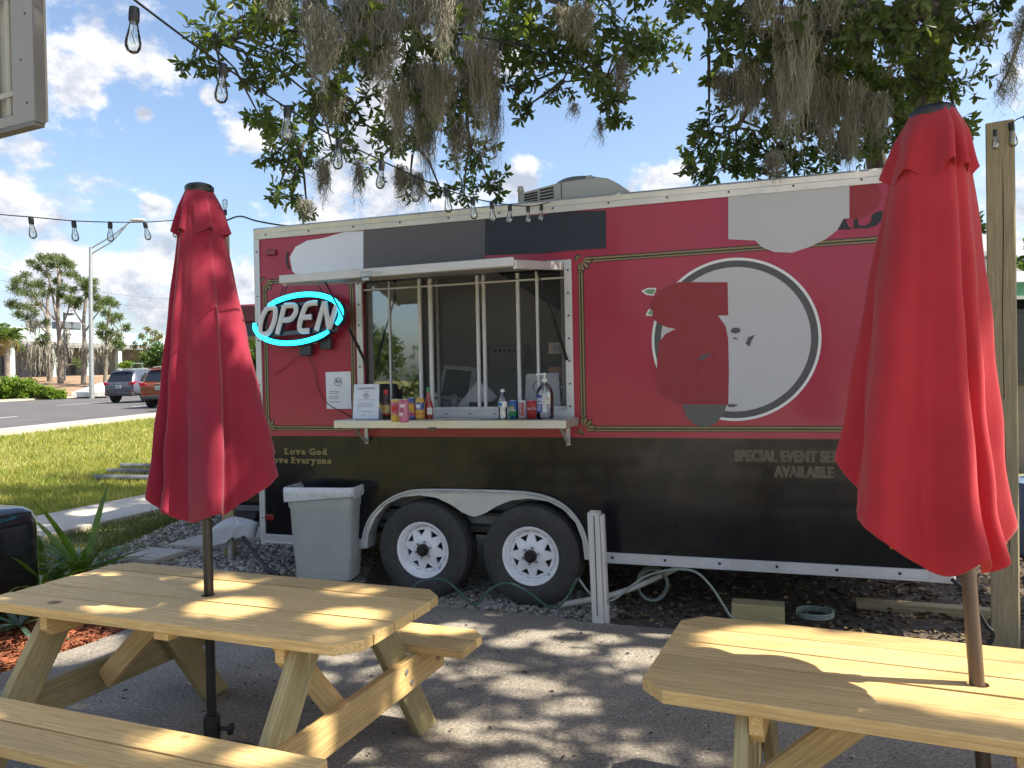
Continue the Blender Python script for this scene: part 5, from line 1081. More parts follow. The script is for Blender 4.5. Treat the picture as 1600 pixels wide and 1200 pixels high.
# outlet under a bag on the slim post
P = Vector((-2.45, 6.60, .16)); ob = empty('bagged_outlet', P, 0, 'white plastic bag tied over an outlet beside the slim post', 'bagged outlet')
mb = MB(); mb.tube([(-.0, 0, -.1), (-.0, 0, .28)], .022, 10); mb.build('standpipe', M('pale_pipe', (.42, .40, .36), .6), ob, smooth=40)
rg = random.Random(9); V = []; F = []; ns, nt_ = 12, 28
for i in range(ns + 1):
    q = i / ns
    for j in range(nt_):
        a = 2 * math.pi * j / nt_; r = (.10 + .05 * math.sin(a * 2 + 1)) * (math.sin(min(1, q * 2.2) * 1.57)) * (1 + .12 * math.sin(5 * a + 3 * q)); z = .32 - q * .17 - (.10 * max(0, math.cos(a - 2.9))) * q ** 2 + .01 * math.sin(7 * a)
        V.append((r * 1.25 * math.cos(a) + .04, r * .8 * math.sin(a), z))
for i in range(ns):
    for j in range(nt_): F.append((i * nt_ + j, i * nt_ + (j + 1) % nt_, (i + 1) * nt_ + (j + 1) % nt_, (i + 1) * nt_ + j))
raw_mesh('plastic_bag', V, F, M('white_film', (.55, .55, .56), .4, var=.05, coat=.2), ob, smooth=True)
def gH(px, py):
    z = .1
    for _ in range(14): q = gx(px, py, z); z = .5 * z + .5 * H(q.x, q.y)
    return Vector((q.x, q.y, H(q.x, q.y)))
# stepping slabs and grate bars
def paver(px, py, w, d, rz, label):
    P = gx(px, py, .12); mb = MB(); mb.box((0, 0, 0), (w, d, .05)); o = mb.build('stepping_stone', CONC, None, bevel=.008, loc=(P.x, P.y, H(P.x, P.y) + .035), rot=(0, 0, rz)); tag(o, label, 'stepping stone', 'square stepping stones in the gravel')
paver(320, 852, .46, .42, -.3, 'square pale stepping stone behind the left parasol pole'); paver(238, 874, .42, .38, -.35, 'square pale stepping stone nearest the table end'); paver(395, 838, .45, .4, -.3, 'square pale stepping stone beside the trailer corner')
for k, (a, b_, yy) in enumerate(((188, 262, 735), (168, 262, 744), (148, 262, 754))):
    A_ = gH(a, yy) + Vector((0, 0, .08)); B_ = gH(b_ + 30, yy + 1) + Vector((0, 0, .08)); mb = MB(); mb.tube([(0, 0, 0), B_ - A_], .05, 12); zg = H(A_.x, A_.y)
    o = mb.build('grate_bar', M('rusty_grey_steel', (.13, .14, .145), .6, .3, var=.3), None, smooth=40, loc=(A_.x, A_.y, A_.z)); tag(o, ('uppermost', 'middle', 'lowest')[k] + ' of the three dark bars of the ditch grate in the lawn', 'grate bar', 'bars of the ditch grate')
    mb = MB(); mb.bar((0, 0, 0), (1.2, 0, 0), .16, .04); o = mb.build('grate_apron', CONC, None, loc=(A_.x + .1, A_.y + .16, A_.z - .03), bevel=.01); tag(o, ('uppermost', 'middle', 'lowest')[k] + ' pale concrete strip between the ditch grate bars', 'concrete strip', 'strips of the ditch grate')
# black cart at the left edge
KB = M('black_body', (.010, .010, .012), .22, coat=.7, rvar=.06)
c = empty('utility_cart', (-4.10, 5.15, -.03), R_(-20), 'black cart with a rounded corner at the left edge behind the plants', 'cart')
loft([(rrect(.66, .48, .14, 8), .22), (rrect(.69, .50, .14, 8), .30), (rrect(.69, .50, .14, 8), .72), (rrect(.67, .48, .13, 8), .80), (rrect(.62, .43, .11, 8), .835), (rrect(.3, .2, .1, 8), .84), (rrect(.01, .01, .004, 8), .84)]).build('body', KB, c, smooth=50)
mb = MB(); q = [(.12 + .33 * math.cos(a), -.512, .30 + .33 * math.sin(a)) for a in [math.pi * k / 20 for k in range(21)]]; mb.tube(q, .022, 8); mb.build('wheel_arch', M('worn_black', (.05, .048, .045), .6), c, smooth=60)
for sx in (-.42, .12):
    for sy in (-.46, .46):
        mb = MB(); mb.lathe([(.10, -.09), (.22, -.09), (.24, -.06), (.24, .06), (.22, .09), (.10, .09)], 28, M4=Matrix.Translation((sx, sy, .23)) @ Matrix.Rotation(R_(90), 4, 'X')); w_ = mb.build('wheel', RUB, c, smooth=40)
        mb = MB(); mb.lathe([(.001, -.08), (.11, -.08), (.11, .08), (.001, .08)], 16, M4=Matrix.Translation((sx, sy, .23)) @ Matrix.Rotation(R_(90), 4, 'X')); mb.build('rim', STEEL, w_, smooth=40)
# roofed dark red cart beyond the trailer's left end
c = empty('roofed_cart', (-2.35, 8.75, .10), R_(-14), 'dark red roofed cart half hidden behind the left end of the trailer', 'cart')
mb = MB(); mb.box((0, 0, 2.27), (1.5, 1.3, .20)); mb.build('roof', M('maroon_roof', (.14, .022, .035), .5), c, bevel=.02); mb = MB(); mb.box((0, 0, 2.10), (1.46, 1.26, .14)); mb.build('roof_shade', KDK, c)  # dark box under the roof stands for the shade there
for sx in (-.7, .7):
    for sy in (-.6, .6): mb = MB(); mb.tube([(sx, sy, .5), (sx, sy, 2.1)], .02, 8); mb.build('post', STEEL, c)
mb = MB(); mb.box((0, 0, .47), (1.46, 1.24, .50)); mb.build('body', KB, c, bevel=.03); mb = MB(); mb.box((0, 0, .19), (1.44, 1.22, .06)); mb.build('skirt', M('cart_skirt', (.12, .12, .125), .5), c)
for sx in (-.45, .45):
    for sy in (-.5, .5):
        mb = MB(); mb.lathe([(.03, -.08), (.16, -.08), (.18, -.05), (.18, .05), (.16, .08), (.03, .08)], 20, M4=Matrix.Translation((sx, sy, .165)) @ Matrix.Rotation(R_(90), 4, 'X')); mb.build('wheel', RUB, c, smooth=40)
# metal framed cabinet at the upper left
ang = math.atan2(.436, -.9); cp = at(62, 190, 1.9)
sc = empty('sign_cabinet', cp, ang, 'white metal framed cabinet panel hanging at the upper left corner', 'cabinet')
CAB = M('cabinet_cream', (.27, .26, .245), .55, .1, var=.08, scale=3, dirt=((.22, .19, .15), 6, .58, .6)); CABP = M('cabinet_panel', (.36, .35, .30), .6, var=.06); CABD = M('cabinet_edge', (.16, .15, .14), .5, .3)
Lc, Hc = 1.1, 1.2     # local x runs away to the left; the face we see looks along +y
fy = 1
mb = MB(); mb.box((.048, -.0, Hc / 2), (.094, .016, Hc)); mb.build('stile', CAB, sc, bevel=.003)
mb = MB(); mb.box((Lc - .03, -.0, Hc / 2), (.06, .016, Hc)); mb.build('stile', CAB, sc, bevel=.003)
mb = MB(); mb.box((Lc / 2 + .016, -.0, .016), (Lc - .157, .016, .03)); mb.build('rail', CAB, sc, bevel=.003)
mb = MB(); mb.box((Lc / 2 + .016, -.0, Hc - .016), (Lc - .157, .016, .03)); mb.build('rail', CAB, sc, bevel=.003)
mb = MB(); mb.box((-.003, 0, Hc / 2 - .003), (.006, .024, Hc)); mb.build('edge_strip', CABD, sc); mb = MB(); mb.box((Lc / 2, 0, -.006), (Lc, .026, .010)); mb.build('edge_strip', CABD, sc)
mb = MB(); mb.box((Lc / 2, -.026, Hc / 2), (Lc - .02, .006, Hc - .02)); mb.build('back_panel', CABP, sc)
for k in range(6):
    mb = MB(); mb.box((.135 + k * .06, -.012, Hc / 2), (.016, .012, Hc - .07)); mb.build('rib', CABP, sc, bevel=.003)
for k in range(4):
    mb = MB(); mb.box((Lc / 2 + .02, -.004, .09 + k * .25), (Lc - .17, .004, .014)); mb.build('slat', CABP, sc)
mb = MB()
for k in range(7): mb.tube([(.035 + .02 * (k % 2), .0078, .05 + k * .11), (.035 + .02 * (k % 2), .0092, .05 + k * .11)], .003, 8)
mb.build('screw', BLACK, sc, kind='stuff')
for dx in (.62, 1.06):
    b_ = cp + Vector((math.cos(ang), math.sin(ang), 0)) * dx
    mb = MB(); mb.box((dx, -.055, -cp.z / 2 + .6), (.05, .05, cp.z + 1.2)); mb.build('support_leg', CAB, sc)
# ------------------------------------------------------------------ foliage makers
def nrm(a): return a / np.maximum(1e-9, np.linalg.norm(a, axis=-1, keepdims=True))
def leaf_mesh(P, D, Nn, L, Wd, fold=.25):
    """P (n,3) leaf foot, D direction, Nn rough normal -> verts, quads (two per leaf, folded along the midrib)"""
    D = nrm(D); S = nrm(np.cross(D, Nn)); Nn = np.cross(S, D); L = L[:, None]; Wd = Wd[:, None]
    up = Nn * Wd * fold; n = len(P)
    V = np.stack([P, P + D * L * .34 + S * Wd * .36 + up * .7, P + D * L * .70 + S * Wd * .5 + up, P + D * L - Nn * L * .06, P + D * L * .70 - S * Wd * .5 + up, P + D * L * .34 - S * Wd * .36 + up * .7], 1).reshape(-1, 3)
    b = np.arange(n)[:, None] * 6; F = np.concatenate([b + np.array([[0, 1, 2, 3]]), b + np.array([[0, 3, 4, 5]])], 0)
    return V, F
def rosettes(centres, radii, per_vol, nleaf, L, Wr, rg, flat=.8, droop=.35, minr=8):
    """leaf rosettes through ellipsoid clumps; returns feet, directions, normals, lengths, tones, rosette points"""
    C = []; A = []; T = []
    for (c, r) in zip(centres, radii):
        n = max(minr, int(per_vol * r ** 2)); d = nrm(rg.normal(size=(n, 3))); q = rg.random(n)[:, None] ** .45
        # lumpy clump
        p = np.array(c) + d * q * r * np.array([1, 1, flat]) * (0.75 + .5 * rg.random(n)[:, None]); C.append(p); a = d * .7 + rg.normal(size=(n, 3)) * .45; a[:, 2] -= droop; A.append(nrm(a)); T.append(.75 + .5 * rg.random(n))
    C = np.concatenate(C); A = np.concatenate(A); T = np.concatenate(T); m = len(C)
    k = nleaf; P = np.repeat(C, k, 0); A2 = np.repeat(A, k, 0); th = (np.tile(np.arange(k), m) / k * 2 * np.pi + np.repeat(rg.random(m) * 6, k) + rg.normal(size=m * k) * .3)
    u = nrm(np.cross(A2, np.array([.31, .52, .79]))); v = np.cross(A2, u); rad = u * np.cos(th)[:, None] + v * np.sin(th)[:, None]
    spread = (.55 + .6 * rg.random(m * k))[:, None]; D = nrm(A2 * (1.05 - spread * .6) + rad * spread); D[:, 2] -= .12; P = P + A2 * (rg.random(m * k)[:, None] - .6) * L * .7
    Nn = nrm(A2 - D * np.sum(A2 * D, 1, keepdims=True) + rg.normal(size=(m * k, 3)) * .25); Ls = L * (.65 + .55 * rg.random(m * k)); return P, D, Nn, Ls, np.repeat(T, k) * (.85 + .3 * rg.random(m * k)), C
def foliage(name, centres, radii, per_vol, nleaf, L, Wr, mat, parent, rg, gaps=None, base=None, **k):
    P, D, Nn, Ls, T, C = rosettes(centres, radii, per_vol, nleaf, L, Wr, rg, **k)
    if gaps is not None:     # openings in the crown where the sun comes through
        Q = P + D * Ls[:, None] * .5 + np.array(base); kk = Q[:, 2] / math.tan(R_(SUN_EL)); gx_ = Q[:, 0] - kk * math.sin(R_(SUN_AZ)); gy_ = Q[:, 1] - kk * math.cos(R_(SUN_AZ)); ok = np.ones(len(P), bool)
        for sx, sy, sr in gaps: a = gx_ - sx; b = gy_ - sy; ok &= (a * a * .75 + b * b * 1.25 + .25 * a * b) > sr * sr
        P, D, Nn, Ls, T = P[ok], D[ok], Nn[ok], Ls[ok], T[ok]
    V, F = leaf_mesh(P, D, Nn, Ls, Ls * Wr)
    o = raw_mesh(name, V, F, mat, parent, 'stuff', np.repeat(T, 6)); return o, C
def sticks(name, A, B, r0, r1, mat, parent, kind='stuff'):
    """many thin 3-sided twigs in one mesh"""
    A = np.asarray(A); B = np.asarray(B); D = nrm(B - A); u = nrm(np.cross(D, np.array([.3, .5, .8]))); v = np.cross(D, u); V = []
    for base, r in ((A, r0), (B, r1)):
        for k in range(3): V.append(base + (u * math.cos(k * 2.094) + v * math.sin(k * 2.094)) * r)
    n = len(A); V = np.stack(V, 1).reshape(-1, 3); b = np.arange(n)[:, None] * 6; F = np.concatenate([b + np.array([[k, (k + 1) % 3, 3 + (k + 1) % 3, 3 + k]]) for k in range(3)], 0)
    return raw_mesh(name, V, F, mat, parent, kind)
def limb(name, pts, r0, r1, parent, mat=BARK, n=9, sm=6, wob=.0):
    P = smooth(pts, sm); k = len(P); mb = MB(); r = random.Random(len(pts) * 7 + int(abs(P[0].x) * 100)); mb.tube([p + Vector((r.uniform(-wob, wob), r.uniform(-wob, wob), r.uniform(-wob, wob))) for p in P], [r0 + (r1 - r0) * (i / (k - 1)) ** .8 for i in range(k)], n); return mb.build(name, mat, parent, smooth=70)
def moss(name, P, length, width, parent, rg, n=170, mat=None, curl=.007):
    """one hanging clump of grey moss: many thin curly ribbons"""
    k = 11; P = np.array(P); t = np.linspace(0, 1, k)[None, :, None]; a = rg.random(n) * 2 * np.pi; r = width * np.sqrt(rg.random(n)); base = np.stack([r * np.cos(a), r * np.sin(a), (rg.random(n) - .35) * length * .3], 1)
    Ls = length * (.25 + .75 * rg.random(n) ** 1.3) * (1.08 - .5 * r / max(width, 1e-6))
    taper = 1 - .55 * t
    pts = P + base[:, None, :] * np.concatenate([taper, taper, np.ones_like(t)], 2); pts = pts + np.concatenate([np.zeros((n, k, 2)), -t * Ls[:, None, None]], 2)
    ph = rg.random((n, 1, 3)) * 6.3; fr = 5 + 9 * rg.random((n, 1, 3)); pts = pts + np.sin(t * fr * 2 + ph) * curl * np.array([1, 1, .5]) * (.4 + t) + np.cumsum(rg.normal(size=(n, k, 3)) * .009, 1)
    w = .0019 * (1.25 - t) * (.7 + .8 * rg.random((n, 1, 1))); sd = np.stack([np.cos(a * 3), np.sin(a * 3), np.zeros(n)], 1)[:, None, :]
    V = np.stack([pts - sd * w, pts + sd * w], 2).reshape(-1, 3); b = (np.arange(n)[:, None] * k + np.arange(k - 1)[None, :]).reshape(-1, 1) * 2; F = b + np.array([[0, 1, 3, 2]])
    # short side hairs
    i = rg.integers(0, n, n * 7); j = rg.integers(1, k, n * 7); q = pts[i, j]; dv = rg.normal(size=(n * 7, 3)) * .022; dv[:, 2] -= .016; e = np.array([.0012, .0012, 0]); V2 = np.stack([q - e, q + e, q + dv], 1).reshape(-1, 3); nb = len(V)
    V = np.concatenate([V, V2]); b2 = nb + np.arange(n * 7)[:, None] * 3
    o = raw_mesh(name, V, F, mat or MOSS, parent, None); 
    V2m = raw_mesh(name + '_hair', V2, np.arange(n * 7)[:, None] * 3 + np.array([[0, 1, 2]]), mat or MOSS, o, 'stuff'); V2m.name = 'hair'
    # drop the loose hair verts from the first mesh
    bm = bmesh.new(); bm.from_mesh(o.data); bmesh.ops.delete(bm, geom=[v for v in bm.verts if not v.link_faces], context='VERTS'); bm.to_mesh(o.data); bm.free()
    return o
MOSS = M('grey_moss', (.21, .205, .165), .95, col2=(.36, .35, .285), scale=5, spec=.1)
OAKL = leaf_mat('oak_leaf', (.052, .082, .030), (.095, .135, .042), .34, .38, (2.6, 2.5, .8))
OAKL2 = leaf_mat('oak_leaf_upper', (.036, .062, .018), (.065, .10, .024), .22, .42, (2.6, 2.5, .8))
rg1 = np.random.default_rng(21)
def V3(p): return np.array([p[0], p[1], p[2]])
def depth_for(y, r): return (4.9 if y < 120 else (5.5 if y < 215 else 6.3)) + r
SUNNY = [(.75, 2.35, .42), (1.15, 2.2, .40), (.25, 2.6, .25), (.1, 2.3, .25), (-.2, 2.5, .12), (.37, 4.96, .15), (.12, 4.86, .14), (.73, 4.46, .17), (.30, 4.62, .16), (.05, 4.05, .17), (.28, 3.8, .13), (-.36, 5.0, .17), (-.15, 4.3, .14), (-.05, 4.72, .12), (.55, 4.75, .12),
 (-1.25, 3.0, .15), (-1.75, 3.15, .17), (-2.2, 3.2, .14), (-1.3, 3.35, .12), (-2.4, 2.8, .16), (-1.0, 4.6, .2), (-.75, 3.75, .16), (.9, 4.85, .12), (1.9, 4.9, .3), (2.5, 4.6, .3), (.0, 3.2, .13), (-2.9, 4.8, .4), (.45, 3.1, .12), (-1.55, 2.6, .14), (-2.0, 2.45, .12), (-1.2, 2.5, .10), (-.55, 3.1, .14), (.25, 2.95, .08), (-1.9, 3.5, .12), (-1.0, 2.8, .1),
 (-2.6, 3.6, .2), (-3.6, 7.6, .25), (-4.6, 8.6, .3), (-5.2, 9.4, .3), (-4.2, 7.4, .2), (-4.9, 8.0, .2), (-1.1, 4.2, .12), (-1.4, 4.9, .15), (-.5, 4.5, .10), (3.0, 3.9, .3), (2.2, 3.9, .2), (-1.7, 4.1, .12), (-.3, 3.6, .10), (-.62, 2.7, .12), (-.75, 3.35, .1), (.62, 5.3, .14), (-.1, 5.35, .12)]
# -------- the oak whose boughs hang over the middle of the trailer
def oak_left():
    t = empty('oak_tree', (5.0, 10.6, 0), 0, 'moss hung oak whose boughs hang over the serving window and roof', 'oak tree', 'live oaks round the trailer')
    base = Vector((5.0, 10.6, 0)); r = random.Random(12)
    CL = [(320, 60, 38), (300, 95, 22), (345, 105, 28), (380, 35, 52), (430, 20, 45), (440, 80, 48), (412, 128, 34), (395, 115, 22), (450, 205, 46), (425, 190, 24), (425, 245, 30), (470, 265, 44), (432, 300, 24), (455, 310, 20), (405, 180, 18), (510, 95, 55), (555, 165, 52), (520, 235, 34), (500, 160, 46), (590, 50, 62), (640, 120, 62), (640, 215, 48), (600, 205, 34), (700, 50, 62), (700, 165, 62), (735, 240, 44), (765, 290, 34), (725, 300, 26), (580, 262, 24), (780, 75, 52), (830, 35, 52), (845, 100, 40), (800, 140, 24), (880, 50, 54), (930, 45, 52), (930, 110, 42), (872, 140, 22), (960, 160, 38), (985, 65, 24), (1005, 72, 16), (965, 188, 20), (815, 172, 16), (905, 80, 40), (690, 300, 20), (640, 285, 22), (560, 60, 60), (470, 30, 50), (660, 20, 60), (740, 120, 50), (820, 110, 26), (945, 135, 30), (480, 330, 14)]
    C = []; Rr = []
    for x, y, rp in CL:
        Y = depth_for(y, r.uniform(-.45, .5)); C.append(V3(at(x, y, Y) - base)); Rr.append(rp / FPX * Y)
    # thicker tail of the crown above and behind, out of the picture
    up = []
    for i in range(70):
        x = r.uniform(-.6, 3.2); y = r.uniform(4.4, 12.5); z = r.uniform(5.6, 8.6)
        if z < 1.63 + .52 * y: z += 1.0
        up.append((np.array((x, y, z)) - np.array(base), r.uniform(.45, .75)))
    o, R1 = foliage('foliage', C, Rr, 600, 7, .078, .36, OAKL, t, rg1)
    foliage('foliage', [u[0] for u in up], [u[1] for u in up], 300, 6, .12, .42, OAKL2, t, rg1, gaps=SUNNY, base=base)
    tk = limb('trunk', [(0, 0, -.1), (.05, 0, 1.2), (-.05, -.1, 2.2), (.0, -.3, 3.2)], .34, .2, t, wob=.015, n=14)
    L = lambda p: Vector(p) - base
    J = (1.9, 7.2, 7.4)
    mains = [[(5, 10.3, 3.1), (4.5, 9.6, 5.2), (3.4, 8.3, 7.2), J], [J, at(690, -70, 6.9), at(590, 40, 6.4), at(505, 160, 6.1), at(470, 240, 6.0)], [J, at(760, -80, 7.0), at(712, 40, 6.4), at(722, 120, 6.1), at(735, 230, 6.1)], [J, at(860, -60, 6.6), at(880, 10, 6.0), at(905, 60, 5.6), at(945, 130, 5.4)], [J, at(600, -90, 6.6), at(480, -20, 5.9), at(400, 40, 5.5), at(330, 70, 5.2)], [J, at(700, -60, 7.2), at(650, 60, 6.8), at(655, 160, 6.4), at(650, 230, 6.3)], [J, (1.4, 6.2, 7.6), (.6, 5.2, 7.4)], [J, (1.2, 9.4, 7.2), (.2, 11.2, 7.4)]]
    pts = []
    for m in mains:
        q = [L(p) for p in m]; limb('limb', q, .15 if m is mains[0] else .06, .06 if m is mains[0] else .012, t, wob=.015); pts += smooth(q, 8)[(16 if m is mains[0] else 2):]
    PA = np.array([list(p) for p in pts]); A = []; B = []
    for c in C + [u[0] for u in up]:
        i = np.argmin(((PA - c) ** 2).sum(1)); mid = (PA[i] + c) / 2 + np.array([0, 0, .08]); A += [PA[i], mid]; B += [mid, c]
    sticks('branch', A, B, .012, .006, BARK, t)
    d = ((R1[:, None, :] - np.array(C)[None, :, :]) ** 2).sum(2).argmin(1); sticks('twig', np.array(C)[d], R1, .0028, .0016, BARK, t)
    for x, y0, y1, w, n in ((500, 40, 175, 26, 230), (490, 0, 150, 20, 170), (560, 0, 120, 40, 260), (600, 20, 200, 34, 260), (690, -10, 118, 14, 200), (683, 110, 235, 34, 300), (748, 90, 275, 36, 340), (735, 0, 95, 26, 180), (650, 120, 240, 18, 180), (664, 160, 332, 20, 240), (432, -5, 42, 20, 90), (505, 262, 342, 11, 90), (478, 318, 352, 10, 60), (560, 262, 340, 7, 60), (628, 270, 336, 11, 110), (655, 280, 334, 9, 80), (908, 20, 92, 18, 130), (970, 100, 180, 9, 80), (938, 190, 240, 4, 28), (512, 50, 120, 24, 140), (620, 150, 270, 22, 160), (520, 150, 215, 24, 150), (715, 200, 300, 16, 140), (880, 20, 60, 10, 50), (897, 165, 180, 4, 20), (580, 90, 150, 22, 150), (770, 150, 300, 14, 120), (660, -5, 70, 30, 160)):
        Y = depth_for((y0 + y1) / 2, r.uniform(-.75, -.25)); n = int(n * 1.5); p = at(x, y0, Y) - base; moss('spanish_moss', (p.x, p.y, p.z), (y1 - y0) / FPX * Y, w / FPX * Y, t, rg1, n)
oak_left()
# -------- the oak at the right: visible boughs, and the wide crown over the patio that throws the dapples
def oak_right():
    base = Vector((4.5, 8.8, 0))
    t = empty('oak_tree', base, 0, 'moss hung oak rising behind the right end of the trailer, crown spreading over the patio', 'oak tree', 'live oaks round the trailer')
    r = random.Random(31)
    CL = [(1072, 8, 24), (1105, 15, 44), (1128, 80, 32), (1160, 45, 54), (1200, 55, 58), (1108, 195, 38), (1085, 235, 26), (1150, 225, 52), (1128, 262, 34), (1100, 272, 16), (1200, 145, 54), (1200, 245, 52), (1250, 90, 72), (1260, 195, 70), (1300, 45, 72), (1322, 145, 70), (1310, 235, 46), (1380, 50, 66), (1382, 145, 60), (1362, 225, 50), (1430, 35, 66), (1432, 120, 56), (1480, 45, 56), (1492, 130, 42), (1500, 205, 36), (1472, 245, 34), (1560, 12, 30), (1530, 55, 34), (1530, 350, 12), (1140, 150, 16), (1240, 260, 40), (1420, 200, 46), (1110, 120, 14), (1075, 265, 14), (1440, 260, 30), (1345, 40, 60), (1280, 130, 60)]
    C = []; Rr = []
    for x, y, rp in CL:
        Y = (5.0 if y < 110 else (5.7 if y < 220 else 6.3)) + r.uniform(-.45, .5)
        C.append(V3(at(x, y, Y) - base)); Rr.append(rp / FPX * Y)
    o, R1 = foliage('foliage', C, Rr, 580, 7, .080, .38, OAKL, t, rg1)
    up = []; r2 = random.Random(77)
    tries = 0
    while len(up) < UPN and tries < 40000:
        tries += 1; x = r2.uniform(.6, 11.5); y = r2.uniform(.2, 6.8); z = r2.uniform(4.7, 7.6); rr_ = r2.uniform(.28, .56)
        if y > .3 and z < 1.63 + .54 * y + .7 and x < .78 * y + 1.2: continue
        k = z / math.tan(R_(SUN_EL)); gx_ = x - k * math.sin(R_(SUN_AZ)); gy_ = y - k * math.cos(R_(SUN_AZ))     # where its shade falls
        if gx_ < -6.2 or (not -3.6 < gx_ < 3.4 and r2.random() > .22): continue
        up.append((np.array((x, y, z)) - np.array(base), rr_))
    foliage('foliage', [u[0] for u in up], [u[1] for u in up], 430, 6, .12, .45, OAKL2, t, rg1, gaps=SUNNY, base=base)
    tk = limb('trunk', [(0, 0, -.1), (-.05, 0, 1.4), (.05, -.05, 2.8), (.0, -.2, 3.4)], .36, .20, t, wob=.015, n=14)
    L = lambda p: Vector(p) - base
    mains = [[(4.5, 8.6, 3.3), at(1440, 165, 7.0), at(1462, 70, 6.2), at(1482, 0, 5.8), (4.6, 4.4, 5.7)], [(4.5, 8.6, 3.3), at(1400, 150, 7.4), at(1330, 100, 6.4), at(1230, 110, 5.9), at(1150, 200, 6.0)], [(4.5, 8.6, 3.3), at(1420, 60, 7.4), at(1330, 10, 6.2), at(1220, 20, 5.4), at(1090, 20, 5.1)], [(4.5, 8.6, 3.3), at(1470, 60, 7.2), at(1500, -80, 6.4), (6.6, 4.0, 6.4), (7.4, 1.5, 6.6)], [(4.5, 8.6, 3.3), at(1455, 70, 7.2), at(1470, -90, 6.4), (4.8, 3.4, 6.9), (4.0, .6, 7.2)], [(4.5, 8.6, 3.3), at(1480, 50, 7.4), at(1510, -100, 7.0), (8.2, 6.0, 6.6), (9.6, 4.0, 6.6)], [(4.5, 8.6, 3.3), (5.4, 9.8, 5.4), (6.0, 11, 7.2)]]
    pts = []
    for m in mains:
        q = [L(p) for p in m]; limb('limb', q, .085, .018, t, wob=.02); pts += smooth(q, 8)[6:]
    PA = np.array([list(p) for p in pts]); A = []; B = []
    for c in C + [u[0] for u in up]:
        i = np.argmin(((PA - c) ** 2).sum(1)); mid = (PA[i] + c) / 2 + np.array([0, 0, .1]); A += [PA[i], mid]; B += [mid, c]
    sticks('branch', A, B, .014, .006, BARK, t)
    d = ((R1[:, None, :] - np.array(C)[None, :, :]) ** 2).sum(2).argmin(1); sticks('twig', np.array(C)[d], R1, .0028, .0016, BARK, t)
    for x, y0, y1, w, n in ((1240, 50, 262, 32, 420), (1214, 140, 240, 14, 130), (1130, 122, 182, 10, 90), (1152, 122, 190, 11, 100), (1172, 110, 222, 20, 220), (1290, 120, 282, 26, 320), (1332, 150, 262, 20, 200), (1372, 160, 240, 16, 150), (1190, 0, 62, 24, 150), (1300, 0, 60, 16, 90), (1270, 60, 200, 20, 200), (1205, 60, 130, 14, 100), (1395, 60, 130, 14, 100), (1540, 30, 70, 6, 40), (1325, 210, 280, 14, 120), (1345, 30, 110, 18, 120), (1415, 0, 60, 14, 80), (1210, 245, 285, 12, 70)):
        Y = (5.0 if y0 < 60 else 5.5) + r.uniform(-.65, -.25); n = int(n * 2.2); p = at(x, y0, Y) - base; moss('spanish_moss', (p.x, p.y, p.z), (y1 - y0) / FPX * Y, w / FPX * Y, t, rg1, n)
    # the bare twig hung with moss beside the thick post
    q = [L(p) for p in (at(1620, -20, 4.3), at(1598, 45, 4.4), at(1580, 100, 4.45), at(1560, 140, 4.45))]; limb('limb', q, .016, .004, t, n=6)
    for x, y0, y1, w, n in ((1577, 100, 200, 8, 70), (1590, 50, 130, 7, 50), (1566, 135, 185, 4, 30), (1598, 20, 90, 6, 40)):
        p = at(x, y0, 4.42) - base; moss('spanish_moss', (p.x, p.y, p.z), (y1 - y0) / FPX * 4.42, w / FPX * 4.42, t, rg1, n, curl=.014)
UPN = 300
oak_right()

# ------------------------------------------------------------------ loose stuff on the ground
def scatter_poly(poly, n, rg):
    P = np.array(poly); lo = P.min(0); hi = P.max(0); out = []
    while sum(len(o) for o in out) < n:
        q = lo + rg.random((n * 2, 2)) * (hi - lo); ins = np.zeros(len(q), bool); j = len(P) - 1
        for i in range(len(P)):
            a, b = P[i], P[j]; c = ((a[1] > q[:, 1]) != (b[1] > q[:, 1])); x = (b[0] - a[0]) * (q[:, 1] - a[1]) / (b[1] - a[1] + 1e-12) + a[0]; ins ^= c & (q[:, 0] < x); j = i
        out.append(q[ins])
    return np.concatenate(out)[:n]
ICO = None
def stones(name, pts, size, rg, mat, label, zoff=0):
    bm = bmesh.new(); bmesh.ops.create_icosphere(bm, subdivisions=1, radius=1); v0 = np.array([list(v.co) for v in bm.verts]); f0 = np.array([[v.index for v in f.verts] for f in bm.faces]); bm.free()
    n = len(pts); s = size * (.35 + .9 * rg.random(n) ** 1.6); sc = np.stack([s * (.8 + .6 * rg.random(n)), s * (.7 + .4 * rg.random(n)), s * (.45 + .3 * rg.random(n))], 1)
    a = rg.random(n) * 6.28; V = v0[None] * sc[:, None, :] * (1 + .22 * rg.normal(size=(n, len(v0), 1))); ca, sa = np.cos(a)[:, None], np.sin(a)[:, None]
    tl = rg.normal(size=(n, 1)) * .3; X = V[:, :, 0] * ca - V[:, :, 1] * sa; Y = V[:, :, 0] * sa + V[:, :, 1] * ca; Z = V[:, :, 2] + X * tl * .4
    z = np.array([H(x, y) for x, y in pts])[:, None] + zoff
    W_ = np.stack([X + pts[:, :1], Y + pts[:, 1:2], Z + z + .2 * s[:, None]], 2).reshape(-1, 3); F = (np.arange(n)[:, None, None] * len(v0) + f0[None]).reshape(-1, 3)
    return tag(raw_mesh(name, W_, F, mat, None, 'stuff', np.repeat(.45 + .75 * rg.random(n), len(v0)), smooth=False), label, 'gravel')
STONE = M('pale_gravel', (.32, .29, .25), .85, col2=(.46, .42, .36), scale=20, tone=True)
rg2 = np.random.default_rng(5)
pf = scatter_poly([(-2.57, 5.3), (-3.2, 5.65), (-3.64, 6.1), (-3.64, 8.3), (-3.0, 9.2), (-1.6, 9.2), (-1.0, 5.85), (-2.2, 6.15)], 8200, rg2)
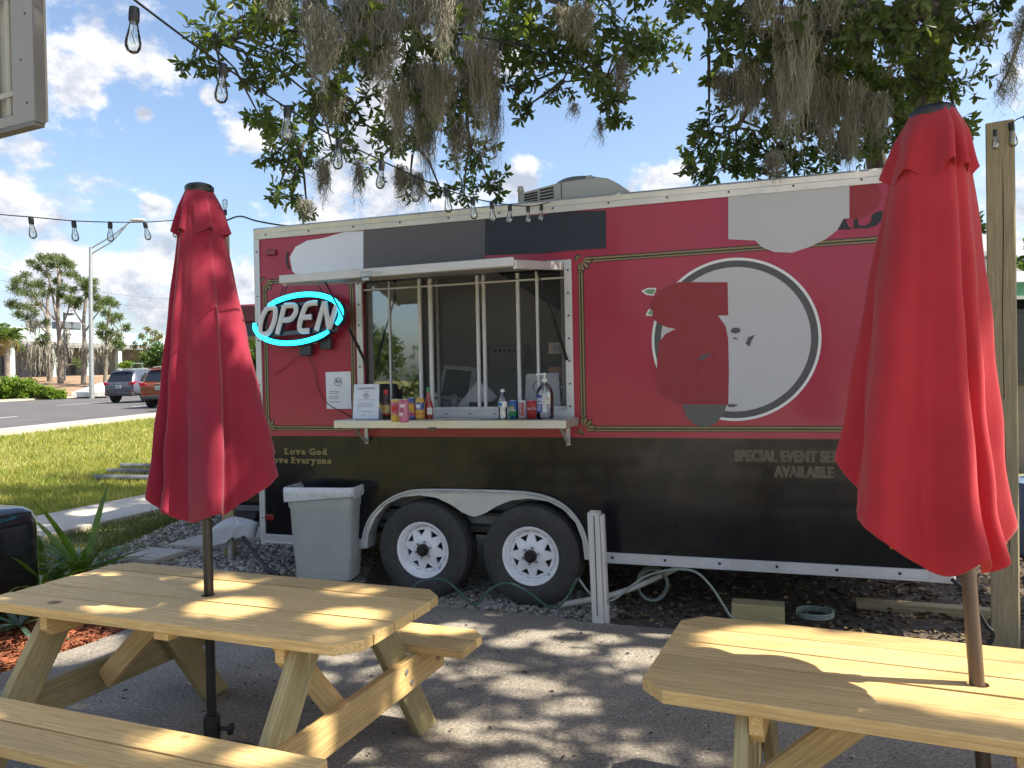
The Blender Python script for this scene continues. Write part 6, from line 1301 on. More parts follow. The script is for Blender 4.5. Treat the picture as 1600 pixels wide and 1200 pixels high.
pw = scatter_poly([(-1.6, 6.0), (-.54, 5.53), (.56, 5.12), (.75, 5.35), (.6, 5.8), (-1.3, 6.8)], 3600, rg2)
pd = scatter_poly([(.6, 5.1), (2.9, 4.3), (6, 3.4), (6.5, 6.5), (.5, 7.5)], 1500, rg2)
stones('gravel', np.concatenate([pf, pw]), .021, rg2, STONE, 'pale pebbles spread round the wheels and the bin', .010)
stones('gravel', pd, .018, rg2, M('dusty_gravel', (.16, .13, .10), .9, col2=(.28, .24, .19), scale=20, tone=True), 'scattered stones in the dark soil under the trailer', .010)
def litter(name, pts, L, mat, label, cat, tilt=.35, zoff=.02, zf=H, w=.42):
    n = len(pts); a = rg2.random(n) * 6.28; z = np.array([zf(x, y) for x, y in pts]) + zoff + rg2.random(n) * .012; P = np.stack([pts[:, 0], pts[:, 1], z], 1); D = np.stack([np.cos(a), np.sin(a), rg2.normal(size=n) * tilt * .4], 1); Nn = np.stack([rg2.normal(size=n) * tilt, rg2.normal(size=n) * tilt, np.ones(n)], 1)
    Ls = L * (.5 + .8 * rg2.random(n)); V, F = leaf_mesh(P, D, Nn, Ls, Ls * w, .35); return tag(raw_mesh(name, V, F, mat, None, 'stuff', np.repeat(.4 + .9 * rg2.random(n), 6)), label, cat)
DEADL = M('dead_leaf', (.13, .085, .045), .8, col2=(.24, .165, .09), scale=9, tone=True)
litter('leaf_litter', scatter_poly([(.6, 5.15), (2.9, 4.28), (6, 3.3), (6.5, 6.5), (.5, 7.5)], 6500, rg2), .055, DEADL, 'brown fallen oak leaves under and beside the trailer', 'leaf litter')
litter('leaf_litter', scatter_poly([(-3, .8), (3, .8), (3, 4.1), (.5, 5), (-2.2, 5.9)], 560, rg2), .028, M('dark_leaf_bit', (.05, .032, .02), .8, col2=(.10, .06, .035), scale=9, tone=True), 'small dark leaf scraps blown over the concrete patio', 'leaf litter', zoff=.004, zf=lambda x, y: 0)
litter('leaf_litter', scatter_poly(GRAVEL, 700, rg2), .04, DEADL, 'a few brown leaves among the pebbles', 'leaf litter', zoff=.03)
def chips(name, pts, label):
    n = len(pts); L = .03 + .06 * rg2.random(n); w = .006 + .012 * rg2.random(n); h = .003 + .006 * rg2.random(n); a = rg2.random(n) * 6.28; e = rg2.normal(size=n) * .3
    c = np.array([[i, j, k] for i in (-.5, .5) for j in (-.5, .5) for k in (-.5, .5)]); V = c[None] * np.stack([L, w, h], 1)[:, None, :]; X = V[:, :, 0] * np.cos(a)[:, None] - V[:, :, 1] * np.sin(a)[:, None]; Y = V[:, :, 0] * np.sin(a)[:, None] + V[:, :, 1] * np.cos(a)[:, None]; Z = V[:, :, 2] + V[:, :, 0] * e[:, None]
    z = np.array([H(x, y) for x, y in pts]) + .022 + rg2.random(n) * .02; W_ = np.stack([X + pts[:, :1], Y + pts[:, 1:2], Z + z[:, None]], 2).reshape(-1, 3)
    f = np.array([(0, 1, 3, 2), (4, 6, 7, 5), (0, 4, 5, 1), (2, 3, 7, 6), (0, 2, 6, 4), (1, 5, 7, 3)]); F = (np.arange(n)[:, None, None] * 8 + f[None]).reshape(-1, 4)
    return tag(raw_mesh(name, W_, F, M('red_mulch', (.26, .075, .03), .9, col2=(.44, .15, .065), scale=14, tone=True), None, 'stuff', np.repeat(.45 + .8 * rg2.random(n), 8)), label, 'mulch')
chips('mulch', scatter_poly(MULCH, 7000, rg2), 'red bark chips heaped in the bed beside the patio')
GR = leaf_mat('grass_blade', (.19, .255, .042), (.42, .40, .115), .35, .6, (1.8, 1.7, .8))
def grass(name, pts, hgt, label, mat=None, wd=.006):
    n = len(pts); z = np.array([H(x, y) for x, y in pts]); P = np.stack([pts[:, 0], pts[:, 1], z], 1); a = rg2.random(n) * 6.28; w = wd * (.6 + .8 * rg2.random(n)) * (1 + np.maximum(0, pts[:, 1] - 9) * .10); S = np.stack([np.cos(a) * w, np.sin(a) * w, np.zeros(n)], 1)
    patch = .55 + .9 * (.5 + .5 * np.sin(pts[:, 0] * 1.7 + 2 * np.sin(pts[:, 1] * .9)) * np.cos(pts[:, 1] * 1.3 + pts[:, 0])) ; hh = hgt * (.4 + .9 * rg2.random(n)) * (.6 + .5 * patch); T = P + np.stack([rg2.normal(size=n) * hh * .5, rg2.normal(size=n) * hh * .5, hh], 1)
    V = np.stack([P - S, P + S, T], 1).reshape(-1, 3); F = np.arange(n)[:, None] * 3 + np.array([[0, 1, 2]])
    return tag(raw_mesh(name, V, F, mat or GR, None, 'stuff', np.repeat((.55 + .6 * rg2.random(n)), 3)), label, 'grass')
lawn = np.concatenate([scatter_poly([(-5.75, 8.5), (-5.0, 11), (-3.9, 15), (-5, 20), (-9, 30), (-12, 26), (-12.2, 21.6), (-12.4, 16), (-11, 10), (-8, 8.5)], 62000, rg2), scatter_poly([(-6.4, 6), (-5.6, 9.5), (-4.6, 13), (-8, 15), (-9.6, 9)], 30000, rg2)])
grass('lawn_grass', lawn, .085, 'sunlit yellow green lawn sloping up to the road')
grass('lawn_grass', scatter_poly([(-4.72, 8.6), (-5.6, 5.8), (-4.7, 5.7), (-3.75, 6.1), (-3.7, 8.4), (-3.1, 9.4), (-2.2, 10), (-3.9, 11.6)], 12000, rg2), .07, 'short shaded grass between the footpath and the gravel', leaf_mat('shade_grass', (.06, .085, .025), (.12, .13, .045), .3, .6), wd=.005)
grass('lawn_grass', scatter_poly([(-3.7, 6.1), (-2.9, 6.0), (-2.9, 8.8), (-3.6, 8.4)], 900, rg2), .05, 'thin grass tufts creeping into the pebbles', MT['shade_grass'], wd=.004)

# ------------------------------------------------------------------ strap leaved plants beside the mulch
STRAP = leaf_mat('strap_leaf', (.075, .14, .028), (.14, .21, .04), .3, .35, (2.2, 2.2, .8)); STRAPB = leaf_mat('blue_strap_leaf', (.055, .10, .075), (.09, .14, .10), .2, .4)
def strap_mesh(L, w, arch, seed):
    r = random.Random(seed); k = 12; vs = []; fs = []
    for i in range(k + 1):
        t = i / k; x = L * (t - .12 * arch * t * t); z = L * (.95 * (1 - arch * .45) * t - arch * .85 * t * t); hw = w * (.55 + 1.0 * math.sin(math.pi * min(1, t * .75 + .18))) * (1 - t ** 4) * .62
        vs += [(x, -hw, z + hw * .45), (x, 0, z), (x, hw, z + hw * .45)]
    for i in range(k):
        for j in range(2): fs.append((i * 3 + j, i * 3 + j + 1, (i + 1) * 3 + j + 1, (i + 1) * 3 + j))
    me = bpy.data.meshes.new('leaf'); me.from_pydata(vs, [], fs); a = me.attributes.new('tone', 'FLOAT', 'POINT'); a.data.foreach_set('value', [r.uniform(.75, 1.2) * (1 if i > 5 else .9) for i in range(len(vs))]); me.polygons.foreach_set('use_smooth', [True] * len(fs)); return me
SM = [strap_mesh(.42 + .05 * i, .021, .35 + .25 * (i % 4), i) for i in range(6)]
def strap_plant(P, n, k, mat, label, seed):
    t = empty('strap_plant', P, 0, label, 'leafy plant', 'strap leaved plants beside the mulch bed'); r = random.Random(seed)
    ms = []
    for m in SM: m2 = m.copy(); m2.materials.clear(); m2.materials.append(mat); ms.append(m2)
    for i in range(n):
        o = bpy.data.objects.new('leaf', r.choice(ms)); link(o, t); o.rotation_euler = (r.uniform(-.25, .25), r.uniform(-.55, .5), i * 2.399 + r.uniform(-.2, .2)); s = k * r.uniform(.75, 1.15); o.scale = (s, s * r.uniform(.9, 1.3), s)
for px, Y, n, k, mt, lb, sd in ((70, 5.5, 40, 1.12, STRAP, 'bright green strap leaved plant in front of the black cart', 3), (130, 5.75, 44, 1.15, STRAP, 'larger green strap leaved plant left of the table end', 4), (30, 5.0, 18, .8, STRAPB, 'small bluish strap leaved plant nearest the table end', 5), (172, 5.9, 12, .6, STRAPB, 'dark low strap leaved plant at the edge of the pebbles', 6)):
    P = at(px, 900, Y); strap_plant((P.x, P.y, max(.0, H(P.x, P.y)) + .07), n, k, mt, lb, sd)

# ------------------------------------------------------------------ across the road
def far(px, py, Y): return at(px, py, Y)
PB = M('pine_bark', (.21, .18, .155), .9, var=.35, scale=6); PN = leaf_mat('pine_needles', (.075, .12, .045), (.14, .18, .06), .25, .5, (2, 2, .8)); FMOSS = M('far_moss', (.24, .23, .19), .95, var=.3)  # needle colour lightened to take in the distant haze
rg3 = np.random.default_rng(8)
def needles(name, C, R, parent, n, L, mat, rg=rg3, flat=.75, w=.14):
    P = []; 
    for c, r in zip(C, R): d = nrm(rg.normal(size=(n, 3))); P.append(np.array(c) + d * (rg.random((n, 1)) ** .5) * r * np.array([1, 1, flat]))
    P = np.concatenate(P); m = len(P); k = 5; P = np.repeat(P, k, 0); D = nrm(rg.normal(size=(m * k, 3)) + np.array([0, 0, .35])); Nn = rg.normal(size=(m * k, 3)); Ls = L * (.6 + .7 * rg.random(m * k)); V, F = leaf_mesh(P, D, Nn, Ls, Ls * w)
    return raw_mesh(name, V, F, mat, parent, 'stuff', np.repeat(np.repeat(.7 + .6 * rg.random(m), k), 6))
def pine(trunks, clumps, Y, label, mosses=()):
    x0, y0 = trunks[0][0][:2]; b = far(x0, y0, Y); b.z = min(b.z, H(b.x, b.y)); t = empty('pine_tree', b, 0, label, 'pine tree', 'pine trees across the road'); r = random.Random(int(x0)); pts = []
    for k, tr_ in enumerate(trunks):
        q = [far(x, y, Y + r.uniform(-.4, .4)) - b for x, y, *_ in tr_]; 
        if k == 0 or tr_[0][1] > 570: q[0].z = H(b.x + q[0].x, b.y + q[0].y) - b.z - .2
        limb('trunk' if k == 0 else 'limb', q, tr_[0][2] / FPX * Y, tr_[0][2] * .35 / FPX * Y, t, PB, n=7); pts += smooth(q, 6)
    C = [list(far(x, y, Y + r.uniform(-2.2, 2.2)) - b) for x, y, rp in clumps]; R = [rp / FPX * Y * 1.25 for x, y, rp in clumps]
    needles('crown', C, R, t, 40, .36, PN); PA = np.array([list(p) for p in pts]); A = []; B = []
    for c in np.array(C):
        low = PA[:, 2] < c[2] + .4; Q = PA[low] if low.any() else PA; i = np.argmin(((Q - c) ** 2).sum(1) + .8 * np.abs(Q[:, 2] - (c[2] - 1.2))); A.append(Q[i]); B.append(c)
    sticks('branch', A, B, .05, .02, PB, t)
    for x, ya, yb, w in mosses:
        p = far(x, ya, Y - 1) - b; n = 30; k = 6; tt = np.linspace(0, 1, k)[None, :, None]; wd = w / FPX * Y; ln_ = (yb - ya) / FPX * Y
        bs_ = np.stack([rg3.normal(size=n) * wd, rg3.normal(size=n) * wd, (rg3.random(n) - .5) * ln_ * .5], 1); pp = np.array(p) + bs_[:, None, :] + np.concatenate([np.cumsum(rg3.normal(size=(n, k, 2)) * .06, 1), -tt * ln_ * (.3 + .7 * rg3.random((n, 1, 1)))], 2); a = rg3.random(n) * 3; sd = np.stack([np.cos(a), np.sin(a), a * 0], 1)[:, None] * .05 * (1.2 - tt)
        V = np.stack([pp - sd, pp + sd], 2).reshape(-1, 3); bb = (np.arange(n)[:, None] * k + np.arange(k - 1)[None]).reshape(-1, 1) * 2; raw_mesh('hanging_moss', V, bb + np.array([[0, 1, 3, 2]]), FMOSS, t)
pine([[(95, 598, 5.0), (94, 540), (90, 490), (92, 440), (90, 412)], [(88, 495, 2.2), (82, 460), (75, 430), (72, 412)], [(86, 500, 1.8), (72, 482), (58, 470), (45, 462)], [(93, 520, 1.8), (105, 490), (110, 470)]],
     [(65, 403, 6), (76, 402, 6), (86, 404, 7), (96, 406, 8), (106, 411, 7), (111, 416, 6), (50, 411, 6), (61, 419, 5), (72, 412, 7), (82, 416, 6), (98, 413, 7), (72, 429, 6), (105, 428, 8), (115, 430, 6), (100, 450, 6), (108, 470, 8), (116, 472, 6), (95, 463, 4), (88, 440, 5), (62, 445, 7), (82, 455, 5), (122, 566, 8), (130, 568, 6), (70, 528, 8), (62, 535, 7)], 68, 'tallest forked pine across the road, hung with grey moss', ((100, 545, 580, 5), (90, 540, 575, 6), (104, 520, 560, 3)))
pine([[(78, 592, 4.2), (76, 540), (74, 480), (77, 445)], [(75, 500, 1.6), (60, 470), (45, 450)], [(74, 520, 1.5), (50, 500), (30, 485)]],
     [(40, 431, 6), (30, 438, 6), (45, 444, 8), (25, 441, 5), (58, 446, 8), (20, 451, 6), (30, 456, 8), (45, 459, 9), (56, 463, 8), (15, 475, 6), (25, 478, 8), (36, 479, 9), (46, 481, 8), (60, 476, 7), (55, 492, 8), (42, 497, 7), (68, 460, 7), (70, 505, 6), (28, 492, 6)], 72, 'bushy leaning pine left of the tallest one', ((55, 545, 590, 9), (65, 550, 590, 7), (50, 560, 596, 6), (70, 540, 575, 8), (48, 505, 525, 4), (58, 500, 530, 5), (40, 540, 565, 8), (78, 560, 595, 5)))
pine([[(130, 594, 4.0), (132, 540), (131, 500), (135, 460), (133, 446)], [(133, 510, 1.6), (120, 492), (110, 474)], [(132, 520, 1.6), (148, 495), (160, 480)]],
     [(127, 440, 6), (136, 442, 6), (146, 441, 6), (115, 453, 5), (132, 449, 6), (139, 461, 6), (151, 466, 6), (159, 475, 6), (166, 472, 7), (150, 481, 6), (118, 478, 6), (111, 466, 5), (145, 452, 4), (125, 470, 4)], 66, 'slender pine just left of the street lamp', ((134, 545, 580, 4), (140, 548, 585, 4)))
pine([[(164, 594, 3.6), (166, 550), (167, 515), (172, 480)], [(166, 540, 1.5), (180, 520), (196, 512)]],
     [(170, 470, 5), (178, 476, 5), (165, 490, 6), (175, 501, 6), (185, 495, 6), (160, 511, 5), (172, 521, 7), (185, 526, 6), (198, 512, 4), (165, 531, 6), (180, 536, 6), (190, 540, 4), (156, 522, 4)], 64, 'short pine just right of the street lamp', ((160, 545, 570, 4), (168, 540, 575, 5)))
# palm and shrubs
def frond_mesh(L, seed):
    r = random.Random(seed); V = []; F = []; k = 16
    for i in range(k):
        t = i / (k - 1); x = L * t * (1 - .15 * t); z = L * (.45 * t - .75 * t * t); w = .07 * L
        for s in (-1, 1):
            l = L * .42 * math.sin(math.pi * (.12 + .8 * t)) ; b = len(V); V += [(x, 0, z), (x + w * .5, 0, z), (x + l * .55, s * l * .8, z - l * .30 + r.uniform(-.05, .05) * L), (x + l * .45, s * l * .8, z - l * .34)]; F.append((b, b + 1, b + 2, b + 3))
    me = bpy.data.meshes.new('frond'); me.from_pydata(V, [], F); a = me.attributes.new('tone', 'FLOAT', 'POINT'); a.data.foreach_set('value', [r.uniform(.8, 1.2) for _ in V]); return me
PALM = leaf_mat('palm_leaf', (.055, .105, .022), (.10, .15, .035), .3, .45, (2.2, 2, .7)); PALMY = leaf_mat('dry_palm_leaf', (.26, .20, .04), (.38, .28, .07), .3, .5)
b = far(12, 590, 58); b.z = H(b.x, b.y); pt = empty('palm_tree', b, 0, 'cabbage palm with drooping yellowed lower fronds at the left edge across the road', 'palm tree')
hc = far(10, 528, 58) - b; limb('trunk', [(0, 0, -.2), (0, 0, hc.z * .5), (hc.x, hc.y, hc.z)], .22, .18, pt, PB)
fm = [frond_mesh(1.55, i) for i in range(3)]; fy = [frond_mesh(1.3, 9)]
for m in fm: m.materials.append(PALM)
for m in fy: m.materials.append(PALMY)
for i in range(34):
    y = i > 28; o = bpy.data.objects.new('frond', (fy if y else fm)[0 if y else i % 3]); link(o, pt); o.location = hc + Vector((0, 0, rng.uniform(-.2, .2))); el = rng.uniform(.5, 1.0) if y else rng.uniform(-1.1, .5); o.rotation_euler = (0, el, i * 2.4); s = rng.uniform(.8, 1.15); o.scale = (s, s, s)
def bush(name, clumps, Y, L, mat, label, cat, group=None, n=40, stems=True, w=.4, up=0):
    x0 = sum(c[0] for c in clumps) / len(clumps); b = far(x0, max(c[1] for c in clumps), Y); b.z = H(b.x, b.y); t = empty(name, b, 0, label, cat, group); C = [list(far(x, y, Y + rng.uniform(-.6, .6)) - b) for x, y, r in clumps]; R = [r / FPX * Y for x, y, r in clumps]
    P, D, Nn, Ls, T, Cc = rosettes(C, R, n, 5, L, w, rg3, droop=-.2, minr=n); V, F = leaf_mesh(P, D, Nn, Ls, Ls * w); raw_mesh('foliage', V, F, mat, t, 'stuff', np.repeat(T, 6))
    sticks('stem', np.tile(np.array([[0, 0, -.1]]), (len(C), 1)) + rg3.normal(size=(len(C), 3)) * np.array([.2, .2, 0]), C, .04, .015, PB, t)
    return t
SHRUB = leaf_mat('shrub_leaf', (.045, .085, .02), (.08, .13, .03), .3, .45); PALE = leaf_mat('pale_shrub_leaf', (.12, .13, .06), (.2, .19, .11), .3, .6); LIME = leaf_mat('lime_leaf', (.09, .16, .02), (.16, .24, .035), .35, .5)
bush('shrub', [(238, 552, 12), (250, 558, 13), (245, 545, 10), (258, 548, 9), (228, 560, 9), (232, 568, 8), (255, 570, 8), (242, 568, 9)], 60, .30, SHRUB, 'dense dark green shrub behind the blue car', 'shrub')
bush('small_tree', [(215, 552, 9), (225, 540, 8), (235, 532, 7), (222, 525, 6), (230, 515, 5), (240, 520, 5), (245, 530, 5), (215, 562, 8), (210, 540, 5), (222, 570, 7), (250, 525, 4)], 62, .20, PALE, 'thin pale twiggy tree beside the dark shrub', 'small tree', n=22)
bush('shrub', [(195, 570, 6), (202, 570, 6), (190, 572, 5)], 64, .22, LIME, 'low lime green shrub under the white column', 'shrub')
bush('hedge', [(x, y + dy, 8) for dy in (-1, 7, 13) for x, y in ((3, 606), (15, 608), (28, 605), (40, 608), (52, 606), (62, 610), (75, 612), (85, 615), (8, 598), (22, 597), (36, 599), (48, 600), (-10, 604), (-25, 606), (94, 617))], 50, .22, LIME, 'low bright green groundcover bank across the road', 'groundcover', n=50)
# office building with a pale metal roof
bl = empty('office_building', (-52, 82, 2.6), R_(38), 'long low office with pale ribbed metal roof behind the pines', 'office building')
WALLG = M('shaded_wall', (.20, .20, .21), .9, var=.15, scale=.6); ROOFW = M('pale_metal_roof', (.36, .42, .42), .5, .1, var=.05); TEAL = M('pale_teal_column', (.42, .55, .56), .6)
A_ = far(-60, 560, 74); B_ = far(330, 560, 104); bl.location = (A_.x, A_.y, 2.4); dv = B_ - A_; bl.rotation_euler = (0, 0, math.atan2(dv.y, dv.x)); LB = math.hypot(dv.x, dv.y)
mb = MB(); mb.box((LB / 2, 4.6, 1.9), (LB, .3, 3.8)); mb.box((LB / 2, 9, 1.9), (LB, 9, 3.7)); mb.build('wall', WALLG, bl)
zr0 = far(100, 537, 87).z - 2.4; zr1 = far(100, 516, 87).z - 2.4
mb = MB(); mb.add([(0, 0, zr0), (LB, 0, zr0), (LB, 1.6, zr1), (0, 1.6, zr1), (0, 12, zr1), (LB, 12, zr1)], [(0, 1, 2, 3), (3, 2, 5, 4)]); rf = mb.build('roof', ROOFW, bl, fix=False)
mb = MB(); mb.box((LB / 2, 2.5, zr0 - .1), (LB, 5, .18)); mb.build('soffit', M('soffit_grey', (.3, .3, .3), .8), rf)
mb = MB(); mb.box((LB / 2, -.03, zr0 - .22), (LB, .08, .42)); mb.build('fascia', M('fascia_grey', (.22, .22, .22), .7), rf)
rm = MB(); rm.bar((0, -.03, zr0 + .02), (0, 1.57, zr1 + .03), .05, .06); rm = rm.build('rib', ROOFW, rf); n_ = int(LB / .62)
for k in range(1, min(n_, 130)):
    o = rm.copy(); COL.objects.link(o); o.parent = rf; o.location = (k * LB / n_, 0, 0)
for f in (.03, .16, .30, .43, .56, .70, .84, .96):
    mb = MB(); mb.box((LB * f, .5, zr0 / 2 - .2), (.5, .5, zr0 - .2)); mb.build('column', TEAL, bl)
for f in (.10, .22, .36, .50, .63, .77):
    wd = MB(); wd.box((LB * f, 4.42, 1.6), (3.4, .08, 2.0)); wd = wd.build('window', M('far_window_frame', (.1, .1, .11), .5), bl); mb = MB(); mb.box((LB * f, 4.37, 1.6), (3.1, .03, 1.8)); mb.build('pane', M('far_pane', (.03, .035, .045), .1, spec=.8), wd)
for k, f in enumerate((.41, .44)): mb = MB(); mb.box((LB * f, 3.4, zr1 + .5), (1.5, 1.5, 1.0)); mb.box((LB * f, 2.6, zr1 + .5), (1.2, .1, .5)); mb.build('roof_plant', M('roof_plant_grey', (.10, .12, .14), .6), bl)
ga = MB(); g0 = LB * .60; ga.add([(g0, -.15, zr0), (g0 + 5, -.15, zr0), (g0 + 2.5, -.1, zr0 + 1.5), (g0 + 2.5, 3, zr0 + 1.5)], [(0, 1, 2), (0, 2, 3), (1, 3, 2)]); ga.build('gable', M('teal_gable', (.26, .42, .43), .5), bl, fix=False)
# ramp, low walls, railing
def quadstrip(name, pts, mat, label, cat, kind=None, thick=.1):
    c = sum((Vector(p) for p in pts), Vector()) / len(pts); mb = MB(); n = len(pts); P = [Vector(p) - c for p in pts]; mb.add([*P, *[p - Vector((0, 0, thick)) for p in P]], [tuple(range(n)), tuple(range(2 * n - 1, n - 1, -1))] + [(i, i + n, (i + 1) % n + n, (i + 1) % n) for i in range(n)]); return tag(mb.build(name, mat, None, loc=c), label, cat, kind=kind)
quadstrip('driveway', [far(112, 613, 50), far(170, 612, 50.5), far(175, 596, 60), far(160, 597, 60)], M('white_concrete', (.62, .61, .58), .8), 'white concrete ramp rising beside the parked blue car', 'driveway', 'structure', .3)
rl = far(205, 576, 62); rr = far(300, 578, 58); t = empty('railing', rl, 0, 'pale green metal railing above the white wall', 'railing'); dv = rr - rl; GRL = M('pale_green_rail', (.33, .50, .38), .5)
for z in (.0, .42):
    mb = MB(); mb.tube([(0, 0, z), (dv.x, dv.y, dv.z + z)], .04, 6); mb.build('rail', GRL, t)
for k in range(6): mb = MB(); q = dv * (k / 5); mb.tube([(q.x, q.y, q.z - .7), (q.x, q.y, q.z + .42)], .04, 6); mb.build('post', GRL, t)
wl = far(225, 592, 57); wr = far(310, 592, 57); mb = MB(); mb.box((0, 0, 0), (wr.x - wl.x, .2, 1.2)); tag(mb.build('low_wall', MT['white_concrete'], None, loc=((wl.x + wr.x) / 2, 57, wl.z + .2)), 'white low wall behind the orange car', 'wall')
# street lamp, car park lamp
P = at(143, 613, 50); sl = empty('street_lamp', (P.x, P.y, H(P.x, P.y)), 0, 'tall grey street lamp with a double arm on the far kerb', 'street lamp'); b = sl.location
q = [at(x, y, Y) - b for x, y, Y in ((143, 613, 50), (142, 500, 50), (141.5, 386, 50))]; q[0].z = -.1; mb = MB(); mb.tube(q, [.16, .13, .10], 10); mb.build('pole', STEEL, sl, smooth=40)
for ya, yb in ((388, 352), (397, 360)):
    mb = MB(); mb.tube([at(142, ya, 50) - b, at(175, (ya + yb) / 2 - 1, 50.2) - b, at(203, 347 if yb == 352 else 346, 50.4) - b], .05, 6); mb.build('arm', STEEL, sl, smooth=40)
mb = MB(); c = at(216, 344, 50.5) - b; mb.tube([at(203, 347, 50.4) - b, at(209, 344, 50.5) - b], .06, 6); mb.lathe([(.05, -.55), (.14, -.4), (.20, 0), (.14, .35), (.05, .42)], 10, M4=Matrix.Translation(c) @ Matrix.Rotation(R_(90), 4, 'Y') @ Matrix.Scale(.6, 4, (1, 0, 0))); mb.build('lamp_head', M('lamp_head', (.5, .5, .5), .5), sl, smooth=50)
P = at(101, 585, 72); cl_ = empty('car_park_lamp', (P.x, P.y, H(P.x, P.y)), 0, 'thin dark car park lamp beside the tallest pine', 'lamp post'); b = cl_.location
mb = MB(); mb.tube([(0, 0, -.1), at(100, 488, 72) - b], .08, 8); mb.build('pole', M('dark_pole', (.06, .06, .065), .5), cl_); mb = MB(); mb.box(at(108, 491, 72) - b, (.8, .35, .18)); mb.build('lamp_head', MT['dark_pole'], cl_)
mb = MB(); A_ = at(-40, 425, 66); B_ = at(330, 478, 88)
for k, dz in enumerate((0, 1.0)):
    pp = [A_.lerp(B_, i / 12) + Vector((0, 0, dz - 1.2 * (1 - (2 * i / 12 - 1) ** 2))) for i in range(13)]; mb2 = MB(); mb2.tube([p - pp[0] for p in pp], .018, 4); tag(mb2.build('overhead_wire', M('far_wire', (.16, .17, .19), .6), None, loc=pp[0]), ('upper' if k else 'lower') + ' of two thin overhead wires crossing behind the pines', 'overhead wire', 'overhead wires')

# ------------------------------------------------------------------ cars on the road
def car(name, loc, rz, paint, label, hatch=0):
    c = empty(name, loc, rz, label, 'car', 'cars on the road')
    def ringx(x, hw, zb, zt, r=.16, n=4):
        hh = (zt - zb) / 2; zc = (zt + zb) / 2; r = min(r, hh * .9, hw * .9); return [(x, a, zc + b_) for a, b_ in rrect(hw, hh, r, n)]
    def loftx(rings, cap=True):
        n = len(rings[0]); mb = MB(); vs = [p for q in rings for p in q]; fs = []
        for i in range(len(rings) - 1):
            for j in range(n): fs.append((i * n + j, i * n + (j + 1) % n, (i + 1) * n + (j + 1) % n, (i + 1) * n + j))
        fs += [tuple(range(n)), tuple((len(rings) - 1) * n + j for j in range(n))]; return mb.add(vs, fs)
    bo = loftx([ringx(*q) for q in ((-2.34, .72, .52, .98), (-2.30, .84, .44, 1.04), (-2.12, .91, .38, 1.08), (-1.5, .935, .34, 1.10), (-.5, .94, .32, 1.08), (.6, .94, .32, 1.05), (1.3, .93, .33, 1.02), (1.9, .90, .36, .95), (2.2, .82, .40, .86), (2.34, .68, .46, .76))]).build('body', paint, c, smooth=45)
    def rg_(x, hb, ht, zb, zt): return [(x, -hb, zb), (x, -ht - .03, zt - .12), (x, -ht + .06, zt), (x, 0, zt + .025), (x, ht - .06, zt), (x, ht + .03, zt - .12), (x, hb, zb)]
    loftx([rg_(*q) for q in ((-2.24, .84, .76, 1.0, 1.12), (-2.02, .86, .70, 1.0, 1.50), (-1.80, .87, .67, 1.0, 1.64), (-1.0, .88, .66, 1.0, 1.70), (0, .88, .66, 1.0, 1.69), (.45, .88, .67, 1.0, 1.60), (.95, .88, .72, 1.0, 1.28), (1.35, .86, .80, .98, 1.06))]).build('cabin', paint, c, smooth=35)
    GLS = M('dark_car_glass', (.012, .015, .02), .06, spec=.8)
    mb = MB(); mb.add([(-2.275, -.66, 1.12), (-2.275, .66, 1.12), (-2.02, .60, 1.52), (-2.02, -.60, 1.52)], [(0, 1, 2, 3)]); mb.add([(-2.235, -.66, 1.12), (-2.235, .66, 1.12), (-1.98, .60, 1.52), (-1.98, -.60, 1.52)], [(3, 2, 1, 0)]); mb.build('rear_window', GLS, c)
    for s in (-1, 1):
        mb = MB(); mb.prism([(-1.75, 1.13), (-.75, 1.10), (-.75, 1.54), (-1.45, 1.50)], s * .86 - .02, s * .86 + .02); w_ = mb.build('side_window', GLS, c)
        mb = MB(); mb.prism([(-.68, 1.10), (.75, 1.08), (.3, 1.50), (-.68, 1.54)], s * .86 - .02, s * .86 + .02); mb.build('side_window', GLS, c)
        mb = MB(); mb.prism([(s * .45, .92), (s * .84, .90), (s * .90, 1.08), (s * .62, 1.02)], -2.345, -2.1, plane='yz'); mb.build('tail_light', M('tail_lens', (.42, .012, .02), .2, coat=.5), c, bevel=.01)
        mb = MB(); mb.box((-2.31, s * .62, .56), (.06, .22, .07)); mb.build('fog_light', MT['tail_lens'], c)
        mb = MB(); mb.box((.62, s * 1.0, 1.10), (.12, .18, .14)); mb.build('mirror', paint, c, bevel=.03)
        for x in (-1.42, 1.40):
            mb = MB(); mb.lathe([(.001, -.01), (.42, -.01), (.42, .03), (.001, .03)], 28, M4=Matrix.Translation((x, s * .925, .40)) @ Matrix.Rotation(R_(90), 4, 'X')); mb.build('wheel_arch', BLACK, c)
            mb = MB(); mb.lathe([(.22, -.10), (.33, -.11), (.36, -.07), (.36, .07), (.33, .11), (.22, .11)], 28, M4=Matrix.Translation((x, s * .87, .36)) @ Matrix.Rotation(R_(90), 4, 'X')); w_ = mb.build('wheel', RUB, c, smooth=40)
            mb = MB(); Mx = Matrix.Translation((x, s * .93, .36)) @ Matrix.Rotation(R_(90), 4, 'X'); mb.lathe([(.20, -.04), (.235, -.04), (.235, .04), (.20, .04)], 24, M4=Mx)
            for k in range(5): a = k * 2 * math.pi / 5; mb.box(Mx @ Vector((.11 * math.cos(a), .11 * math.sin(a), 0)), (.22, .06, .03), Mx.to_3x3() @ Matrix.Rotation(a, 3, 'Z'))
            mb.build('rim', STEEL, w_)
    mb = MB(); mb.box((-2.28, 0, .44), (.16, 1.62, .16)); mb.box((-2.2, 0, .36), (.2, 1.4, .06)); mb.build('bumper', M('grey_bumper', (.045, .045, .05), .6), c, bevel=.03)
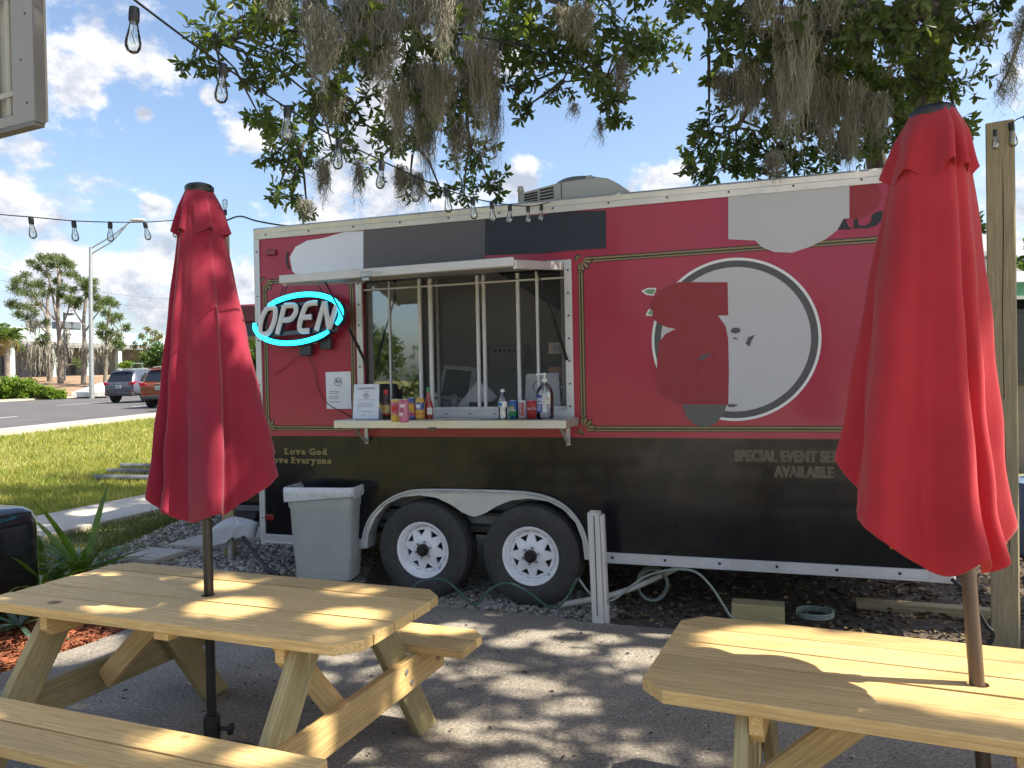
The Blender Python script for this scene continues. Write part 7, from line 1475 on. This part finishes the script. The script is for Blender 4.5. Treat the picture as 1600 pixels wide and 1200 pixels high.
    mb = MB(); mb.box((-2.352, .0, .82), (.012, .32, .16)); mb.build('licence_plate', M('plate_pale', (.55, .57, .55), .5), c, bevel=.004); mb = MB(); mb.box((-2.36, 0, .82), (.006, .2, .07)); mb.build('plate_mark', M('plate_green', (.15, .25, .17), .6), c)
    mb = MB(); mb.tube([(-2.35, -.12, 1.01), (-2.36, 0, .985), (-2.35, .12, 1.01)], .018, 6); mb.build('badge', STEEL, c)
    for s in (-.62, .62): mb = MB(); mb.tube([(-1.7, s, 1.69), (-1.0, s, 1.745), (0, s, 1.74), (.2, s, 1.70)], .02, 6); mb.build('roof_rail', STEEL, c)
    mb = MB(); mb.box((-2.0, 0, 1.64), (.22, 1.2, .04)); mb.build('spoiler', paint, c, bevel=.015)
    return c
rd = math.atan2(RD.y, RD.x)
P = at(232, 622, 41.5); P.z = Hroad(road_s(P.x, P.y)); car('parked_car', (P.x, P.y, P.z), rd + R_(-4), M('blue_grey_car_paint', (.075, .085, .12), .3, .35, coat=.8), 'blue grey car waiting at the far side of the road')
P = at(296, 640, 34.0); P.z = Hroad(road_s(P.x, P.y)); car('parked_car', (P.x, P.y, P.z), rd + R_(0), M('orange_car_paint', (.26, .065, .022), .3, .3, coat=.8), 'copper orange car half hidden by the left parasol')

# ------------------------------------------------------------------ right background
rbd = empty('side_building', (6.4, 12.5, 0), R_(-8), 'brown building with green fascia and dark window beyond the right post', 'building'); BW = M('taupe_wall', (.24, .21, .19), .85, var=.12)
mb = MB(); mb.box((5, 2, 1.25), (10.2, 4, 2.6)); mb.build('wall', BW, rbd); mb = MB(); mb.box((5, 1.9, 2.84), (10.8, 4.6, .22)); mb.build('fascia', M('green_fascia', (.05, .20, .11), .5), rbd); mb = MB(); mb.box((5, -.42, 2.705), (10.8, .10, .05)); mb.build('gutter', CWHT, rbd)
mb = MB(); mb.prism([(-.4, 2.95), (4.4, 2.95), (4.0, 3.16), (0, 3.16)], -.2, 10.6, plane='yz'); mb.build('roof', M('grey_roof', (.28, .28, .29), .7), rbd)
for k in range(3):
    w_ = MB(); w_.box((1.6 + k * 3.1, -.02, 1.95), (2.6, .06, 1.2)); w_ = w_.build('window', M('dark_window_frame', (.07, .07, .075), .5), rbd); mb = MB(); mb.box((1.6 + k * 3.1, -.06, 1.95), (2.45, .03, 1.08)); mb.build('pane', M('blinded_pane', (.045, .05, .06), .2), w_)
gb_ = empty('white_shed', at(1537, 640, 17), R_(10), 'white gabled shed glimpsed between the parasol and the thick post', 'shed'); gb_.location.z = 0
mb = MB(); mb.prism([(-2.2, 0), (2.2, 0), (2.2, 2.9), (0, 4.1), (-2.2, 2.9)], 0, 4); mb.build('wall', CWHT, gb_); mb = MB()
for s in (-1, 1): mb.bar((0, 2, 4.16), (s * 2.45, 2, 2.84), 4.4, .08, up=(0, 0, 1))
mb.build('roof', M('shed_roof', (.35, .34, .33), .7), gb_)
fn = empty('chain_link_fence', (6.35, 9.3, 0), R_(-12), 'galvanised chain link fence behind the thick timber post', 'fence'); Lf = 7.0; Hf = 1.42; mb = MB(); st = .075
A = []; B = []
n_ = int((Lf + Hf) / st)
for k in range(n_):
    x = k * st - Hf
    for s in (1, -1):
        a, b_ = (x, 0.04), (x + Hf, Hf)
        if s < 0: a, b_ = (x + Hf, .04), (x, Hf)
        xs = sorted([(a[0], a[1]), (b_[0], b_[1])]); 
        if xs[0][0] < 0 or xs[1][0] > Lf: continue
        A.append((a[0], .004 * s, a[1])); B.append((b_[0], .004 * s, b_[1]))
sticks('mesh_wire', A, B, .003, .003, M('fence_wire', (.55, .56, .56), .4, .7), fn)
mb = MB(); mb.tube([(0, 0, Hf), (Lf, 0, Hf)], .022, 8); mb.build('top_rail', STEEL, fn)
for k in range(4): mb = MB(); mb.tube([(k * 2.3, 0, -.05), (k * 2.3, 0, Hf + .06)], .028, 8); mb.build('post', STEEL, fn)
for k, (px, Y) in enumerate(((1594, 6.9), (1622, 6.7))):
    P = at(px, 855, Y); d_ = empty('blue_drum', (P.x, P.y, 0), 0, ('dusty blue plastic drum showing behind the thick post', 'second blue plastic drum just outside the right edge')[k], 'drum', 'blue drums behind the thick post')
    mb = MB(); mb.lathe([(.19, 0), (.21, .02), (.215, .2), (.222, .22), (.215, .24), (.215, .42), (.222, .44), (.215, .46), (.205, .60), (.18, .63), (.001, .635)], 28); mb.build('body', M('drum_blue', (.14, .22, .33), .5, dirt=((.3, .28, .25), 4, .5, .5)), d_, smooth=40)
    mb = MB(); mb.lathe([(.03, .63), (.03, .655), (.001, .655)], 12, M4=Matrix.Translation((.08, .05, 0))); mb.build('bung', CWHT, d_)
def tree_simple(px, Y, h, rad, label, seed, mat, L=.3, n=90):
    r = random.Random(seed); P = at(px, 600, Y); t = empty('broadleaf_tree', (P.x, P.y, H(P.x, P.y)), 0, label, 'tree', 'trees behind the lot'); C = []; R = []
    for k in range(16): a = r.uniform(0, 6.3); q = r.random() ** .5 * rad; C.append(np.array((q * math.cos(a), q * math.sin(a), h * (.62 + .3 * r.random() - .22 * (q / rad) ** 2)))); R.append(rad * r.uniform(.25, .42))
    P_, D, Nn, Ls, T, Cc = rosettes(C, R, n / rad, 5, L, .42, rg3, minr=n); V, F = leaf_mesh(P_, D, Nn, Ls, Ls * .42); raw_mesh('crown', V, F, mat, t, 'stuff', np.repeat(T, 6)); limb('trunk', [(0, 0, -.1), (.1, 0, h * .3), (0, .1, h * .7)], h * .03 + .06, .05, t); sticks('branch', np.tile(np.array([[0, .05, h * .45]]), (16, 1)), C, .05, .02, BARK, t)
tree_simple(1585, 32, 6.2, 2.6, 'sunlit green tree peeping over the green fascia roof', 4, SHRUB, .3)
tree_simple(1660, 27, 6.4, 2.8, 'green tree just outside the right edge behind the roof', 5, SHRUB, .3); tree_simple(1530, 24, 5.4, 1.6, 'green tree between the right parasol and the thick post', 6, LIME, .25)
tree_simple(405, 30, 3.4, 2.0, 'small green tree seen past the left corner of the trailer', 9, SHRUB, .3); tree_simple(380, 36, 4.2, 2.2, 'green tree behind the roofed cart', 10, SHRUB, .3)
# the wood behind the lot, seen only in the glass and gloss
r = random.Random(8); C = []; R = []
for i in range(120):
    a = R_(r.uniform(150, 300)); q = r.uniform(36, 54); h = r.uniform(.6, 4.6); C.append((q * math.sin(a), q * math.cos(a), h)); R.append(r.uniform(1.2, 2.4))
P_, D, Nn, Ls, T, Cc = rosettes(C, R, 9, 6, .34, .5, rg3, minr=190); V, F = leaf_mesh(P_, D, Nn, Ls, Ls * .5); tag(raw_mesh('far_woodland', V, F, SHRUB, None, 'stuff', np.repeat(T, 6)), 'belt of green woodland behind the lot', 'woodland')
